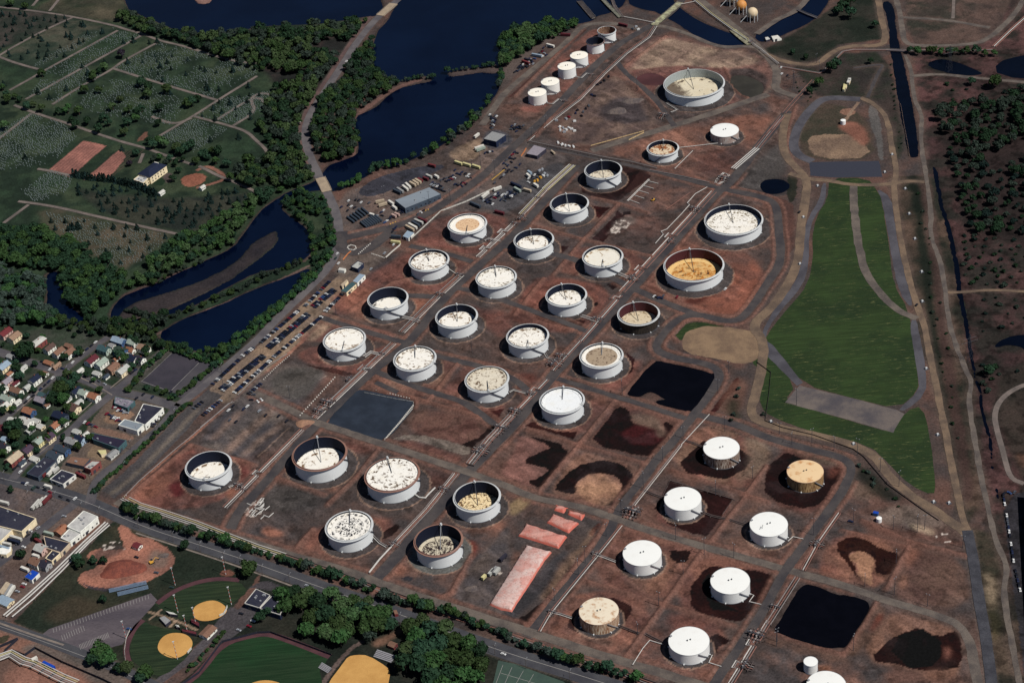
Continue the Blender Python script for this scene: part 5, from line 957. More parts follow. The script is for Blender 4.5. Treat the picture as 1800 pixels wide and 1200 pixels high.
for i, (x, y, s, lab) in enumerate(((772, 519, .8, 'valve manifold bridging the pipe run by the deep car park tank'), (733, 565, .7, 'small manifold right of the deep car park tank'), (808, 485, .8, 'manifold where the stair of the brown patch tank lands'), (672, 624, .7, 'manifold by the tank at the end of the car park'), (614, 668, .8, 'red valve cluster above the slate pond'), (575, 710, 1.2, 'big valve thicket left of the slate pond'), (560, 725, 1.0, 'valve thicket at the corner of the slate pond'),
      (975, 640, 1.2, 'dense dark valve thicket below the left marked tank'), (985, 628, 1.0, 'dark valve thicket next to the dense one'), (862, 425, .7, 'manifold right of the orange centred tank'), (1112, 490, 1.0, 'manifold right of the lightly spotted tank'), (1050, 564, 1.0, 'manifold right of the brown marked tank'), (1222, 370, 1.1, 'manifold on the long run beside the speckled tank'), (1178, 425, .8, 'small manifold on the long run by the rubble basin'), (1272, 316, 1.2, 'white manifold at the top crossroads'),
      (780, 862, .9, 'manifold right of the island roofed tank'), (692, 958, .8, 'manifold right of the black segmented roof tank'), (905, 725, 1.1, 'manifold at the top of the weathered rack'), (880, 755, 1.2, 'manifold in the weathered rack'), (845, 793, 1.2, 'manifold at the foot of the weathered rack'), (932, 694, .8, 'manifold above the new white roof tank'), (1112, 902, 1.3, 'dark heaped manifold at the crossroads by the walled basin'), (1104, 898, .8, 'small manifold at the crossroads by the walled basin'), (970, 1077, .7, 'manifold left of the cream tank'), (1047, 975, .7, 'manifold left of the dry earth white tank'),
      (1436, 957, .9, 'manifold right of the white tank below the tan tank'), (1362, 1068, .8, 'manifold left of the square black pond'), (1328, 1118, 1.2, 'tall manifold right of the nearest white tank'), (1310, 1170, 1.0, 'manifold in the bottom right pipe run'), (1165, 205, 1.1, 'dark manifold below the huge wide tank'), (1040, 133, .6, 'small manifold beside the six tank row'), (993, 178, .6, 'small manifold by the ivory tanks'), (418, 855, .8, 'manifold right of the leftmost tank'), (428, 862, .6, 'small manifold in the pipe run of the leftmost tank'), (917, 385, .9, 'dark manifold left of the far deep tank'), (905, 395, .8, 'dark manifold nearest the yard fence'), (945, 349, .6, 'small manifold between the far open tanks'), (1320, 76, .8, 'manifold at the channel bridge'))):
    X, Y = G(x, y)
    a = math.radians(57)
    if MF is None: MF = manifold(lab); MF.location = (X, Y, 0); MF.rotation_euler = (0, 0, a); MF.scale = (s, s, s)
    else: dup(MF, (X, Y, 0), a + (1.57 if i % 3 == 1 else 0), lab, None, s)
# loose pipe lengths lying on the dark gravel
for i in range(34):
    u, v = trg.uniform(-1, 1), trg.uniform(-1, 1); X, Y = G(455 + u * 14 + v * 8, 897 - u * 6 + v * 14); a = math.radians(57) + (1.57 if i % 4 == 0 else 0) + trg.uniform(-.12, .12)
    o = MB().tube([(-3.2, 0, .4), (3.2, 0, .4)], .42, 6).build('loose_pipe', PWH); o.location = (X, Y, 0); o.rotation_euler = (0, 0, a); tag(o, 'loose white pipe length lying on dark gravel below the big deep tank', 'pipe', 'loose pipe lengths on the dark gravel')
# light poles and utility poles
def light_pole(label):
    t = thing('light_pole', label, 'pole', (0, 0, 0), 0, 'light poles of the tank farm')
    MB().tube([(0, 0, -.1), (0, 0, 19)], .26, 6, 0, .16).build('pole', STED, t); MB().tube([(-1.5, 0, 18.6), (1.5, 0, 18.6)], .15, 5).build('cross_arm', STED, t)
    for q in (-1, 1): MB().box(q * 1.4, 0, 18.7, .8, .5, .4).build('lamp', STEEL, t)
    return family(t)
LP = None
PPX = P('830,620 591,553 1094,695 1281,657 1262,693 1201,770 1165,810 1131,858 1092,900 1274,758 1323,840 1258,870 1400,712 1370,765 1427,780 1392,780 1466,792 1507,800 1547,828 1580,855 1520,1030 1290,980 1430,940 1366,1127 1500,1143 1121,1115 1158,1065 1029,989 1066,942 1017,1010 975,1055 1201,1010 1238,975 1340,947 1188,948 1630,1065 1625,930 1572,1045 1575,990 1500,922 1692,962 1365,1135 1612,935 1570,930 895,254 935,242 960,225 1120,160 792,353 755,360 675,345 630,355 845,292 830,300 870,305 1435,112 1440,128 1395,150 510,700 395,690')
PLAB = ['thin dark light pole at the foot of a tank basin', 'thin dark light pole beside a gravel road', 'thin dark light pole on a dyke between basins']
for i, (x, y) in enumerate(PPX):
    X, Y = G(x, y); g = 'light poles of the tank farm'
    if LP is None: LP = light_pole('thin dark light pole standing in the tank farm'); LP.location = (X, Y, 0)
    else: dup(LP, (X, Y, 0), i * .7, 'thin dark light pole standing in the tank farm', g, (1, 1, .7 + .3 * ((i * 7) % 5) / 4))
def util_pole():
    t = thing('utility_pole', 'grey utility pole beside the main street', 'pole', (0, 0, 0), 0, 'utility poles along the streets'); w_ = flat('weathered_wood', S(96, 86, 82), .9)
    MB().tube([(0, 0, -.1), (0, 0, 11)], .22, 6, 0, .15).build('pole', w_, t); MB().box(0, 0, 10, 3.2, .25, .25).build('cross_arm', w_, t); MB().tube([(0, 0, 9.2), (0, 2.6, 10.4)], .1, 4).box(0, 2.8, 10.35, .4, .9, .2).build('street_lamp', STEEL, t)
    return family(t)
UP_ = None
for (x, y) in P('98,881 144,900 176,908 244,928 305,952 353,970 395,987 423,994 462,1010 510,1025 704,1095 763,1115 870,1150 925,1175 1002,1195 52,866 220,828 275,765 307,735 160,850 50,880 118,660 180,680 390,655 8,845 230,790'):
    X, Y = G(x, y)
    if UP_ is None: UP_ = util_pole(); UP_.location = (X, Y, 0); UP_.rotation_euler = (0, 0, -.55)
    else: dup(UP_, (X, Y, 0), -.55)
# ball field floodlight masts, banded red and white
def mast(label):
    t = thing('floodlight_mast', label, 'mast', (0, 0, 0), 0, 'floodlight masts of the ball fields'); rd = flat('mast_red', S(196, 96, 84), .7)
    mb = MB()
    for i in range(9): mb.tube([(0, 0, i * 2.2 - .05), (0, 0, i * 2.2 + 2.2)], .33 - .015 * i, 6, i % 2)
    mb.build('pole', [RIMW, rd], t); MB().box(0, 0, 19.8, 1.8, .4, .8).build('lamp_rack', RIMW, t); return family(t)
MS = None
for x, y, lab in ((308, 1028, 'banded floodlight mast on the outer edge of the upper ball field'), (397, 1009, 'banded floodlight mast standing in the small bare dirt patch'), (407, 1062, 'banded floodlight mast right of the upper infield'), (222, 1122, 'banded floodlight mast beside the school parking lot'), (313, 1076, 'banded floodlight mast by the grey shelters'), (345, 1098, 'banded floodlight mast between the two infields'), (330, 1112, 'banded floodlight mast behind the lower infield'), (312, 1158, 'banded floodlight mast below the lower infield')):
    X, Y = G(x, y)
    if MS is None: MS = mast(lab); MS.location = (X, Y, 0)
    else: dup(MS, (X, Y, 0), .4, lab)
# ================================================================== BUILDINGS
def ang(a, b): (x1, y1), (x2, y2) = G(*a), G(*b); return math.atan2(y2 - y1, x2 - x1)
DA, DB = ang((28, 830), (150, 730)), ang((63, 640), (197, 688))
GLASS = flat('window_glass', S(38, 44, 56), .15, spec=.5, var=.05); DOOR = flat('door_paint', S(92, 70, 60), .6); TRIM = flat('white_trim', S(222, 218, 208), .6); BRICKC = flat('chimney_brick', S(140, 82, 70), .9)
PAL = dict(white=S(224, 220, 210), cream=S(222, 204, 170), red=S(112, 50, 54), dkred=S(96, 44, 52), pink=S(190, 160, 150), tan=S(154, 126, 106), brown=S(132, 100, 84), dkbrown=S(94, 74, 68), grey=S(150, 150, 150), ltgrey=S(186, 186, 180), pale=S(206, 204, 196), slate=S(62, 72, 84), navy=S(32, 40, 62), teal=S(66, 92, 96), green=S(56, 72, 62), palegreen=S(160, 172, 160), orange=S(158, 108, 84), blue=S(58, 82, 116), ltblue=S(150, 168, 184), brick=S(120, 66, 62), dark=S(52, 50, 62), purple=S(78, 62, 78), yellow=S(214, 204, 150), cobalt=S(24, 72, 176), lilac=S(150, 142, 150), buff=S(190, 172, 148))
def pm(c, kind):
    k = 1.55 if kind == 'wall' else 1.0; q = tuple(min(.84, v * k) for v in PAL[c])
    return mat(kind + '_' + c, q, tuple(v * .8 for v in q), .5 if kind == 'roof' else .3, .14, .85, 0, .15, 2.5)
def house(px, L, Wd, d, roof, wall, label, H=5.2, rise=2.6, cat='house', grp='houses of the town', chim=True, win=3, hip=False):
    a = {'a': DA, 'b': DB}.get(d, d); x, y = G(px[0], px[1], H + rise * .4)
    t = thing('house' if cat == 'house' else cat.replace(' ', '_'), label, cat, (x, y, 0), a, grp); l, w = L / 2, Wd / 2
    mb = MB().box(0, 0, -.1, L, Wd, H + .1)
    if not hip: mb.add([(-l, -w, H), (-l, w, H), (-l, 0, H + rise), (l, -w, H), (l, w, H), (l, 0, H + rise)], [(0, 2, 1), (3, 4, 5)])
    mb.build('wall', pm(wall, 'wall'), t)
    e, g = .45, .4; k = rise / w; hl = l * .55 if hip else l + g
    vs = [(-l - g, -w - e, H - e * k), (l + g, -w - e, H - e * k), (hl, 0, H + rise), (-hl, 0, H + rise), (l + g, w + e, H - e * k), (-l - g, w + e, H - e * k)]
    vs += [(p[0], p[1], p[2] + .22) for p in vs]
    fs = [(6, 7, 8, 9), (9, 8, 10, 11), (0, 3, 2, 1), (3, 5, 4, 2), (0, 1, 7, 6), (5, 11, 10, 4)] + ([(1, 2, 8, 7), (2, 4, 10, 8), (0, 6, 9, 3), (3, 9, 11, 5)] if not hip else [(7, 10, 8), (6, 9, 11), (1, 4, 10, 7), (0, 6, 11, 5)])
    r = MB().add(vs, fs).build('roof', pm(roof, 'roof'), t)
    if chim: MB().box(l * .3, w * .25, H + rise * .55, .8, .8, rise * .45 + 1.1).build('chimney', BRICKC, r)
    for i in range(win):
        u = -l + L * (i + .5) / win
        for s in (-1,):
            for z in ((1.1, 3.4) if H > 4.6 else (1.2,)): MB().box(u, s * (w + .02), z, 1.1, .1, 1.4).build('window', GLASS, t)
    for s in (-1, 1):
        for v in (-w * .45, w * .45): MB().box(s * (l + .02), v, 1.1 if H < 4.6 else 3.2, .1, 1.0, 1.4).build('window', GLASS, t)
    MB().box(l + .03, 0, 0, .1, 1.1, 2.1).build('door', DOOR, t)
    return t
HS = [((8, 582), 14, 9, 'a', 'red', 'pink', 'red roofed house at the left edge of town below the woods'), ((24, 589), 13, 10, 'a', 'tan', 'cream', 'cream house with tan roof beside the red roofed house'), ((66, 600), 17, 9, 'a', 'pale', 'brick', 'dark red walled house with pale flat looking roof', 6.5, 1.0), ((86, 609), 12, 7, 'a', 'dkbrown', 'white', 'narrow house with dark brown roof and white gable end'), ((102, 616), 12, 8, 'a', 'brown', 'white', 'brown roofed white house, left one of a close pair'), ((120, 617), 12, 9, 'a', 'brown', 'white', 'brown roofed white house, right one of a close pair'),
 ((5, 641), 13, 10, 'a', 'ltblue', 'cream', 'cream house with pale blue roof at the left edge'), ((60, 664), 12, 8, 'a', 'navy', 'white', 'white walled house with navy roof below the crossing street', 6), ((208, 596), 15, 8, 'b', 'ltblue', 'blue', 'long pale blue roofed house near the river trees'), ((232, 600), 10, 7, 'b', 'palegreen', 'white', 'small pale green roofed house beside the river trees', 4), ((182, 611), 13, 8, 'b', 'teal', 'palegreen', 'teal roofed house with pale green gable'), ((211, 614), 13, 10, 'b', 'green', 'blue', 'dark green roofed house in the middle of the upper block'), ((229, 613), 9, 6, 'b', 'orange', 'white', 'small orange roofed house of the upper block', 3.5), ((252, 609), 12, 8, 'b', 'tan', 'white', 'tan roofed white house nearest the dark car park'),
 ((160, 630), 13, 9, 'a', 'dkred', 'white', 'dark red roofed white house in the row of four'), ((177, 635), 13, 9, 'a', 'palegreen', 'white', 'pale green roofed white house in the row of four'), ((197, 643), 13, 9, 'a', 'brown', 'tan', 'brown roofed tan house in the row of four'), ((215, 648), 14, 9, 'a', 'ltgrey', 'cream', 'light grey roofed cream house at the end of the row of four'), ((231, 627), 13, 9, 'b', 'navy', 'white', 'navy roofed house with white gable, left of two'), ((245, 629), 10, 8, 'b', 'dark', 'white', 'dark roofed house with white gable by the car park hedge'),
 ((28, 684), 13, 7, 'b', 'brown', 'white', 'brown roofed house with white gable facing the street corner'), ((11, 668), 10, 8, 'a', 'lilac', 'pink', 'lilac grey roofed house near the left edge'), ((3, 678), 10, 7, 'b', 'pale', 'white', 'pale roofed house cut by the left edge'), ((12, 698), 14, 7, 'b', 'palegreen', 'white', 'long pale green roofed house with white gable on the left'), ((6, 712), 10, 8, 'a', 'pale', 'yellow', 'pale roofed house with yellow wall at the left edge', 4), ((71, 701), 12, 7, 'b', 'lilac', 'slate', 'lilac roofed house with dark walls by the big trees'), ((50, 720), 12, 8, 'b', 'orange', 'blue', 'orange roofed house with blue wall and white trim'), ((127, 714), 13, 10, 'b', 'dkbrown', 'cream', 'dark brown roofed house on the slanting street'), ((105, 728), 15, 9, 'b', 'navy', 'slate', 'long navy roofed dark house behind the brown one'), ((133, 685), 10, 7, 'a', 'navy', 'white', 'navy roofed white gabled house, end of a row of three'), ((146, 688), 9, 8, 'b', 'palegreen', 'white', 'pale green roofed house in the middle of a row of three'), ((164, 694), 11, 8, 'b', 'orange', 'white', 'orange tan roofed white house on the corner lawn'), ((44, 738), 14, 9, 'b', 'pale', 'white', 'white house with pale roof and side wing'), ((95, 746), 8, 8, 'a', 'orange', 'white', 'small orange brown roofed white house'), ((7, 751), 11, 8, 'b', 'dkred', 'brown', 'dark red roofed house at the left edge'), ((23, 802), 16, 10, 'a', 'buff', 'brick', 'big buff roofed brick house standing alone by the main street', 5.5, 3.2), ((67, 773), 9, 9, 'a', 'palegreen', 'yellow', 'pale green roofed house with yellow wall', 5, 2), ((47, 788), 10, 10, 'a', 'purple', 'cream', 'purple roofed house with cream gable'), ((5, 783), 11, 8, 'b', 'dark', 'white', 'dark roofed house with a white ridge line, left edge'), ((85, 766), 10, 9, 'a', 'purple', 'cream', 'purple roofed cream house by the slanting street'), ((125, 773), 12, 8, 'b', 'grey', 'white', 'grey roofed white gabled house beside the junk yard'), ((140, 769), 10, 8, 'b', 'navy', 'ltblue', 'blue roofed house below the junk yard'), ((108, 787), 15, 8, 'b', 'slate', 'blue', 'long slate roofed house with blue side wall'), ((95, 798), 14, 9, 'b', 'slate', 'white', 'slate roofed house with round white gable'),
 ((71, 961), 10, 9, 'b', 'ltgrey', 'pink', 'grey roofed house with pink gable on the lower street'), ((62, 985), 11, 8, 'b', 'brown', 'white', 'brown roofed house with white trim on the lower street'), ((78, 989), 9, 8, 'b', 'dark', 'grey', 'dark roofed house beside the thick white mains'), ((107, 929), 11, 9, 'a', 'orange', 'tan', 'orange brown roofed house left of the light grey warehouse', 4, 2)]
for h in HS: house(*h[:6], h[6], *(h[7:]))
for px, L, w, d, r, wl, lab in (((120, 606), 8, 5, 'b', 'brown', 'brown', 'small red brown shed behind the close pair of brown roofed houses'), ((22, 648), 6, 4, 'b', 'pale', 'white', 'small white porch shed by the pale blue roofed house'), ((85, 636), 10, 5, 'b', 'orange', 'tan', 'low orange brown garage on the crossing street'), ((99, 641), 10, 3.5, 'a', 'tan', 'tan', 'long low tan garage beside the crossing street'), ((47, 679), 7, 6, 'a', 'ltgrey', 'white', 'pale grey garage near the street corner'), ((73, 692), 7, 5, 'b', 'teal', 'slate', 'teal flat garage under the big trees'), ((137, 706), 9, 6, 'a', 'ltgrey', 'white', 'light grey garage behind the dark brown roofed house'), ((19, 736), 6, 6, 'b', 'pale', 'white', 'little white wing shed at the left of the white house'), ((28, 738), 7, 7, 'b', 'pale', 'white', 'white square shed adjoining the white house'), ((52, 754), 9, 6, 'a', 'ltgrey', 'grey', 'low pale grey garage below the white house'), ((71, 748), 7, 6, 'b', 'pale', 'cream', 'cream garage beside the orange brown roofed house'), ((283, 337), 8, 5, 'a', 'pale', 'white', 'white shed below the mansion lawn'), ((355, 328), 7, 5, 'a', 'pale', 'white', 'small white shed by the red earth turning place'), ((197, 796), 12, 7, 'a', 'grey', 'ltgrey', 'grey gabled store by the hedge road'), ((8, 1054), 14, 9, 'b', 'ltblue', 'cream', 'pale blue roofed shed at the left edge above the bottom street'), ((690, 1131), 6, 5, 'b', 'brown', 'red', 'small red brown hut under the park trees'), ((241, 957), 7, 6, 'b', 'red', 'white', 'red and white cabin in the dirt yard'), ((365, 1108), 13, 9, 'a', 'brown', 'white', 'brown roofed white clubhouse between the ball fields')):
    house(px, L, w, d, r, wl, lab, 3.0, 1.5, 'shed', 'sheds and garages', False, 2)
GAR = [(35, 655, 'pale'), (18, 625, 'grey'), (40, 645, 'ltgrey'), (78, 655, 'brown'), (140, 650, 'pale'), (170, 655, 'ltgrey'), (186, 660, 'slate'), (222, 622, 'pale'), (205, 628, 'orange'), (196, 606, 'grey'), (30, 705, 'pale'), (62, 738, 'ltgrey'), (82, 710, 'brown'), (112, 742, 'pale'), (118, 700, 'grey'), (8, 770, 'ltblue'), (38, 812, 'slate'), (60, 805, 'pale'), (150, 762, 'pale'), (134, 757, 'ltgrey'), (26, 672, 'dkred'), (90, 690, 'slate'), (16, 655, 'orange'), (130, 660, 'pale')]
for i, (x, y, r) in enumerate(GAR): house((x, y), 6.5 + i % 3, 4.5 + i % 2, 'ab'[i % 2], r, 'white', ('small %s roofed back yard garage ' % {'pale': 'white', 'ltgrey': 'light grey', 'dkred': 'dark red', 'ltblue': 'pale blue'}.get(r, r)) + ('between the town trees', 'behind the town houses')[y > 690], 2.8, 1.3, 'garage', 'back yard garages of the town, %s' % (r + str(y > 690)), False, 1)
def block(px, H, wall, roof, label, cat='building', vents=3, wins=0, parapet=True, grp='flat roofed buildings', door=True, trim=None, seed=1):
    w = W(px, H); a = sum(w[i][0] * w[(i + 1) % len(w)][1] - w[(i + 1) % len(w)][0] * w[i][1] for i in range(len(w)))
    if a < 0: w = w[::-1]
    cx, cy = sum(q[0] for q in w) / len(w), sum(q[1] for q in w) / len(w); lw = [(x - cx, y - cy) for x, y in w]
    t = thing(cat.replace(' ', '_'), label, cat, (cx, cy, 0), 0, grp); n = len(lw)
    mb = MB(); mb.add([(x, y, -.1) for x, y in lw] + [(x, y, H - .05) for x, y in lw], [(i, (i + 1) % n, (i + 1) % n + n, i + n) for i in range(n)]).build('wall', wall, t)
    rf = MB().prism([(x * .985, y * .985) for x, y in lw], H - .3, H, 0).build('roof', roof, t)
    if parapet:
        pb = MB()
        for i in range(n):
            (x1, y1), (x2, y2) = lw[i], lw[(i + 1) % n]; pb.box((x1 + x2) / 2, (y1 + y2) / 2, H - .5, math.hypot(x2 - x1, y2 - y1) + .4, .5, .95, math.atan2(y2 - y1, x2 - x1))
        pb.build('parapet', trim or wall, t)
    r = random.Random(seed + n + int(cx)); e1 = (lw[1][0] - lw[0][0], lw[1][1] - lw[0][1]); e2 = (lw[-1][0] - lw[0][0], lw[-1][1] - lw[0][1]); th = math.atan2(e1[1], e1[0])
    for i in range(vents):
        u, v = r.uniform(.15, .85), r.uniform(.2, .8); MB().box(lw[0][0] + e1[0] * u + e2[0] * v, lw[0][1] + e1[1] * u + e2[1] * v, H, r.uniform(1, 2.6), r.uniform(1, 2), r.uniform(.7, 1.5), th).build('roof_unit', STEEL, rf)
    for i in range(n):
        (x1, y1), (x2, y2) = lw[i], lw[(i + 1) % n]; d = math.hypot(x2 - x1, y2 - y1); nx, ny = (y2 - y1) / d, -(x2 - x1) / d; an = math.atan2(y2 - y1, x2 - x1)
        if ny > .3: continue
        k = int(d / 5.5) if wins else 0
        for j in range(k):
            u = (j + .5) / k
            for z in ((1.3, 4.6) if H > 7 and wins > 1 else (1.6,)): MB().box(x1 + (x2 - x1) * u + nx * .03, y1 + (y2 - y1) * u + ny * .03, z, 1.8, .12, 1.6, an).build('window', GLASS, t)
        if door and d > 8: MB().box(x1 + (x2 - x1) * .3 + nx * .04, y1 + (y2 - y1) * .3 + ny * .04, 0, 3.2, .14, 3.4, an).build('door', STED, t)
    return t
WM = lambda c: pm(c, 'wall'); RM = lambda c: pm(c, 'roof'); GRF = mat('metal_roof', S(150, 160, 168), S(138, 146, 154), .1, .06, .5, .2, .3, stretch=(.6, .05)); NVF = mat('tar_roof', S(40, 42, 58), S(54, 54, 66), .08, .18); WHF = mat('membrane_roof', S(196, 194, 190), S(170, 168, 166), .12, .12)
for a in ((P('694,352 755,329 775,341 712,366'), 7, WM('slate'), GRF, 'large grey metal roofed warehouse above the parked tank trailers', 'warehouse', 2, 1, False), (P('865,231 889,237 872,249 850,244'), 8, WM('navy'), RM('grey'), 'grey roofed hall beside the river trees', 'warehouse', 0, 0, False), (P('939,255 960,261 944,274 925,270'), 5, WM('dark'), RM('lilac'), 'open sided grey roofed shelter beside the pipe lined road', 'warehouse', 0, 0, False),
  (P('629,459 639,463 629,473 617,469'), 5, WM('navy'), RM('ltgrey'), 'light grey flat roofed office at the head of the car park', 'building', 2, 0, True), (P('597,470 608,472 605,476 594,474'), 3.5, WM('white'), RM('pale'), 'small white gatehouse at the head of the car park', 'building', 0, 0, False), (P('632,481 642,483 628,497 620,494'), 5, WM('white'), RM('ltblue'), 'pale blue roofed long shed beside the car park', 'building', 0, 1, False), (P('619,495 626,499 609,514 599,511'), 5, WM('cream'), RM('teal'), 'dark teal roofed long shed beside the car park', 'building', 0, 1, False), (P('609,491 612,493 602,505 599,500'), 3.5, WM('cream'), RM('buff'), 'long cream trailer shed in the car park', 'building', 0, 0, False),
  (P('252,710 287,717 255,747 237,740'), 6.5, WM('white'), NVF, 'big black roofed white workshop by the hedge road', 'building', 3, 1, True), (P('219,737 253,746 241,757 208,747'), 6, WM('white'), GRF, 'light grey roofed workshop joined to the black roofed one', 'building', 1, 0, True), (P('203,697 237,705 224,717 201,709'), 5, WM('teal'), mat('patched_roof', S(150, 144, 152), S(98, 92, 108), .2, .3), 'mottled grey roofed workshop on the corner', 'building', 2, 0, True), (P('161,761 222,774 208,788 163,772'), 6, WM('teal'), mat('plum_roof', S(48, 40, 60), S(40, 38, 56), .1, .15), 'long plum roofed workshop with white front', 'building', 2, 0, True),
  (P('162,810 177,811 159,825 148,821'), 7, WM('brick'), RM('ltgrey'), 'red brick block with rows of white windows', 'building', 2, 2, True), (P('125,802 158,806 147,819 116,812'), 4.5, WM('slate'), RM('brown'), 'brown flat roofed workshop left of the brick block', 'building', 1, 0, False), (P('78,804 100,809 67,839 47,832'), 5, WM('slate'), NVF, 'navy flat roofed shop with white side wall at the main street', 'building', 3, 1, True), (P('108,826 133,834 111,851 88,842'), 4.5, WM('pale'), NVF, 'dark flat roofed shop among parked cars on the main street', 'building', 3, 1, True), (P('171,791 186,790 187,796 178,799'), 3.5, WM('cream'), RM('yellow'), 'pale yellow roofed garage beside the hedge road', 'building', 0, 0, False),
  (P('-30,880 0,890 63,911 38,934 -40,915'), 7, WM('cream'), NVF, 'huge navy roofed factory at the left edge below the main street', 'factory', 5, 0, True), (P('-40,916 0,922 22,931 0,952 -40,945'), 6, WM('cream'), WHF, 'white roofed factory at the left edge', 'factory', 4, 0, True), (P('147,898 172,908 141,935 118,925'), 8, WM('white'), WHF, 'light grey roofed white warehouse beside the thick white mains', 'warehouse', 4, 1, True), (P('121,930 141,938 123,952 107,945'), 6, WM('white'), WHF, 'lower grey roofed annexe of the white warehouse', 'warehouse', 2, 1, True), (P('77,942 123,954 107,971 82,963'), 5, WM('buff'), NVF, 'navy flat roofed workshop beside the thick white mains', 'building', 2, 0, True), (P('92,967 106,972 91,986 80,981'), 4.5, WM('cream'), NVF, 'small navy flat roofed store below the navy workshop', 'building', 1, 0, True), (P('0,962 20,960 19,968 11,974 -8,972'), 4, WM('cream'), WM('pale'), 'cream truck shed at the left edge of the lower street', 'building', 0, 0, False),
  (P('57,1001 69,1006 56,1019 43,1013'), 4.5, WM('white'), RM('cobalt'), 'white shed under a bright blue roof beside the thick white mains', 'building', 1, 0, False), (P('450,1035 475,1046 456,1068 430,1060'), 6, WM('navy'), NVF, 'navy flat roofed school block edged in white, left half', 'school', 5, 1, True), (P('478,1047 505,1056 492,1080 457,1069'), 6, WM('navy'), NVF, 'navy flat roofed school block edged in white, right half under the trees', 'school', 4, 1, True),
  (P('1802,862 1850,868 1880,1290 1850,1280 1815,1080'), 9, WM('navy'), RM('slate'), 'long dark building cut by the right edge behind a line of parked cars', 'building', 0, 0, False), (P('1536,897 1545,899 1543,903 1534,901'), 3.2, WM('blue'), RM('cobalt'), 'small bright blue shed by the haul road end', 'building', 0, 0, False), (P('1483,147 1489,149 1485,158 1481,157'), 3.2, WM('cream'), RM('yellow'), 'larger cream site cabin above the loop road', 'cabin', 0, 0, False), (P('1490,140 1495,141 1493,146 1488,145'), 3, WM('cream'), RM('pale'), 'middle white site cabin above the loop road', 'cabin', 0, 0, False), (P('1491,137 1496,137 1495,140 1490,139'), 3, WM('white'), RM('pale'), 'smallest white site cabin above the loop road', 'cabin', 0, 0, False),
  (P('708,415 716,405 728,409 718,419'), 4, WM('white'), RM('ltblue'), 'pale blue roofed cabin among the white trailers by the gate', 'cabin', 0, 0, False), (P('691,1072 697,1071 700,1078 694,1079'), 3, WM('red'), RM('brown'), 'tiny red hut by the tree lined road', 'cabin', 0, 0, False)):
    block(*a, trim=TRIM if 'edged' in a[4] else None)
# mansion of the cemetery
t = block(P('247,307 262,312 252,322 235,316'), 7.5, WM('cream'), WHF, 'white mansion with navy hipped roof and flat roofed wing in the cemetery', 'mansion', 4, 2, True, 'cemetery buildings')
bx, by = t.location.x, t.location.y; X, Y = G(268, 300, 8); ca, sa = math.cos(DA), math.sin(DA)
l, w = 15, 9; f = lambda u, v, z: (X - bx + u * ca - v * sa, Y - by + u * sa + v * ca, z)
MB().add([f(-l, -w, 0), f(l, -w, 0), f(l, w, 0), f(-l, w, 0), f(-l, -w, 9.5), f(l, -w, 9.5), f(l, w, 9.5), f(-l, w, 9.5)], [(0, 1, 5, 4), (1, 2, 6, 5), (2, 3, 7, 6), (3, 0, 4, 7), (4, 5, 6, 7)]).build('main_wall', WM('cream'), t)
MB().add([f(-l - .8, -w - .8, 9.4), f(l + .8, -w - .8, 9.4), f(l + .8, w + .8, 9.4), f(-l - .8, w + .8, 9.4), f(-8, -2.5, 14), f(8, -2.5, 14), f(8, 2.5, 14), f(-8, 2.5, 14)], [(0, 1, 5, 4), (1, 2, 6, 5), (2, 3, 7, 6), (3, 0, 4, 7), (4, 5, 6, 7), (3, 2, 1, 0)]).build('hipped_roof', RM('navy'), t)
for u in (-11, -6, -1, 4, 9):
    for z in (1.6, 5.4): MB().add([f(u - .8, -w - .06, z), f(u + .8, -w - .06, z), f(u + .8, -w - .06, z + 2), f(u - .8, -w - .06, z + 2)], [(0, 1, 2, 3)]).build('window', GLASS, t)
MB().add([f(8.2, -3, 11), f(9.4, -3, 11), f(9.4, 3, 11), f(8.2, 3, 11), f(8.2, -3, 14.4), f(9.4, -3, 14.4), f(9.4, 3, 14.4), f(8.2, 3, 14.4)], [(0, 1, 5, 4), (1, 2, 6, 5), (2, 3, 7, 6), (3, 0, 4, 7), (4, 5, 6, 7)]).build('chimney_wall', TRIM, t)
# bleachers, shelters, dugouts, backstops
def bleacher(a, b, wd, label, m):
    (x1, y1), (x2, y2) = G(*a), G(*b); L = math.hypot(x2 - x1, y2 - y1); an = math.atan2(y2 - y1, x2 - x1); t = thing('bleacher', label, 'bleacher', ((x1 + x2) / 2, (y1 + y2) / 2, 0), an, 'bleachers of the park')
    for i in range(5): MB().box(0, (i - 2) * wd / 5, .5 + .45 * i, L, wd / 5 * .9, .15).build('seat_plank', m, t)
    MB().box(0, wd * .1, 0, L * .96, wd * .8, .5).build('frame', STED, t)
BLUE = flat('bleacher_blue', S(122, 142, 166), .5)
bleacher((192, 1040), (258, 1025), 2.8, 'long blue grey bleacher nearer the dirt yard', BLUE); bleacher((207, 1046), (261, 1033), 2.8, 'long blue grey bleacher nearer the parking lot', BLUE)
bleacher((660, 1149), (692, 1160), 7, 'grey bleacher at the corner of the bottom infield', flat('alu', S(150, 148, 152), .5)); bleacher((563, 1170), (580, 1180), 5, 'pale grey bleacher beside the bottom turf field', flat('alu', S(150, 148, 152), .5))
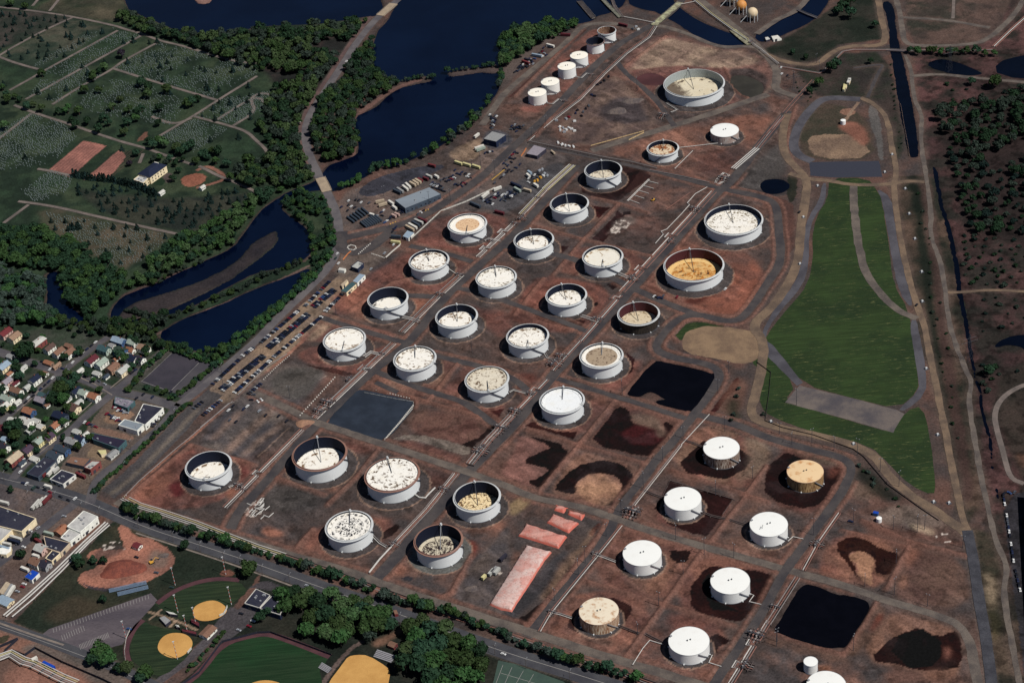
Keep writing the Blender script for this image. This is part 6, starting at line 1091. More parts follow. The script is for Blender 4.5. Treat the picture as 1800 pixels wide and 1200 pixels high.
for px, lab, rf in ((((291, 1073), (305, 1076), (312, 1080), (298, 1078)), 'white roofed shelter between the ball fields', 'pale'), (((280, 1085), (289, 1082), (300, 1090), (291, 1097)), 'grey tarpaulin roofed shelter left of the path', 'grey'), (((320, 1104), (345, 1110), (345, 1114), (320, 1108)), 'long dull red dugout by the clubhouse', 'dkred'), (((336, 1086), (350, 1094), (350, 1100), (336, 1092)), 'dull red dugout behind the upper infield', 'dkred'), (((308, 1097), (314, 1098), (316, 1102), (310, 1101)), 'small pale hut beside the dugouts', 'pale')):
    block(list(px), 3, WM('dark'), RM(rf), lab, 'shelter', 0, 0, False, 'park shelters', False)
for px, lab in (('386,1083 394,1079 398,1072 400,1066', 'low white fence board beside the upper infield'), ('330,1148 337,1140', 'low white fence board beside the lower infield')):
    t = tag(MB().build('fence_board', TRIM), lab, 'fence'); w = W(P(px)); mb = MB()
    for (x1, y1), (x2, y2) in zip(w[:-1], w[1:]): mb.box((x1 + x2) / 2, (y1 + y2) / 2, 0, math.hypot(x2 - x1, y2 - y1), .3, 2.2, math.atan2(y2 - y1, x2 - x1))
    t.data = mb.mesh('fence_board', TRIM)
def fence(px, label, h, m, post=6.0):
    w = resample(W(P(px)), post); t = thing('fence', label, 'fence', (0, 0, 0), 0, 'fences')
    mb = MB(); pb = MB()
    for (x1, y1), (x2, y2) in zip(w[:-1], w[1:]):
        a = math.atan2(y2 - y1, x2 - x1); mb.box((x1 + x2) / 2, (y1 + y2) / 2, .1, math.hypot(x2 - x1, y2 - y1) + .01, .1, h - .1, a); pb.box(x1, y1, -.1, .25, .25, h + .2, a)
    mb.build('fence_panel', m, t); q = pb.build('fence_post', STED, t); q['kind'] = 'stuff'
DKF = flat('dark_mesh_fence', S(40, 42, 56), .8)
fence('310,1210 350,1183 390,1129 452,1113 475,1112 530,1132 583,1152', 'dark mesh fence around the red track of the turf field', 2.4, DKF); fence('0,1138 32,1124 9,1145 10,1150 25,1145 44,1153 62,1140 110,1165 180,1195 215,1212', 'dark screen fence south of the bottom street', 3, DKF); fence('221,1165 219,1143 222,1122 230,1104', 'white rail at the edge of the lower ball field', 1.4, TRIM)
fence('1330,637 1355,655 1352,690 1345,740 1375,752 1430,765 1500,790 1518,803 1560,852 1620,895 1650,915', 'dark fence line between the farm and the tan haul road', 1.3, flat('dull_fence', S(70, 64, 62), .9)); fence('640,690 700,702 727,706 726,718 676,774', 'low white marker fence around the slate pond', .8, TRIM); fence('720,423 775,372 820,355 870,331', 'long white wall between the yards and the first tanks', 1.8, TRIM)
fence('1105,247 1132,234', 'pale board fence in two short lengths by the manifold', 1.5, flat('buff_board', S(222, 190, 140), .7)); fence('1038,257 1085,244 1132,231', 'long buff board along the upper wide road', 1.2, flat('buff_board', S(222, 190, 140), .7)); fence('1583,183 1590,225 1597,262 1598,275', 'pale board along the canal bank', 1.2, flat('pale_board', S(190, 160, 144), .7))
fence('-20,1087 20,1092', 'kerb wall at the bottom street corner', 1, PAV)
# tarpaulin covered heaps
def tarp(name, top, edge):
    m, t, b = nt(name); co = objco(t); g = N(t, 'ShaderNodeNewGeometry'); s = N(t, 'ShaderNodeSeparateXYZ'); t.links.new(g.outputs['Normal'], s.inputs[0])
    c = mixn(t, noisen(t, .25, 5, .7, co, .4, .62), top, tuple(v * k for v, k in zip(top, (.92, .78, .76)))); c = mixn(t, mth(t, 'MULTIPLY', noisen(t, .3, 5, .7, co, .5, .65, 1.5), .45), c, S(112, 92, 88)); c = mixn(t, noisen(t, .9, 3, .7, co, .60, .66), c, tuple(v * .5 for v in top))
    z = N(t, 'ShaderNodeSeparateXYZ'); t.links.new(co, z.inputs[0]); c = mixn(t, mth(t, 'MULTIPLY', ramp(t, z.outputs[2], 2.3, 1.2), .9), c, edge); c = mixn(t, mth(t, 'MULTIPLY', noisen(t, .08, 4, .6, co, .45, .6), .35), c, edge)
    t.links.new(c, b.inputs['Base Color']); b.inputs['Roughness'].default_value = .5; return m
TP, TQ = tarp('pale_tarpaulin', S(212, 186, 178), S(204, 112, 96)), tarp('coral_tarpaulin', S(210, 160, 148), S(198, 102, 86))
for px, h, m, lab in (('925,959 970,971 958,985 900,1075 880,1072 860,1063', 3.2, TP, 'long pale pink tarpaulin covered heap, biggest of the five'), ('925,921 997,944 982,964 911,942', 3, TQ, 'coral tarpaulin covered heap, second largest of the five'), ('972,904 1018,920 1000,937 961,919', 2.6, TQ, 'mid sized coral and grey tarpaulin covered heap'), ('1000,897 1030,905 1022,915 998,904', 2.2, TQ, 'small coral heap at the right end of the five'), ('977,887 1000,893 991,902 974,897', 2, TQ, 'small coral heap farthest from the camera')):
    w = jit(resample(W(P(px)), 2.5, True), .35, 5); cx, cy = sum(q[0] for q in w) / len(w), sum(q[1] for q in w) / len(w); lw = [(x - cx, y - cy) for x, y in w]; n = len(lw); vs = []; fs = []
    def inset(p, d):
        L = len(p); out = []; A = sum(p[i][0] * p[(i + 1) % L][1] - p[(i + 1) % L][0] * p[i][1] for i in range(L)); sg = 1 if A > 0 else -1
        for i in range(L):
            x0, y0 = p[i - 1]; x1, y1 = p[(i + 1) % L]; dd = math.hypot(x1 - x0, y1 - y0) or 1; out.append((p[i][0] - sg * (y1 - y0) / dd * d, p[i][1] + sg * (x1 - x0) / dd * d))
        return out
    mb = MB(); rings = [(lw, -.1), (inset(lw, 1.1), h * .62), (inset(lw, 2.6), h)]
    for p, z in rings: vs += [(x, y, z + ((.35 * math.sin(x * .9 + y * .5) + .25 * math.sin(y * 1.3)) if z > 1 else 0)) for x, y in p]
    for k in range(2):
        for i in range(n): fs.append((k * n + i, k * n + (i + 1) % n, (k + 1) * n + (i + 1) % n, (k + 1) * n + i))
    mb.add(vs, fs); top = rings[2][0]
    for q in geometry.tessellate_polygon([[Vector((x, y, 0)) for x, y in top]]): mb.f.append(tuple(2 * n + i for i in q)); mb.m.append(0)
    o = tag(mb.build('covered_heap', m, None, True), lab, 'heap', 'tarpaulin covered soil heaps'); o.location = (cx, cy, 0)
def heap(x, y, rx, ry, h, m, lab):
    X, Y = G(x, y); k = np.random.default_rng(int(x + y)); vs = []; fs = []; n = 20
    for i, (s, z) in enumerate(((1, -.1), (.72, .45), (.42, .82), (.12, 1))):
        for j in range(n):
            a = 6.2832 * j / n; q = s * (1 + .14 * math.sin(3 * a + x) + .1 * k.random()); vs.append((rx * q * math.cos(a), ry * q * math.sin(a), h * z + (.2 * k.random() if i else 0)))
    for i in range(3):
        for j in range(n): fs.append((i * n + j, i * n + (j + 1) % n, (i + 1) * n + (j + 1) % n, (i + 1) * n + j))
    fs.append(tuple(range(3 * n, 4 * n))); o = tag(MB().add(vs, fs).build('soil_heap', m, None, True), lab, 'heap', 'bare soil heaps'); o.location = (X, Y, 0)
HR, HG = mat('red_heap', S(134, 76, 62), S(108, 62, 54), .2, .3), mat('grey_heap', S(112, 100, 94), S(84, 76, 76), .2, .3)
heap(216, 1000, 20, 12, 5, HR, 'big dark red soil heap in the dirt yard by the park'); heap(288, 976, 5, 3, 2, HG, 'small dark spoil heap in the dirt yard'); heap(1085, 196, 12, 8, 4, HG, 'curved brown spoil heap in the triangle yard'); heap(1112, 178, 14, 6, 3, HG, 'long spoil heap at the top of the triangle yard'); heap(535, 744, 9, 6, 3, mat('buff_heap', S(168, 128, 104), S(140, 108, 90), .2, .2), 'pale buff soil heap at the corner of the slate pond'); heap(828, 1034, 6, 4, 2, HG, 'little dark heap left of the longest pink heap')
# bridges
def bridge(px, wd, z, m, lab, rail=None, name='bridge', pile=0):
    w = resample(W(P(px)), 8); t = thing(name, lab, 'bridge', (0, 0, 0), 0, 'bridges and piers'); l, r = offset(w, wd / 2), offset(w, -wd / 2); n = len(w)
    vs = [(x, y, z) for x, y in l] + [(x, y, z) for x, y in r] + [(x, y, z - .9) for x, y in l] + [(x, y, z - .9) for x, y in r]; fs = []
    for i in range(n - 1): fs += [(i, n + i, n + i + 1, i + 1), (2 * n + i, 2 * n + i + 1, 3 * n + i + 1, 3 * n + i), (i, i + 1, 2 * n + i + 1, 2 * n + i), (n + i, 3 * n + i, 3 * n + i + 1, n + i + 1)]
    MB().add(vs, fs).build('deck', m, t)
    for s in (1, -1):
        mb = MB(); q = offset(w, s * (wd / 2 - .2)); mb.tube([(x, y, z + 1) for x, y in q], .16, 4)
        for x, y in q: mb.box(x, y, z, .25, .25, 1)
        mb.build('railing', rail or CONC, t)
    mb = MB()
    for x, y in w[::2]: mb.box(x, y, -2.6, wd * .7, 1, z + 1.9, math.atan2(w[1][1] - w[0][1], w[1][0] - w[0][0]) + 1.57)
    mb.build('pier', CONC, t)
BRD = mat('bridge_deck', S(168, 150, 128), S(150, 134, 116), .1, .12)
bridge('575,337 570,326 563,313', 12, .55, BRD, 'short pale road bridge where the river turns under the road'); bridge('668,28 680,18 692,7', 12, .55, BRD, 'pale road bridge between the two lakes'); bridge('1018,3 1030,17 1043,32', 7, .9, mat('old_deck', S(72, 66, 66), S(56, 52, 54), .2, .2), 'dark pier reaching into the far water'); bridge('1050,-10 1068,10 1090,32', 5, 1.5, mat('pipe_deck', S(128, 128, 112), S(96, 96, 88), .2, .2), 'pipe carrying bridge, left of the far pair'); bridge('1072,-12 1080,12 1094,32', 4, 1.2, mat('old_deck2', S(98, 88, 86), S(80, 72, 72), .2, .2), 'narrow far bridge beside the pipe carrying one'); bridge('1149,46 1170,28 1196,6', 8, 1.5, mat('yel_deck', S(176, 176, 140), S(120, 112, 96), .15, .2), 'yellowish pipe bridge crossing the channel'); bridge('1288,54 1302,66 1318,79', 9, 1.2, mat('yel_deck2', S(170, 168, 136), S(110, 104, 92), .15, .2), 'yellowish bridge at the lower end of the channel'); bridge('1402,19 1420,27 1436,33', 3, 1.2, GREY, 'slim grey footbridge over the right channel'); bridge('1558,89 1576,90 1596,91', 4, 1.0, GREY, 'small pipe bridge over the canal')
# stepped dock by the right channel
block(P('1355,64 1367,62 1374,68 1360,71'), 2.5, WM('white'), RM('white'), 'white pump house roofs on the bank of the right channel', 'cabin', 0, 0, False); block(P('1344,66 1350,65 1354,69 1347,71'), 2.5, WM('dark'), RM('pale'), 'small white hut beside the pump house', 'cabin', 0, 0, False)
# small tank by the loop road, water tank by the haul road
for x, y, r, h, lab in ((1482, 218, 3, 5, 'little white tank on a reddish mound inside the loop road'), (1545, 916, 2.4, 4, 'little white tank beside the blue shed')):
    X, Y = G(x, y); t = thing('small_tank', lab, 'tank', (X, Y, 0), 0, 'little water tanks'); MB().lathe([(r, -.1), (r, h)], 24).build('shell', WH_C, t, True); MB().disc(r, h, 24, 0, 0, 0, .4).build('cone_roof', CWHT, t)
# lattice pylons of the marsh (thin)
def pylon(x, y, h, lab):
    X, Y = G(x, y); t = thing('pylon', lab, 'pylon', (X, Y, 0), .3, 'lattice pylons'); mb = MB()
    for a, b in ((-1, -1), (1, -1), (1, 1), (-1, 1)): mb.tube([(a * 3, b * 3, -.1), (a * .5, b * .5, h)], .14, 4)
    for i in range(6):
        z0, z1 = h * i / 6, h * (i + 1) / 6; k0, k1 = 3 - 2.5 * i / 6, 3 - 2.5 * (i + 1) / 6
        for (a, b), (c, d) in (((-1, -1), (1, -1)), ((1, -1), (1, 1)), ((1, 1), (-1, 1)), ((-1, 1), (-1, -1))): mb.tube([(a * k0, b * k0, z0), (c * k1, d * k1, z1)], .08, 3)
    mb.build('lattice_mast', STED, t)
    for z, l in ((h * .72, 9), (h * .86, 7)): MB().tube([(-l, 0, z), (l, 0, z)], .14, 4).build('cross_arm', STED, t)
pylon(1668, 125, 34, 'thin lattice pylon beside the marsh pond'); pylon(1395, 155, 20, 'thin lattice mast by the lagoon road'); pylon(1702, 633, 30, 'thin lattice pylon in the marsh beside the creek')
# monitoring wells along the haul road
for i, (x, y) in enumerate(P('1412,382 1406,464 1437,327 1591,332 1598,376 1608,420 1620,478 1621,530 1628,648 1648,764 1500,780 1355,741 1641,882 1668,884 1555,303 1568,272 1355,655 1790,1020')[:16]):
    X, Y = G(x, y); t = thing('well_head', 'pale well head on a small square pad beside the haul roads', 'well head', (X, Y, 0), .4, 'well heads beside the haul roads'); MB().box(0, 0, 0, 4, 4, .2).build('pad', STED, t); MB().box(.3, .2, .2, 1.8, 1.4, 1.3).box(-1, -.8, .2, .8, .8, 2).build('housing', RIMW, t)
# ================================================================== VEHICLES
CARC = dict(black=S(26, 26, 34), white=S(232, 232, 230), silver=S(164, 168, 174), navy=S(34, 42, 72), red=S(132, 28, 44), grey=S(84, 88, 96), blue=S(52, 82, 132), yellow=S(226, 170, 70), green=S(48, 66, 62))
TYRE = flat('tyre', S(24, 24, 26), .9)
def paint_m(c): return flat('paint_' + c, CARC[c], .3, spec=.5, var=.04)
CARM = {}
def car_mesh(c):
    if c in CARM: return CARM[c]
    mb = MB(); mb.box(0, 0, .35, 4.6, 1.85, .55); mb.box(.1, 0, .9, 4.4, 1.75, .12, 0, 0, .93)
    mb.box(-.25, 0, 1.0, 2.7, 1.6, .5, 0, 1, .78); mb.box(-.25, 0, 1.5, 2.0, 1.2, .07)
    for x in (-1.4, 1.4):
        for y in (-.85, .85): mb.tube([(x, y - .12, .33), (x, y + .12, .33)], .34, 8, 2)
    CARM[c] = mb.mesh('car', [paint_m(c), GLASS, TYRE]); return CARM[c]
VAN = {}
def van_mesh(c):
    if c in VAN: return VAN[c]
    mb = MB(); mb.box(-.5, 0, .4, 4.6, 2.0, 1.9); mb.box(2.3, 0, .4, 1.4, 1.9, .8); mb.box(1.95, 0, 1.2, .9, 1.75, .85, 0, 1, .8)
    for x in (-1.8, 1.9):
        for y in (-.9, .9): mb.tube([(x, y - .13, .38), (x, y + .13, .38)], .38, 8, 2)
    VAN[c] = mb.mesh('van', [paint_m(c), GLASS, TYRE]); return VAN[c]
NCAR = [0]; CARS = []
def car(x, y, a, c, label, group, van=False, world=False):
    X, Y = (x, y) if world else G(x, y); NCAR[0] += 1
    CARS.append((X, Y, a, c, label, group, van))
crng = random.Random(5)
def pick(): return crng.choices(('black', 'navy', 'grey', 'white', 'silver', 'red', 'blue'), (40, 22, 13, 13, 6, 4, 2))[0]
def car_row(a, b, where, pitch=2.85, full=.9, turn=1.0):
    (x1, y1), (x2, y2) = G(*a), G(*b); L = math.hypot(x2 - x1, y2 - y1); an = math.atan2(y2 - y1, x2 - x1); n = int(L / pitch)
    for i in range(n):
        if crng.random() > full: continue
        u = (i + .5) / n; c = pick(); w = '%s car parked in %s' % (c, where)
        car(x1 + (x2 - x1) * u, y1 + (y2 - y1) * u, an + math.pi / 2 * turn + crng.uniform(-.05, .05) + (math.pi if crng.random() < .3 else 0), c, w, w[:60], world=True)
R1, R2, R3 = 'the outer row of the long car park by the river road', 'the middle double row of the long car park', 'the inner row of the long car park by the pipes'
for a, b in (((535, 540), (580, 495)),): car_row(a, b, R1, 3.2, .85)
for a, b in (((455, 606), (526, 546)), ((425, 627), (447, 611)), ((373, 677), (421, 632))): car_row(a, b, R1, 2.6, .92)
for o in (0, 1):
    dx, dy = (4.5 * o, 3.0 * o) if o else (0, 0)
    for a, b in (((548 + dx, 539 + dy), (586 + dx, 508 + dy)), ((469 + dx, 611 + dy), (540 + dx, 551 + dy)), ((386 + dx, 685 + dy), (462 + dx, 624 + dy))): car_row(a, b, R2, 2.5, .96)
for a, b in (((571, 549), (604, 516)), ((480, 629), (566, 557)), ((411, 692), (478, 632))): car_row(a, b, R3, 2.5, .96)
for a, b, w in (((431, 698), (460, 674), 'the dirt strip inside the pipe line'), ((441, 706), (447, 692), 'the short double row on the old lot'), ((450, 708), (463, 702), 'the short double row on the old lot'), ((334, 724), (362, 702), 'the lower strip beside the hedge'), ((355, 732), (390, 703), 'the lower strip inside the hedge'), ((266, 752), (288, 723), 'front of the black roofed workshop'), ((190, 808), (222, 786), 'the kerb beside the plum roofed workshop')): car_row(a, b, w, 3.4, .85)
car_row((1763, 868), (1768, 898), 'the line along the long dark building', 5.2, .8, 0); car_row((1769, 903), (1782, 990), 'the line along the long dark building', 5.2, .85, 0); car_row((1784, 1000), (1796, 1050), 'the line along the long dark building', 5.2, .8, 0)
for x, y, c, lab in ((609, 109, 'white', 'white car driving on the river road between the woods'), (525, 217, 'white', 'white van like car on the verge of the river road'), (132, 877, 'white', 'white car driving past the tree island on the main street'), (47, 851, 'white', 'white car turning on the main street'), (36, 830, 'white', 'white car waiting at the end of the slanting street'), (42, 809, 'white', 'white car left of the slanting street'), (35, 817, 'blue', 'pale blue car left of the slanting street'), (60, 859, 'green', 'dark green truck like car on the main street verge'), (540, 1030, 'silver', 'silver car on the tree lined road'), (885, 1150, 'white', 'white car on the tree lined road right of the grove'), (300, 690, 'black', 'black car on the crossing street beside the dark car park'), (252, 694, 'black', 'black car at the workshop corner'), (268, 699, 'navy', 'dark car on the crossing street near the workshop'), (240, 701, 'black', 'black car behind the mottled roof'), (128, 638, 'white', 'white car parked at the upper block corner'), (88, 650, 'white', 'white car crossing the upper street'), (50, 700, 'white', 'white car parked on the corner street'), (149, 743, 'white', 'white car parked on the slanting street'), (267, 767, 'black', 'black car on the hedge road'), (302, 738, 'white', 'white car beside the hedge'), (240, 980, 'black', 'black pickup like car in the dirt yard'), (275, 1007, 'grey', 'grey car at the edge of the dirt yard'), (302, 1033, 'green', 'dark green car beside the upper warning track'), (227, 1106, 'blue', 'blue car beside the lower warning track'), (445, 1092, 'white', 'white car in the school yard'), (438, 1101, 'red', 'red car in the school yard'), (424, 1079, 'black', 'black car by the school wall'), (420, 1108, 'silver', 'silver car by the school hedge'), (1525, 790 - 280, 'white', 'x'), (1373, 120, 'white', 'white car on the lagoon road, upper one'), (1374, 131, 'white', 'white car on the lagoon road, lower one'), (1384, 134, 'black', 'black car beside the lagoon road'), (1405, 374, 'black', 'black car on the tan haul road'), (1611, 537, 'black', 'black car on the dirt road right of the cap'), (593, 447, 'white', 'white car at the plant gate'), (590, 455, 'green', 'dark green car at the plant gate'), (595, 464, 'white', 'white pickup like car below the plant gate'), (652, 474, 'silver', 'silver car in the gravel yard by the gate'), (676, 446, 'silver', 'silver car in the fenced gravel yard'), (692, 431, 'white', 'white car beside the yellow bus'), (613, 354, 'white', 'white car near the river bend yard'), (635, 357, 'white', 'white pickup like car near the river bend yard'), (600, 365, 'navy', 'dark car at the left end of the yard'), (611, 371, 'black', 'black car beside the blue trailers'), (1460, 790, 'black', 'y'), (467, 731, 'black', 'black car alone on the old lot'), (404, 739, 'grey', 'grey car on the old lot, left of two'), (415, 742, 'black', 'black car on the old lot, right of two'), (490, 732, 'black', 'black car on the track across the old lot'), (504, 741, 'black', 'black car near the valve thicket'), (456, 723, 'silver', 'silver car on the old lot'), (428, 720, 'navy', 'dark car at the white posts of the old lot'), (435, 715, 'white', 'white car at the top of the old lot'), (402, 722, 'white', 'white car at the gate of the lower strip'), (410, 714, 'black', 'black car by the lower pipe'), (1275, 509, 'white', 'white pickup like car in the orange earth basin'), (1190, 523, 'red', 'red car below the orange roofed tank'), (1166, 521, 'grey', 'grey car below the orange roofed tank'), (1495, 917, 'navy', 'dark car near the blue shed'), (1770, 1085, 'black', 'z'), (113, 908, 'silver', 'silver car on the factory forecourt'), (52, 934, 'white', 'white van like car beside the navy factory'), (42, 962, 'white', 'white car on the lower street'), (40, 1032, 'red', 'red car on the trailer yard'), (43, 1027, 'white', 'white car on the trailer yard'), (31, 1040, 'silver', 'silver car on the trailer yard'), (925, 300, 'navy', 'n1')):
    if len(lab) < 3: continue
    a = DA if y < 900 and x < 320 else (-.55 if y > 850 else .9); car(x, y, a + (x % 3) * .1, c, lab, 'single cars about the place', van='van' in lab or 'truck' in lab)
for x0, y0, n, dx, dy, w in ((108, 853, 6, 6.5, -4.5, 'the shop lot on the main street'), (96, 847, 3, 5, 3, 'the shop lot on the main street'), (850, 368 - 14, 5, 4, 1.5, 'the grey yard above the first tanks'), (882, 345, 6, 4.5, -2.3, 'the grey yard above the first tanks'), (890, 350, 5, 4.5, -2.3, 'the grey yard above the first tanks'), (800, 325, 4, 4, 1, 'the gravel yard above the long warehouse'), (812, 322, 3, 4, 1.2, 'the gravel yard above the long warehouse'), (905, 280, 4, -6, 6, 'the line along the yellow kerb road'), (914, 290, 3, -7, 6, 'the line along the yellow kerb road'), (853, 270, 4, 4, -1, 'the yard by the grey roofed hall'), (920, 222, 3, -6, 5, 'the yard beyond the grey roofed hall'), (861, 203, 5, 1.2, 2.6, 'the strip along the river trees'), (905, 228, 2, 5, -2, 'the yard beyond the grey roofed hall'), (905, 128, 6, 4, -2, 'the junk strip by the far water'), (912, 118, 5, 5, -3, 'the junk strip by the far water'), (735, 385 - 8, 3, 5, -3, 'the trailer strip by the gate'), (690, 408, 3, 3, -4, 'the trailer strip by the gate'), (760, 322, 4, 5, 2, 'the yard behind the grey warehouse'), (1150, 522, 4, 4, 1, 'the bay below the orange roofed tank'), (200, 716, 5, 4, 1.5, 'the junk yard'), (188, 728, 5, 5, 2.2, 'the junk yard'), (196, 735, 4, 5, 2, 'the junk yard'), (208, 722, 4, 5, 1.5, 'the junk yard'), (155, 745, 4, 4.5, 2, 'the brown yard below the junk yard'), (1765, 868, 3, 9, -1, 'the head of the line by the long dark building')):
    for i in range(n):
        c = pick() if 'junk yard' not in w else crng.choice(('red', 'grey', 'silver', 'navy', 'white', 'red')); l = '%s car standing in %s' % (c, w); car(x0 + dx * i, y0 + dy * i, (DA if y0 > 600 else .9) + crng.uniform(-.3, .3) + (1.57 if i % 2 else 0), c, l, l[:60])
for px, w, n in (('30,826 60,802 96,778 120,763', 'the slanting street of the town', 9), ('70,640 105,652 150,664 190,684', 'the crossing street of the town', 7), ('88,664 60,690 34,712', 'the corner street of the town', 6), ('150,622 180,598', 'the upper block street', 5), ('12,980 44,950 80,925', 'the lower street', 7), ('125,876 70,852 20,840', 'the main street kerb', 5), ('236,658 262,638', 'the lane beside the dark car park', 3)):
    q_ = offset(chaikin(W(P(px)), 1, False), 3.4); q_ = resample(q_, 6.5)
    for i in range(len(q_) - 1):
        if crng.random() < n / max(n, len(q_) - 1) * 1.2: c = pick(); l = '%s car parked along %s' % (c, w); car(q_[i][0], q_[i][1], math.atan2(q_[i + 1][1] - q_[i][1], q_[i + 1][0] - q_[i][0]), c, l, l[:60], world=True)
for x0, y0, nx_, ny_, dx, dy, ex, ey in ((612, 362, 4, 1, 6, 2, 0, 0), (625, 352, 5, 1, 6, 1.5, 0, 0), (655, 386, 6, 2, 4, -3, 4, 3), (676, 392, 5, 1, 4, -3, 0, 0), (700, 372, 4, 2, 5, -2, 3, 4), (758, 326, 5, 2, 5, 1.5, 3, 5), (775, 318, 5, 2, 5, -2, 4, 4), (800, 300, 5, 2, 6, 2, 3, 6), (855, 352, 6, 2, 4, -2.2, 3, 4), (880, 352, 7, 2, 4, -2.4, 3, 4), (870, 205, 2, 5, 3, 1, -2, 5), (895, 225, 4, 2, 5, -2, 3, 4), (910, 120, 5, 3, 5, -2.5, 4, 2), (930, 104, 5, 3, 6, -3, 3, 3), (950, 88, 4, 2, 6, -3, 4, 3), (905, 268, 5, 2, -5, 5, 4, 2), (895, 300, 6, 1, -5, 4.5, 0, 0), (925, 318, 5, 2, 5, -3, 4, 3)):
    for i in range(nx_):
        for j in range(ny_):
            if crng.random() < .8: car(x0 + dx * i + ex * j + crng.uniform(-.8, .8), y0 + dy * i + ey * j + crng.uniform(-.5, .5), crng.uniform(.6, 1.2) + (1.57 if j % 2 else 0), pick(), 'small car or crate in the upper yards', 'cars in the upper yards')
CARS.sort(key=lambda q: (not q[6], q[1])); vs = []; mb = MB()
for i, (X, Y, a, c, label, group, van) in enumerate(CARS):
    if i < 298: tag(link('parked_van' if van else 'parked_car', van_mesh(c) if van else car_mesh(c), None, (X, Y, .3), a), label, 'van' if van else 'car', group)
    else:
        me = car_mesh(c); co, sn = math.cos(a), math.sin(a); ci = list(CARC).index(c)
        mb.v, o_ = mb.v + [(X + v.co.x * co - v.co.y * sn, Y + v.co.x * sn + v.co.y * co, v.co.z + .3) for v in me.vertices], len(mb.v)
        for q in me.polygons: mb.f.append(tuple(k + o_ for k in q.vertices)); mb.m.append(ci if q.material_index == 0 else len(CARC) + q.material_index - 1)
o = mb.build('parked_cars', [paint_m(c) for c in CARC] + [GLASS, TYRE]); o['kind'] = 'stuff'; o['label'] = 'the farther small cars parked about the upper yards'
def trailer_mesh(c, L=12.5, Wd=2.5, H=2.9, tank=False, key={}):
    k = (c, L, tank)
    if k in key: return key[k]
    mb = MB(); col = pm(c, 'trailer') if c in PAL else paint_m(c)
    if tank:
        n = 10; vs = []; fs = []
        for X in (-L / 2, L / 2):
            for j in range(n): a = 6.2832 * j / n; vs.append((X, 1.25 * math.cos(a), 2.1 + 1.15 * math.sin(a)))
        for j in range(n): fs.append((j, (j + 1) % n, (j + 1) % n + n, j + n))
        fs += [tuple(range(n))[::-1], tuple(range(n, 2 * n))]; mb.add(vs, fs)
    else: mb.box(0, 0, 1.1, L, Wd, H)
    for x in (-L / 2 + 1.2, -L / 2 + 2.5, L / 2 - 2):
        for y in (-1, 1): mb.tube([(x, y - .15, .5), (x, y + .15, .5)], .5, 8, 1)
    mb.box(0, 0, .75, L * .96, 1.6, .3, 0, 1); key[k] = mb.mesh('trailer', [col, TYRE]); return key[k]
def trailer(a, b, c, label, group='parked trailers', tank=False, L=12.5, cat='trailer', name='trailer'):
    (x1, y1), (x2, y2) = G(*a, 2), G(*b, 2); an = math.atan2(y2 - y1, x2 - x1); o = link(name, trailer_mesh(c, L, tank=tank), None, ((x1 + x2) / 2, (y1 + y2) / 2, .05), an); return tag(o, label, cat, group)
for i in range(6): u = i / 5; trailer((609 + 25 * u, 380 - 16 * u), (624 + 25 * u, 391 - 15 * u), 'slate', 'slate grey tank trailer in the six wide block left of the warehouse', 'tank trailers in the six wide block', True, 15, name='tank_trailer')
for i in range(8): u = i / 7; trailer((632 + 27 * u, 388 - 10 * u), (647 + 24 * u, 401 - 13 * u), 'slate', 'slate grey tank trailer in the eight wide block left of the warehouse', 'tank trailers in the eight wide block', True, 15, name='tank_trailer')
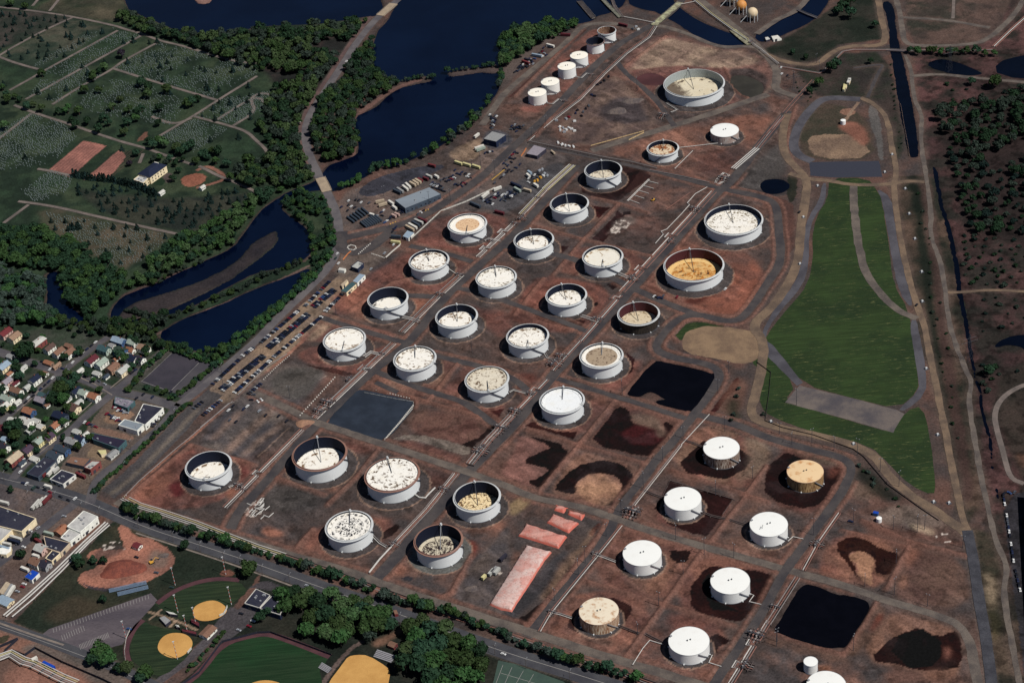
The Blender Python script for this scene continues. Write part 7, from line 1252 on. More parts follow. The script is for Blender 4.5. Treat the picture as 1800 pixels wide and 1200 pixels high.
for a, b, c, lab, g, L in (((650, 377), (657, 379), 'white', 'square white container roof between the tank trailer blocks', 'containers and boxes', 6), ((660, 356), (676, 353), 'buff', 'cream container stack, upper one, left of the warehouse', 'containers and boxes', 10), ((666, 362), (680, 358), 'buff', 'cream container stack, lower one, left of the warehouse', 'containers and boxes', 10), ((683, 354), (692, 360), 'white', 'white box trailer, upper of two at the warehouse end', 'parked trailers', 10), ((690, 363), (697, 368), 'white', 'white box trailer, lower of two at the warehouse end', 'parked trailers', 8), ((688, 378), (697, 382), 'pink', 'white and red truck beside the eight wide block', 'parked trailers', 7), ((694, 376), (702, 379), 'pink', 'second white and red truck beside the eight wide block', 'parked trailers', 7),
    ((706, 326), (719, 336), 'white', 'white box trailer behind the warehouse', 'parked trailers', 12), ((712, 322), (723, 332), 'white', 'second white box trailer behind the warehouse', 'parked trailers', 12), ((720, 321), (731, 327), 'buff', 'cream box trailer, first of three behind the warehouse', 'parked trailers', 11), ((725, 318), (736, 325), 'buff', 'cream box trailer, second of three behind the warehouse', 'parked trailers', 11), ((730, 316), (740, 322), 'buff', 'cream box trailer, third of three behind the warehouse', 'parked trailers', 11), ((691, 334), (705, 340), 'slate', 'slate flatbed trailer behind the warehouse', 'parked trailers', 12), ((697, 331), (710, 339), 'grey', 'grey flatbed trailer behind the warehouse', 'parked trailers', 12), ((732, 314), (745, 320), 'red', 'red skip behind the warehouse', 'containers and boxes', 8), ((742, 312), (755, 317), 'dkred', 'dark red skip behind the warehouse', 'containers and boxes', 8), ((748, 308), (760, 313), 'ltgrey', 'grey container at the river yard', 'containers and boxes', 9), ((764, 309), (771, 313), 'white', 'white container at the river yard', 'containers and boxes', 7), ((753, 290), (765, 293), 'red', 'red truck at the corner of the river yard', 'parked trailers', 10),
    ((712, 397), (729, 406), 'buff', 'cream box trailer in the gate row', 'parked trailers', 14), ((718, 394), (733, 402), 'white', 'white box trailer in the gate row', 'parked trailers', 14), ((724, 390), (738, 398), 'slate', 'slate box trailer in the gate row', 'parked trailers', 13), ((729, 387), (743, 393), 'ltgrey', 'grey box trailer in the gate row', 'parked trailers', 13), ((735, 384), (750, 390), 'dkred', 'dark red trailer at the end of the gate row', 'parked trailers', 13), ((688, 416), (704, 417), 'slate', 'dark low trailer by the gate', 'parked trailers', 11),
    ((800, 285), (812, 289), 'yellow', 'yellow bus, left of the three in the upper yard', 'yellow school buses', 11), ((814, 288), (827, 292), 'yellow', 'yellow bus, middle of the three in the upper yard', 'yellow school buses', 11), ((829, 291), (845, 296), 'yellow', 'yellow bus, right of the three in the upper yard', 'yellow school buses', 11), ((688, 425), (703, 427), 'yellow', 'yellow bus parked in the fenced gravel yard', 'yellow school buses', 11),
    ((835, 262), (850, 257), 'white', 'long white container below the grey roofed hall', 'containers and boxes', 12), ((838, 265), (852, 260), 'palegreen', 'second long pale container below the grey roofed hall', 'containers and boxes', 12), ((834, 242), (842, 236), 'white', 'white trailer by the river trees', 'parked trailers', 9), ((896, 321), (918, 331), 'navy', 'long navy container row in the grey yard', 'containers and boxes', 16), ((904, 331), (915, 337), 'palegreen', 'pale green container in the grey yard', 'containers and boxes', 11), ((920, 333), (934, 337), 'buff', 'cream container in the grey yard', 'containers and boxes', 10), ((938, 324), (946, 329), 'white', 'white truck in the equipment yard', 'parked trailers', 8), ((926, 307), (931, 311), 'white', 'white truck, lower of two at the pipe stacks', 'parked trailers', 7), ((928, 302), (934, 306), 'ltblue', 'pale blue truck at the pipe stacks', 'parked trailers', 7), ((846, 349), (860, 338), 'white', 'long white container beside the white wall', 'containers and boxes', 13), ((869, 334), (880, 330), 'white', 'white container at the end of the white wall', 'containers and boxes', 10), ((969, 265), (975, 270), 'buff', 'buff tanker behind the shelter', 'parked trailers', 8), ((823, 355), (848, 366), 'slate', 'long grey container wall in the gate yard', 'containers and boxes', 16), ((870, 372), (886, 376), 'dkred', 'dark red container by the first tanks', 'containers and boxes', 12),
    ((918, 108), (930, 112), 'red', 'red and white trailer in the far junk strip', 'parked trailers', 12), ((932, 96), (955, 100), 'ltblue', 'long white and blue trailer in the far junk strip', 'parked trailers', 14), ((960, 79), (975, 83), 'white', 'white and red trailer in the far junk strip', 'parked trailers', 12), ((986, 61), (1002, 62), 'dkred', 'maroon trailer at the top of the far junk strip', 'parked trailers', 13), ((1088, 43), (1102, 46), 'dkred', 'maroon container beyond the six tank row', 'containers and boxes', 13), ((920, 104), (938, 108), 'dark', 'dark trailer in the far junk strip', 'parked trailers', 12),
    ((63, 1156 - 290), (77, 1166 - 290), 'x', 'x', '', 0), ((93, 814), (104, 806), 'white', 'white fire truck like lorry, first of three by the navy shop', 'lorries by the navy shop', 11), ((88, 824), (100, 812), 'white', 'white lorry, second of three by the navy shop', 'lorries by the navy shop', 11), ((84, 836), (95, 824), 'white', 'white lorry with long bed, third of three by the navy shop', 'lorries by the navy shop', 11), ((74, 838), (80, 832), 'red', 'bright red lorry cab by the navy shop', 'lorries by the navy shop', 5), ((134, 832), (150, 839), 'red', 'long red flatbed in the shop lot', 'parked trailers', 12), ((94, 830), (102, 823), 'pale', 'pale lorry behind the lorries', 'lorries by the navy shop', 8), ((79, 854), (90, 857), 'white', 'white box truck on the shop forecourt', 'parked trailers', 8),
    ((18, 943), (38, 949), 'pale', 'pale trailer on the factory yard', 'parked trailers', 13), ((12, 948), (36, 955), 'navy', 'navy trailer on the factory yard', 'parked trailers', 13), ((0, 954), (19, 958), 'pale', 'cream trailer, upper of the stack at the left edge', 'parked trailers', 12), ((0, 961), (16, 966), 'ltblue', 'pale blue trailer at the left edge', 'parked trailers', 12), ((0, 882), (12, 885), 'pale', 'white trailer behind the navy factory', 'parked trailers', 12), ((57, 945), (74, 955), 'red', 'red tarpaulin covered trailer on the lower street', 'parked trailers', 10), ((78, 936), (93, 940), 'palegreen', 'pale green truck on the lower street', 'parked trailers', 10), ((38, 998), (50, 1003), 'white', 'white boat like trailer beside the blue roofed shed', 'parked trailers', 9), ((58, 976), (68, 979), 'white', 'white camper on the lower street', 'parked trailers', 7),
    ((1, 1043), (13, 1026), 'buff', 'cream long trailer, first of four in the trailer yard', 'long trailers at the left edge', 14), ((5, 1045), (16, 1028), 'buff', 'cream long trailer, second of four in the trailer yard', 'long trailers at the left edge', 14), ((10, 1047), (21, 1029), 'grey', 'grey long trailer, third of four in the trailer yard', 'long trailers at the left edge', 14), ((13, 1049), (25, 1031), 'white', 'white long trailer, fourth of four in the trailer yard', 'long trailers at the left edge', 14), ((77, 1165), (95, 1174), 'cobalt', 'bright blue container beside the thick pipe rack', 'containers and boxes', 13), ((58, 1160), (64, 1157), 'white', 'white car like box by the thick pipe rack', 'containers and boxes', 5), ((865, 1006), (872, 999), 'grey', 'grey pipe stack left of the longest pink heap', 'pipe stacks', 8), ((860, 1010), (867, 1002), 'ltgrey', 'pale pipe stack left of the longest pink heap', 'pipe stacks', 8), ((870, 1008), (877, 1000), 'ltgrey', 'rightmost pipe stack left of the longest pink heap', 'pipe stacks', 8), ((848, 1017), (853, 1012), 'yellow', 'yellow capped drums left of the pipe stacks', 'pipe stacks', 5), ((880, 984), (889, 976), 'dark', 'dark container above the pipe stacks', 'containers and boxes', 9)):
    if L: trailer(a, b, c, lab, g, 'tanker' in lab, L, 'bus' if 'bus' in lab else ('container' if 'container' in g else ('pipe stack' if 'stack' in g else 'trailer')), 'yellow_bus' if 'bus' in lab else ('container' if 'container' in g else ('pipe_stack' if 'stack' in g else 'trailer')))
for i in range(4): trailer((54 + 6.5 * i, 897 - 3.5 * i), (72 + 6.5 * i, 877 - 2.6 * i), 'pale' if i < 3 else 'red', ('cream roofed coach in the close packed four below the main street', 'cream roofed coach, second of the close packed four', 'cream roofed coach, third of the close packed four', 'red sided coach at the right of the close packed four')[i], 'coaches below the main street', False, 13, 'coach', 'coach')
# earth mover
X, Y = G(267, 989); t = thing('excavator', 'yellow excavator working in the dirt yard', 'excavator', (X, Y, 0), .6); YP = paint_m('yellow')
MB().box(0, -1.3, 0, 4.2, .8, .9).box(0, 1.3, 0, 4.2, .8, .9).build('track', TYRE, t); MB().box(-.4, 0, .9, 3.4, 2.8, 1.3).build('body', YP, t); MB().box(.6, .8, 2.2, 1.5, 1.3, 1.4).build('cab', GLASS, t); MB().tube([(1.2, -.4, 2), (4.2, -.4, 4.4), (6.8, -.4, 1.6)], .32, 5).build('boom', YP, t); MB().box(7, -.4, .6, 1.2, 1.3, 1.1).build('bucket', STED, t)
X, Y = G(1148, 353); t = thing('loader', 'small yellow loader in the basin with the pipe comb', 'loader', (X, Y, 0), .3); MB().box(0, 0, .8, 4, 2.2, 1.4).build('body', YP, t); MB().box(-.6, 0, 2.2, 1.5, 1.6, 1.2).build('cab', GLASS, t); MB().box(3, 0, .3, 1.2, 2.6, 1).build('bucket', STED, t); MB().tube([(-1.2, -1.3, .8), (-1.2, 1.3, .8)], .8, 10).tube([(1.4, -1.3, .8), (1.4, 1.3, .8)], .8, 10).build('wheel', TYRE, t)
for i, (x, y, c) in enumerate(((945, 318, 'yellow'), (950, 313, 'yellow'), (940, 320, 'yellow'), (957, 306, 'silver'), (962, 310, 'silver'), (955, 310, 'white'), (948, 301, 'silver'), (953, 299, 'silver'), (1005, 228, 'white'), (1000, 226, 'white'), (995, 229, 'white'), (990, 226, 'silver'), (984, 224, 'white'), (985, 230, 'white'), (1010, 231, 'white'), (992, 233, 'silver'), (1022, 205, 'black'), (1030, 192, 'black'), (1015, 195, 'black'), (1045, 170, 'black'), (1040, 168, 'navy'), (1050, 150, 'black'), (1056, 147, 'black'), (1062, 143, 'black'), (1070, 136, 'black'), (1012, 200, 'navy'), (1035, 187, 'grey'), (1025, 198, 'grey'), (988, 255, 'white'), (994, 257, 'white'), (1000, 258, 'white'), (981, 252, 'white'), (1008, 259, 'white'), (978, 213, 'silver'), (995, 210, 'silver'), (1000, 207, 'red'), (1010, 214, 'white'), (1150, 40, 'navy'), (1118, 48, 'silver'), (1112, 52, 'grey'), (1122, 53, 'white'))):
    yd = 'the equipment yard by the pipes' if x < 975 else ('the triangle yard edge' if y > 120 else 'the corner beyond the six tank row'); X, Y = G(x, y); col = {'yellow': 'yellow machine', 'silver': 'grey crate', 'white': 'white crate', 'black': 'dark scrap bin', 'navy': 'dark blue scrap bin', 'grey': 'grey scrap bin', 'red': 'red crate'}[c]
    mb = MB().box(0, 0, 0, 3.6, 2.2, 1.6).box(.5, .2, 1.6, 1.6, 1.2, .8).box(-1.2, -.3, 1.6, .7, 1, .4); o = mb.build('crate' if 'crate' in col else ('scrap_bin' if 'bin' in col else 'machine'), paint_m(c)); o.location = (X, Y, 0); o.rotation_euler = (0, 0, x * .7); tag(o, '%s standing in %s' % (col, yd), 'crate' if 'crate' in col else ('bin' if 'bin' in col else 'machine'), '%s in %s' % (col, yd))
# ================================================================== TREES, SHRUBS, WOODS
def leafmat(name, c1, c2, trans=.0):
    m, t, b = nt(name); oi = N(t, 'ShaderNodeObjectInfo'); co = objco(t); ge = N(t, 'ShaderNodeNewGeometry')
    c = mixn(t, noisen(t, 1.4, 3, .6, co, .35, .65), c1, c2); c = mixn(t, mth(t, 'MULTIPLY', ge.outputs['Random Per Island'], .6), c, tuple(v * .55 for v in c1))
    hs = N(t, 'ShaderNodeHueSaturation'); t.links.new(c, hs.inputs['Color']); t.links.new(ramp(t, oi.outputs['Random'], 0, 1, .478, .522), hs.inputs['Hue']); t.links.new(ramp(t, oi.outputs['Random'], 0, 1, .7, 1.3), hs.inputs['Value'])
    t.links.new(hs.outputs[0], b.inputs['Base Color']); b.inputs['Roughness'].default_value = .8; b.inputs['Specular IOR Level'].default_value = .1; return m
LEAF = [leafmat('leaf_green', (0.0237, 0.0548, 0.0159), (0.0391, 0.0730, 0.0256)), leafmat('leaf_dark', (0.0130, 0.0350, 0.0178), (0.0214, 0.0472, 0.0238)), leafmat('leaf_young', (0.0368, 0.0685, 0.0238), (0.0522, 0.0820, 0.0356)), leafmat('leaf_cedar', (0.0077, 0.0198, 0.0178), (0.0118, 0.0258, 0.0217)), leafmat('leaf_dull', (0.0249, 0.0410, 0.0298), (0.0357, 0.0502, 0.0415)), leafmat('leaf_plum', (0.0166, 0.0137, 0.0217), (0.0237, 0.0182, 0.0277))]
BARK = flat('bark', S(86, 70, 60), .9)
def crown_data(seed, n=230, lobes=10, sq=.85, size=.19, conic=False):
    r = np.random.default_rng(seed); vs = []; fs = []
    C_ = []
    for i in range(lobes):
        z = r.uniform(-.35, .75); a = r.uniform(0, 6.28); q = math.sqrt(max(0, 1 - (z * .9) ** 2)) * r.uniform(.35, .68)
        C_.append((q * math.cos(a), q * math.sin(a), z * .62, r.uniform(.30, .48)))
    C_.append((0, 0, .25, .5))
    for i in range(n):
        if conic:
            h = r.random() ** 1.3; a = r.uniform(0, 6.28); q = (1 - h) * r.uniform(.75, 1.05) * (1 + .2 * math.sin(9 * h * 3)); p = np.array([q * math.cos(a), q * math.sin(a), h * 2.4 - 1.0]); d = np.array([math.cos(a), math.sin(a), .45])
        else:
            c = C_[i % len(C_)]; d = r.normal(size=3); d /= np.linalg.norm(d)
            if np.dot(d, (c[0], c[1], c[2] + .15)) < -.1: d = -d
            p = np.array(c[:3]) + d * c[3] * r.uniform(.82, 1.08); p[2] *= sq
        d = d + r.normal(size=3) * .45; d /= np.linalg.norm(d); u = np.cross(d, r.normal(size=3)); u /= np.linalg.norm(u); w = np.cross(d, u); s = size * r.uniform(.6, 1.35); b = len(vs)
        vs += [tuple(p + u * s), tuple(p + w * s * .9 + d * .03), tuple(p - u * s), tuple(p - w * s * .9 + d * .03)]; fs.append((b, b + 1, b + 2, b + 3))
    # inner mass
    for c in (C_ if not conic else [(0, 0, -.4, .55), (0, 0, .3, .3)]):
        b = len(vs); k = c[3] * .72
        for dz, q in ((-1, 0), (0, 1), (1, 0)):
            if q == 0: vs.append((c[0], c[1], (c[2] + dz * k) * sq))
            else:
                for j in range(6): a = j * 1.0472; vs.append((c[0] + k * math.cos(a), c[1] + k * math.sin(a), c[2] * sq))
        for j in range(6): fs += [(b, b + 1 + (j + 1) % 6, b + 1 + j), (b + 7, b + 1 + j, b + 1 + (j + 1) % 6)]
    return vs, fs
CRD = {}
def crown_mesh(kind, v, mi):
    k = (kind, v, mi)
    if k not in CRD:
        vs, fs = crown_data(40 + v * 7 + (100 if kind == 'cedar' else 0), {'big': 420, 'tree': 230, 'shrub': 110, 'cedar': 120}[kind], {'big': 15, 'tree': 10, 'shrub': 6, 'cedar': 1}[kind], {'big': .8, 'tree': .9, 'shrub': .75, 'cedar': 1}[kind], {'big': .15, 'tree': .19, 'shrub': .27, 'cedar': .28}[kind], kind == 'cedar')
        CRD[k] = MB().add(vs, fs).mesh('crown', LEAF[mi])
    return CRD[k]
TRD = None
def trunk_mesh():
    global TRD
    if TRD is None:
        mb = MB().tube([(0, 0, -.1), (.02, 0, .5), (0, .03, 1)], .06, 7, 0, .03)
        for a in (0.4, 2.3, 4.4): mb.tube([(0, 0, .5 + a * .05), (.25 * math.cos(a), .25 * math.sin(a), .85)], .028, 5, 0, .012)
        TRD = mb.mesh('trunk', BARK)
    return TRD
HOUS = [o for o in C.objects if o.parent is None and o.get('category') in ('house', 'garage', 'shed', 'building')]
trng = random.Random(21); NT = {}
def tree(x, y, r, kind, mi, label, group, world=False, name=None, hs=1.0, cat='tree'):
    X, Y = (x, y) if world else G(x, y); NT[kind] = NT.get(kind, 0) + 1; v = trng.randrange(4)
    nm = name or {'big': 'broadleaf_tree', 'tree': 'leafy_tree', 'shrub': 'shrub', 'cedar': 'cedar_tree'}[kind]
    t = thing(nm, label, cat, (X, Y, 0), trng.uniform(0, 6.28), group)
    th = {'big': .55, 'tree': .6, 'shrub': .1, 'cedar': .12}[kind] * r * hs
    c = link('crown', crown_mesh(kind, v, mi), t, (0, 0, th + r * .62 * hs if kind != 'cedar' else r * 1.15 * hs)); c.scale = (r, r, r * hs * (1 if kind != 'shrub' else .9))
    if kind != 'shrub': k = link('trunk', trunk_mesh(), t); k.scale = (r * 1.1, r * 1.1, th + r * .8)
    return t
def line_pos(px, step, jx=.5):
    return [(x + trng.uniform(-jx, jx), y + trng.uniform(-jx, jx)) for x, y in resample(W(P(px) if isinstance(px, str) else px), step)]
RIVW = chaikin(W(RIV), 1, False)
def area_pos(px, dist, n, holes=()):
    w = W(P(px) if isinstance(px, str) else px); xs = [q[0] for q in w]; ys = [q[1] for q in w]; out = []; cell = {}
    hw = [W(P(h)) for h in holes]
    cand = RNG.random((n * 9, 2)); X = min(xs) + (max(xs) - min(xs)) * cand[:, 0]; Y = min(ys) + (max(ys) - min(ys)) * cand[:, 1]; ok = pip(X, Y, w)
    for h in hw: ok &= ~pip(X, Y, h)
    for wv in WATW: ok &= ~pip(X, Y, wv)
    for (a, b), (c, d) in zip(RIVW[:-1], RIVW[1:]):
        L_ = (c - a) ** 2 + (d - b) ** 2; u = np.clip(((X - a) * (c - a) + (Y - b) * (d - b)) / L_, 0, 1); ok &= np.hypot(X - a - u * (c - a), Y - b - u * (d - b)) > 8.5
    for x, y in zip(X[ok], Y[ok]):
        k = (int(x // dist), int(y // dist))
        if any((x - a) ** 2 + (y - b) ** 2 < dist * dist for i in (-1, 0, 1) for j in (-1, 0, 1) for a, b in cell.get((k[0] + i, k[1] + j), ())): continue
        cell.setdefault(k, []).append((x, y)); out.append((float(x), float(y)))
        if len(out) >= n: break
    return out
def wood(name, label, pos, r0, r1, mis, kinds=('tree', 'big', 'tree'), hs=1.0):
    """a wood read as one mass"""
    VS, FS, MI = [], [], []; o = 0
    for (x, y) in pos:
        k = trng.choice(kinds); me = crown_mesh(k, trng.randrange(4), 0); n = len(me.vertices); a = np.empty(n * 3, np.float32); me.vertices.foreach_get('co', a); a = a.reshape(-1, 3).copy()
        r = trng.uniform(r0, r1) * (.8 if trng.random() < .3 else 1.12); th = trng.uniform(0, 6.28); c, s = math.cos(th), math.sin(th); X = a[:, 0] * c - a[:, 1] * s; Yv = a[:, 0] * s + a[:, 1] * c; h = hs * trng.uniform(.85, 1.25)
        VS.append(np.stack([x + X * r, y + Yv * r, r * h * ({'shrub': .6}.get(k, 1.1)) + a[:, 2] * r * h], -1)); f = [tuple(i + o for i in p.vertices) for p in me.polygons]; FS += f; MI += [trng.choice(range(len(mis)))] * len(f); o += n
    me = bpy.data.meshes.new(name); me.from_pydata(np.concatenate(VS).tolist(), [], FS)
    for m in mis: me.materials.append(m)
    me.polygons.foreach_set('material_index', np.array(MI, np.int32)); me.update()
    ob = link(name, me); ob['kind'] = 'stuff'; ob['label'] = label; return ob
LG, LD, LY, LC, LU, LP_ = LEAF
wood('woodland', 'bush belt on the bank beside the river road', line_pos('556,487 540,502 500,538 450,583 400,626 385,639', 3.4, 2.2) + line_pos('550,484 520,512 490,538 455,570 425,594 400,614', 3.6, 2) + line_pos('385,640 360,634 335,626 312,616', 4, 2) + line_pos('560,482 575,462 583,440 585,415 580,385 568,350', 4.2, 3), 2.3, 4.0, [LG, LD], ('tree', 'shrub'), .95)
# the park groves at the bottom
g = 'big trees of the left park grove'
for x, y, r in ((500, 1052, 8), (520, 1044, 7), (545, 1050, 8), (530, 1066, 9), (505, 1072, 8), (560, 1066, 9), (585, 1050, 8), (600, 1070, 9), (575, 1088, 9), (550, 1090, 8), (595, 1105, 9), (575, 1118, 8), (600, 1128, 8), (620, 1090, 9), (612, 1112, 7), (640, 1078, 8), (655, 1090, 9), (675, 1085, 8), (665, 1108, 9), (685, 1104, 7), (645, 1110, 8), (540, 1112, 7), (625, 1062, 7), (648, 1062, 6)):
    tree(x, y + 6, r, 'big', trng.choice((0, 0, 2, 1)), 'big leafy tree in the dense left grove of the park', g)
g = 'big trees of the right park grove'
for x, y, r in ((722, 1108, 8), (745, 1096, 7), (735, 1128, 9), (760, 1118, 9), (785, 1112, 9), (720, 1150, 9), (745, 1150, 10), (772, 1142, 9), (800, 1135, 9), (825, 1140, 9), (845, 1150, 8), (715, 1175, 9), (740, 1178, 9), (768, 1172, 10), (795, 1165, 9), (820, 1168, 9), (848, 1175, 8), (790, 1192, 9), (815, 1196, 9), (760, 1200, 9), (838, 1200, 8), (780, 1214, 9), (805, 1222, 9)):
    tree(x, y + 6, r, 'big', trng.choice((0, 0, 2, 1)), 'big leafy tree in the dense right grove of the park', g)
for x, y, r, mi, lab in ((437, 1012, 8, 0, 'lone big tree at the school end of the upper ball field'), (324, 965, 5, 1, 'small dark round tree on the street verge by the bare dirt'), (178, 1158, 9, 0, 'big tree at the corner of the school parking lot, larger of two'), (192, 1168, 8, 0, 'big tree at the corner of the school parking lot, right of two'), (168, 1168, 7, 1, 'dark tree beside the parking lot next to the bottom street'), (225, 1182, 6, 2, 'yellowish young tree by the playground'), (258, 1192, 7, 0, 'leafy tree at the bottom beside the lower ball field'), (208, 1184, 5, 1, 'dark low tree between the playground and the bottom street'), (250, 1200, 6, 1, 'dark tree cut by the bottom edge'), (182, 1060, 4, 1, 'small tree on the edge of the parking lot grass'), (653, 1128, 6, 4, 'dull leafed tree left of the tiny red hut'), (460, 1092, 5, 1, 'dark tree behind the school yard'), (470, 1083, 5, 1, 'dark tree at the school corner'), (20, 865, 3.5, 1, 'little tree on the traffic island of the main street'), (65, 952 - 2, 4, 1, 'dark tree beside the red tarpaulin trailer'), (38, 980, 5, 1, 'dark tree on the lower street yard'), (136, 990, 5, 1, 'dark tree on the edge of the dirt yard, upper one'), (142, 998, 5, 1, 'dark tree on the edge of the dirt yard, lower one'), (165, 990, 4, 1, 'dark bush at the rubbish pile'), (183, 992, 4, 1, 'dark bush right of the rubbish pile')):
    tree(x, y, r, 'big' if r > 5 else 'tree', mi, lab, None)
ROW = '215,893 250,913 300,929 375,950 462,974 512,993 575,1014 620,1028 687,1055 762,1076 807,1086 837,1101 885,1119 915,1133 955,1150 1000,1165 1085,1187 1120,1200'
for i, (x, y) in enumerate(line_pos(ROW, 4.6, 1.3)):
    r = 1.22 * trng.choice((2.6, 3, 3.4, 3.8, 4.6)) * (1.25 if 330 < i * 3 < 500 else 1)
    if trng.random() < .08: continue
    tree(x, y, r, 'tree' if r > 3.2 else 'shrub', trng.choice((0, 1, 1, 4)), 'green %s in the long row between the street and the pipe bundle' % ('tree' if r > 3.2 else 'bush'), 'row %s along the street and pipe bundle' % ('trees' if r > 3.2 else 'bushes'), True, cat='tree' if r > 3.2 else 'bush')
for px, sp, r0, lab in (('168,866 190,842 215,820 240,798 262,778 275,765', 3.2, 2.9, 'bright green bush in the hedge along the hedge road'), ('283,758 300,738 318,722 335,712', 3.2, 3.0, 'green bush in the upper end of the hedge'), ('300,702 322,690 345,672 365,655 385,640', 4.2, 3.8, 'green bush on the right edge of the dark car park'), ('225,690 238,672 255,650 275,633 292,618', 5, 4, 'green bush on the left edge of the dark car park'), ('258,684 275,686 292,692', 7.5, 3.6, 'round green bush below the dark car park'), ('305,616 330,627 360,636 385,640', 4, 3.6, 'green bush between the dark car park and the river'), ('332,1180 345,1168 360,1150 380,1128 395,1115', 4.5, 2.8, 'dark bush along the lane beside the turf field')):
    for x, y in line_pos(px, sp, 1.0): tree(x, y, r0 * trng.uniform(.75, 1.2), 'shrub', trng.choice((0, 0, 1)), lab, lab.replace('bush', 'bushes', 1), True, cat='bush')
g = 'garden trees of the town'
for x, y, r, mi in ((45, 632, 10, 1), (38, 622, 7, 0), (52, 622, 8, 1), (30, 655, 6, 1), (110, 695, 9, 0), (122, 688, 7, 1), (98, 704, 7, 1), (112, 710, 7, 0), (133, 672, 6, 1), (122, 667, 6, 2), (107, 676, 5, 4), (140, 667, 4, 1), (90, 712, 5, 1), (120, 724, 5, 0), (132, 737, 4, 0), (113, 750, 5, 0), (25, 765, 9, 1), (35, 757, 8, 1), (30, 775, 7, 0), (18, 757, 6, 4), (84, 776, 5, 0), (66, 796, 4, 1), (55, 777, 5, 1), (95, 768, 4, 0), (112, 774, 3.5, 1), (137, 793, 5, 0), (160, 776, 5, 0), (25, 725, 4, 0), (8, 728, 5, 1), (36, 671, 6, 1), (75, 665, 5, 0), (212, 631, 6, 1), (222, 636, 5, 0), (240, 606, 5, 1), (258, 622, 5, 1), (235, 648, 4, 1), (115, 634, 5, 1), (136, 627, 4, 1), (145, 624, 4, 0), (5, 690, 5, 1), (40, 702, 4, 1), (82, 742, 3.5, 0), (152, 663, 3, 1), (165, 672, 3, 0), (60, 690, 4, 1), (8, 803, 5, 0), (190, 617, 3, 1), (246, 640, 4, 1), (228, 655, 3.5, 0), (63, 644, 4, 1), (70, 705, 3, 1), (145, 718, 3.5, 1), (103, 790, 3, 1), (58, 760, 4, 0), (90, 758, 3, 1)):
    tree(x, y, r * .95, 'big' if r > 6 else 'tree', mi, 'leafy garden tree among the houses of the town', g)
for x, y in area_pos('0,600 90,590 200,590 260,600 290,615 230,660 195,690 150,735 100,775 40,830 -10,835', 15, 70):
    a, b = PX(np.array(x), np.array(y), np.array(0.))
    if all(math.hypot(x - h.location.x, y - h.location.y) > 9 for h in HOUS) and all(min(math.hypot(x - q[0], y - q[1]) for q in resample(w, 6)) > 8 for w, wd, mn in ROADS[:8]): tree(x, y, trng.uniform(2.2, 4.4), 'tree', trng.choice((0, 1, 1)), 'leafy garden tree among the houses of the town', 'garden trees of the town', True)
# cemetery
g = 'leafy trees of the cemetery'
for x, y in T(0, 0, '300,545 180,65 80,45 700,660 600,660 860,410 740,500 1350,750 1130,790 1060,640 910,800 960,860 1000,790 560,810 880,960 690,940 740,870 620,880 480,800 700,520 540,910 50,690 110,700 40,920 150,720 1120,1010 1080,1050 1000,610 1180,660 1240,1070 1300,1080 900,890 420,810 660,570 1120,890 800,780 1390,720 1320,760 1060,1020 1160,1040 1270,1100 1340,1060 20,640 60,730 240,760 300,790 200,770 1440,1120 1530,1100 510,870 770,890 970,820 850,720 1040,700'):
    tree(x, y, trng.uniform(4.5, 7.2), 'tree', 5 if (x, y) == (215, 102.5) else trng.choice((0, 1, 1, 2)), 'leafy tree standing among the graves of the cemetery', g)
CG = 'small dark cedars of the cemetery'
for x, y in T(0, 0, '860,1060 1470,640 1455,620 620,530 640,560 30,610 20,115 100,175 225,190 500,260 720,240 560,310 240,150 350,700 180,1120 590,190 735,440 940,300 1200,670 1640,510 1410,490 70,400 150,420 330,400 580,480 470,640 270,660 1050,310 870,310 1540,640 1620,740 1750,620 1480,1000 1680,980 900,450 1130,480 1600,300 60,380'):
    tree(x, y, trng.uniform(2.2, 3.8), 'cedar', 3, 'small dark cedar standing among the graves', CG)
for px, d, n in (('-5,28 55,22 125,34 85,55 20,85 -5,92', 9, 26), ('35,108 70,60 130,35 200,52 85,118', 11, 22), ('135,320 165,318 300,355 420,335 440,345 400,385 330,408 185,375 130,345', 6.5, 75), ('75,372 185,392 300,415 250,460 220,480 150,430 90,405', 13, 22), ('205,122 275,75 330,85 440,120 375,170', 16, 16), ('345,210 395,172 470,160 440,200 460,225', 12, 14)):
    for x, y in area_pos(px, d, n): tree(x, y, trng.uniform(1.8, 3.3), 'cedar', 3, 'small dark cedar standing among the graves', CG, True)
for px, sp, r0, lab in (('130,310 160,316 190,318 220,325 250,333 275,345', 3.0, 3.2, 'dark clipped tree in the belt below the mansion'), ('120,405 140,402', 3, 3, 'dark tree beside the lower cemetery')):
    for x, y in line_pos(px, sp, .8): tree(x, y, r0 * trng.uniform(.9, 1.3), 'cedar', 3, lab, lab.replace('tree', 'trees'), True)
for x, y, r, mi in ((272, 285, 5, 4), (280, 282, 5, 0), (292, 290, 4, 4), (300, 285, 5, 1), (310, 292, 5, 1), (315, 305, 4, 1), (305, 320, 5, 1), (322, 285, 4, 1), (240, 275, 5, 1), (345, 290, 5, 0), (365, 282, 5, 1), (380, 290, 5, 0), (400, 295, 6, 1), (375, 272, 5, 0), (228, 292, 4, 5)): tree(x, y, r, 'tree', mi, 'tree in the garden of the cemetery mansion', 'trees round the cemetery mansion')
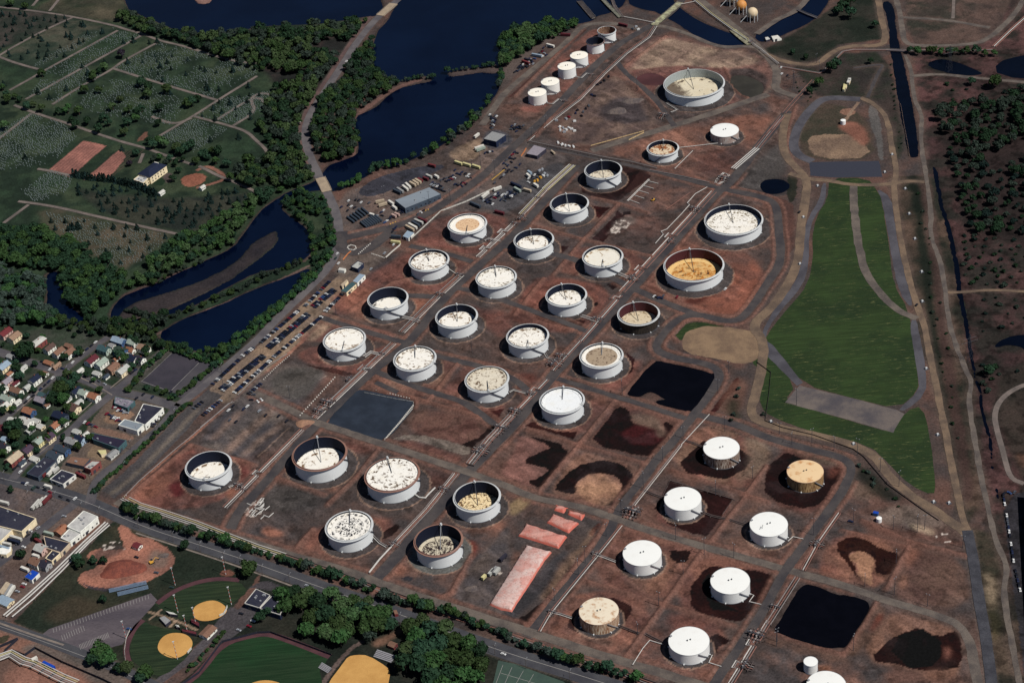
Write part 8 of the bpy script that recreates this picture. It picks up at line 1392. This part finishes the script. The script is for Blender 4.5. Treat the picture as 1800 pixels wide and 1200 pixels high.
# gravestones
GS = flat('gravestone', S(134, 146, 142), .7)
gp = []
for px, d, n in (('200,122 280,76 450,112 450,130 375,172', 2.6, 900), ('85,120 207,54 250,62 150,115 50,172', 2.8, 420), ('340,206 392,174 480,160 470,190 410,218', 2.6, 380), ('-5,230 55,200 110,218 135,240 90,290 -5,300', 2.6, 700), ('35,335 90,300 130,312 110,345 60,355', 2.6, 260), ('150,165 200,140 260,150 330,180 300,220 240,215 130,190', 2.8, 460), ('75,372 185,392 300,415 250,460 200,470 120,420', 3.0, 420), ('280,242 340,210 400,228 340,270', 2.6, 300), ('50,120 150,60 200,50 90,110', 3.4, 260), ('95,185 180,135 150,118 60,165', 3, 260)):
    q_ = area_pos(px, d * .8, int(n * 1.5)); X_ = np.array([v[0] for v in q_]); Y_ = np.array([v[1] for v in q_]); k_ = fbm(X_, Y_, 24, 801, 3) + .35 * np.abs(np.sin((X_ * math.sin(DB) - Y_ * math.cos(DB)) * .7)); gp += [v for v, k in zip(q_, k_) if k > .66]
gp = [q for q in gp]; gp.sort(key=lambda q: q[1]); gm = MB().box(0, 0, -.05, .5, 1.15, 1.15, 0, 0, .9).mesh('gravestone', GS)
for x, y in gp[:280]: tag(link('gravestone', gm, None, (x, y, 0), DA + trng.uniform(-.1, .1)), 'pale upright gravestone in the near rows of the cemetery', 'gravestone', 'gravestones of the cemetery')
mb = MB()
for x, y in gp[280:]: mb.box(x, y, -.05, .5, 1.15 * trng.uniform(.8, 1.4), 1.1 * trng.uniform(.8, 1.3), DA + trng.uniform(-.15, .15))
o = mb.build('gravestones', GS); o['kind'] = 'stuff'; o['label'] = 'thousands of pale gravestones scattered in rows over the cemetery'
# woods
WD = [LG, LD, LU]
wood('woodland', 'leafy wood between the cemetery and the far lake', area_pos('215,28 262,40 300,58 325,62 410,68 455,55 550,50 640,40 672,32 645,55 610,85 585,125 560,150 545,185 528,225 532,265 545,300 560,318 520,335 480,330 440,330 400,320 440,290 475,285 480,260 455,225 470,190 490,170 470,150 450,125 400,108 330,80 280,66 240,55 210,38', 7, 900, ('452,128 530,132 520,160 455,160', '560,75 625,72 600,105 560,100')), 4.2, 7.2, WD + [LY])
wood('woodland', 'leafy wood between the river road and the lower lake', area_pos('658,70 640,85 615,115 600,150 575,170 558,195 550,235 558,270 575,285 600,280 625,268 628,240 618,205 655,180 690,158 705,148 672,138 655,125 652,95', 6.5, 420), 4, 6.8, WD)
wood('woodland', 'belt of trees on the far lake bank above the junk strip', area_pos('881,72 905,58 950,48 1015,42 1010,50 960,75 930,90 905,110 885,125 878,100', 6.2, 120), 4.5, 7.5, [LG, LY, LD])
wood('woodland', 'belt of trees along the lower lake beside the yards', area_pos('880,128 895,128 875,160 852,200 835,225 810,240 790,258 765,272 720,290 700,296 690,292 765,262 785,248 812,220 850,190 872,162', 7, 110), 3.2, 6.2, WD)
wood('woodland', 'trees at the corner of the lower lake', area_pos('640,300 655,287 680,285 682,298 655,307 618,330 605,335 600,332 625,318', 5.5, 26), 3, 5.5, [LG, LD])
wood('woodland', 'thin tree lines on the causeway in the lake', line_pos('665,140 700,146 735,140 760,138', 5, 1.5) + line_pos('787,130 820,123 850,119 880,118', 6, 2), 2.2, 4.2, [LU, LD])
wood('woodland', 'dark wood between the cemetery and the river on the left', area_pos('-20,415 60,400 90,420 130,425 160,455 195,465 215,490 220,508 195,530 165,555 150,552 122,545 110,500 95,475 70,480 50,470 -20,470', 6.3, 360), 4.2, 7, [LG, LD, LD])
wood('woodland', 'dark wood at the left edge above the town', area_pos('-20,475 60,490 78,510 70,545 82,552 110,570 100,580 60,570 30,575 0,580 -20,590', 6.6, 170), 4.5, 7.5, [LG, LD, LU])
wood('woodland', 'belt of trees on the river bank behind the town', area_pos('100,570 150,568 200,572 250,565 300,555 285,580 268,590 285,605 310,612 300,618 280,615 255,600 200,590 150,585 110,580', 6.5, 170), 3.4, 6, [LG, LD, LU])
wood('woodland', 'trees on the upper river bank below the cemetery', area_pos('225,505 262,475 280,440 300,430 330,415 360,405 395,385 420,365 450,350 480,340 500,335 480,352 455,372 430,400 405,435 370,450 335,462 290,485 240,508', 7, 170), 3.6, 6.5, [LG, LD, LY])
wood('woodland', 'shrubs on the narrow strip between the two river arms', line_pos('225,548 260,556 290,562 330,548 370,533 410,515 450,496 490,478 530,465', 4, 2.5) + line_pos('235,505 270,500 310,480 350,462', 7, 3), 2.2, 4.2, [LG, LU], ('shrub', 'tree'))
wood('woodland', 'green belt between the river and the river road', area_pos('500,345 548,395 552,430 575,400 590,420 585,445 572,470 545,498 500,542 450,585 400,630 380,638 350,632 320,625 312,612 345,618 400,614 432,596 452,570 502,530 540,482 548,465 550,440 545,405 530,390 495,365 488,355', 5.5, 330), 2.6, 4.8, [LG, LD])
wood('woodland', 'tree patch where the river bends under the road', area_pos('495,350 520,338 550,345 565,365 560,385 545,375 520,365', 6, 40), 3, 5, [LG, LD])
wood('marsh_wood', 'dark marsh wood at the right', area_pos('1655,190 1700,182 1770,190 1790,160 1840,150 1840,235 1770,255 1745,275 1725,290 1700,270 1665,240 1650,215', 9, 95), 4, 7, [LD, LD, LU], hs=.9)
wood('marsh_wood', 'lower part of the dark marsh wood at the right', area_pos('1668,262 1700,275 1740,290 1840,280 1840,420 1790,415 1740,420 1705,400 1690,350 1675,310', 10.5, 95), 3.5, 6.5, [LD, LD, LU, LC], hs=.85)
wood('marsh_scrub', 'low dark scrub over the marsh at the right', area_pos('1690,410 1830,430 1840,500 1760,505 1700,505 1690,460', 9, 70) + area_pos('1715,520 1840,522 1840,570 1770,575 1715,590', 12, 45) + area_pos('1660,150 1740,150 1790,165 1720,180 1655,185', 16, 22) + area_pos('1720,640 1840,655 1750,665 1745,700 1725,690', 10, 26), 1.8, 3.6, [LU, LD, LC], ('shrub',), .8)
wood('canal_scrub', 'low scrub along the canal and the haul roads', area_pos('1565,100 1590,260 1580,265 1560,120', 9, 40) + area_pos('1395,130 1440,160 1420,180 1400,170', 8, 16) + area_pos('1612,330 1630,400 1660,560 1690,780 1675,770 1640,560 1618,420', 11, 70) + area_pos('1515,820 1600,890 1590,900 1520,850', 10, 18), 1.0, 2.4, [LU, LD], ('shrub',), .8)
for x, y, r, lab in ((1483, 22, 8, 'dark round tree in the cluster by the upper haul road, left of four'), (1496, 34, 8, 'dark round tree in the cluster by the upper haul road, lowest of four'), (1474, 28, 7, 'dark round tree in the cluster by the upper haul road, second from the left'), (1495, 12, 7, 'dark round tree in the cluster by the upper haul road, topmost of four'), (1538, 50, 5, 'lone dark tree on the grass by the canal'), (1745, 155, 9, 'lone leafy tree standing in the open marsh'), (1707, 150, 5, 'pale leaved tree in the open marsh'), (1470, 120, 7, 'dark tree beside the red trench, upper one'), (1460, 128, 7, 'dark tree beside the red trench, lower one'), (1440, 152, 6, 'leafy tree at the bend of the loop road'), (1424, 165, 5, 'small tree below the bend of the loop road'), (1418, 105, 4, 'dark bush on the grass above the lagoon road, right one'), (1395, 96, 4, 'dark bush on the grass above the lagoon road, left one'), (1530, 113, 4, 'dark bush by the grey slab near the canal'), (1738, 660, 6, 'dark tree at the edge of the marsh grass'), (1830, 645, 7, 'dark tree at the right edge of the marsh')):
    tree(x, y, r, 'tree', 1 if 'leafy' not in lab else 0, lab, None)
for x, y in line_pos('1603,95 1640,95 1665,100 1700,95 1730,98 1748,100', 7, 2): tree(x, y, trng.uniform(4, 6), 'tree', trng.choice((0, 1)), 'leafy tree in the row along the pale pipe line of the marsh', 'row of trees along the marsh pipe line', True)
for x, y in T(2, 2, '1580,390 1560,520 1540,560 1600,340') + T(3, 2, '-30,520 640,880 700,930 740,1010'): tree(x, y, 2.5, 'shrub', 4, 'low green bush on the rough ground inside the fence', 'bushes on the rough ground inside the fence', cat='bush')
# rows of marker blocks and drums
def blocks(px, n, col, label, s=1.0, h=.9):
    w = W(P(px)); L = [0]
    for a, b in zip(w[:-1], w[1:]): L.append(L[-1] + math.hypot(b[0] - a[0], b[1] - a[1]))
    m = flat('block_' + col, {'white': S(220, 214, 204), 'yellow': S(214, 170, 84), 'orange': S(226, 140, 84)}[col], .7); me = MB().box(0, 0, -.05, 1.7 * s, 1.0 * s, h, 0, 0, .85).mesh('marker_block', m)
    for i in range(n):
        d = L[-1] * (i + .5) / n; k = max(j for j in range(len(w) - 1) if L[j] <= d); u = (d - L[k]) / (L[k + 1] - L[k]); x, y = w[k][0] + (w[k + 1][0] - w[k][0]) * u, w[k][1] + (w[k + 1][1] - w[k][1]) * u
        tag(link('marker_block', me, None, (x, y, 0), math.atan2(w[k + 1][1] - w[k][1], w[k + 1][0] - w[k][0])), label, 'marker block', label.replace('block', 'blocks'))
blocks('727,712 702,743 676,773', 24, 'white', 'white marker block on the right rim of the slate pond'); blocks('645,683 685,692 722,701', 16, 'white', 'white marker block on the upper rim of the slate pond', .8); blocks('526,732 560,695 590,662', 20, 'white', 'white marker block along the edge of the old lot', .9)
blocks('629,448 652,428', 8, 'white', 'white marker block along the plant road by the gate'); blocks('603,457 611,447 617,442', 9, 'orange', 'orange barrier block below the little roundabout'); blocks('612,433 617,431 625,433 626,437 622,440 614,439 611,436 612,433', 14, 'white', 'white block round the little roundabout'); blocks('678,453 690,442 702,432 704,428', 14, 'white', 'white barrier block at the right of the fenced gravel yard', 1.3); blocks('652,446 665,450 676,454', 9, 'white', 'white barrier block at the bottom of the fenced gravel yard', .8)
blocks('684,395 710,385 735,375 755,368', 16, 'yellow', 'yellow barrier block along the road below the warehouse'); blocks('864,317 877,307 890,296', 13, 'yellow', 'yellow kerb block along the pipe lined road, lower run'); blocks('916,275 921,268 925,261', 8, 'orange', 'orange kerb block beside the shelter'); blocks('510,624 488,643 462,668', 16, 'white', 'white kerb block along the car park pipe', .7, .6)
print('trees', NT)
# ================================================================== light, sky, camera
sun_dir = Vector((.589, -.400, 1.0)).normalized()
L = bpy.data.lights.new('sun', 'SUN'); L.energy = 5.0; L.angle = math.radians(.53); L.color = (1.0, .965, .91)
lo = bpy.data.objects.new('sun', L); C.objects.link(lo); lo.rotation_euler = sun_dir.to_track_quat('Z', 'Y').to_euler(); lo.location = (300, 1000, 800)
wd = bpy.data.worlds.new('World'); bpy.context.scene.world = wd; wd.use_nodes = True; wn = wd.node_tree
sky = wn.nodes.new('ShaderNodeTexSky'); sky.sky_type = 'NISHITA'; sky.sun_disc = False
sky.sun_elevation = math.asin(sun_dir.z); sky.sun_rotation = math.atan2(sun_dir.x, sun_dir.y); sky.dust_density = .3; sky.altitude = 1100; sky.air_density = .8; sky.ozone_density = 2.0
wn.links.new(sky.outputs[0], wn.nodes['Background'].inputs[0]); wn.nodes['Background'].inputs[1].default_value = .05
cam = bpy.data.cameras.new('camera'); cam.sensor_width = 36; cam.sensor_fit = 'HORIZONTAL'; cam.lens = FOC / 1800 * 36; cam.clip_start = 5; cam.clip_end = 60000
co_ = bpy.data.objects.new('camera', cam); C.objects.link(co_)
fw = _fw
co_.matrix_world = Matrix(((RT[0], UP[0], -fw[0], 0), (RT[1], UP[1], -fw[1], 0), (RT[2], UP[2], -fw[2], CAMH), (0, 0, 0, 1)))
sc = bpy.context.scene; sc.camera = co_
sc.view_settings.view_transform = 'Standard'; sc.view_settings.look = 'None'; sc.view_settings.exposure = 0; sc.view_settings.gamma = 1
sc.cycles.max_bounces = 5; sc.cycles.diffuse_bounces = 3; sc.cycles.glossy_bounces = 3
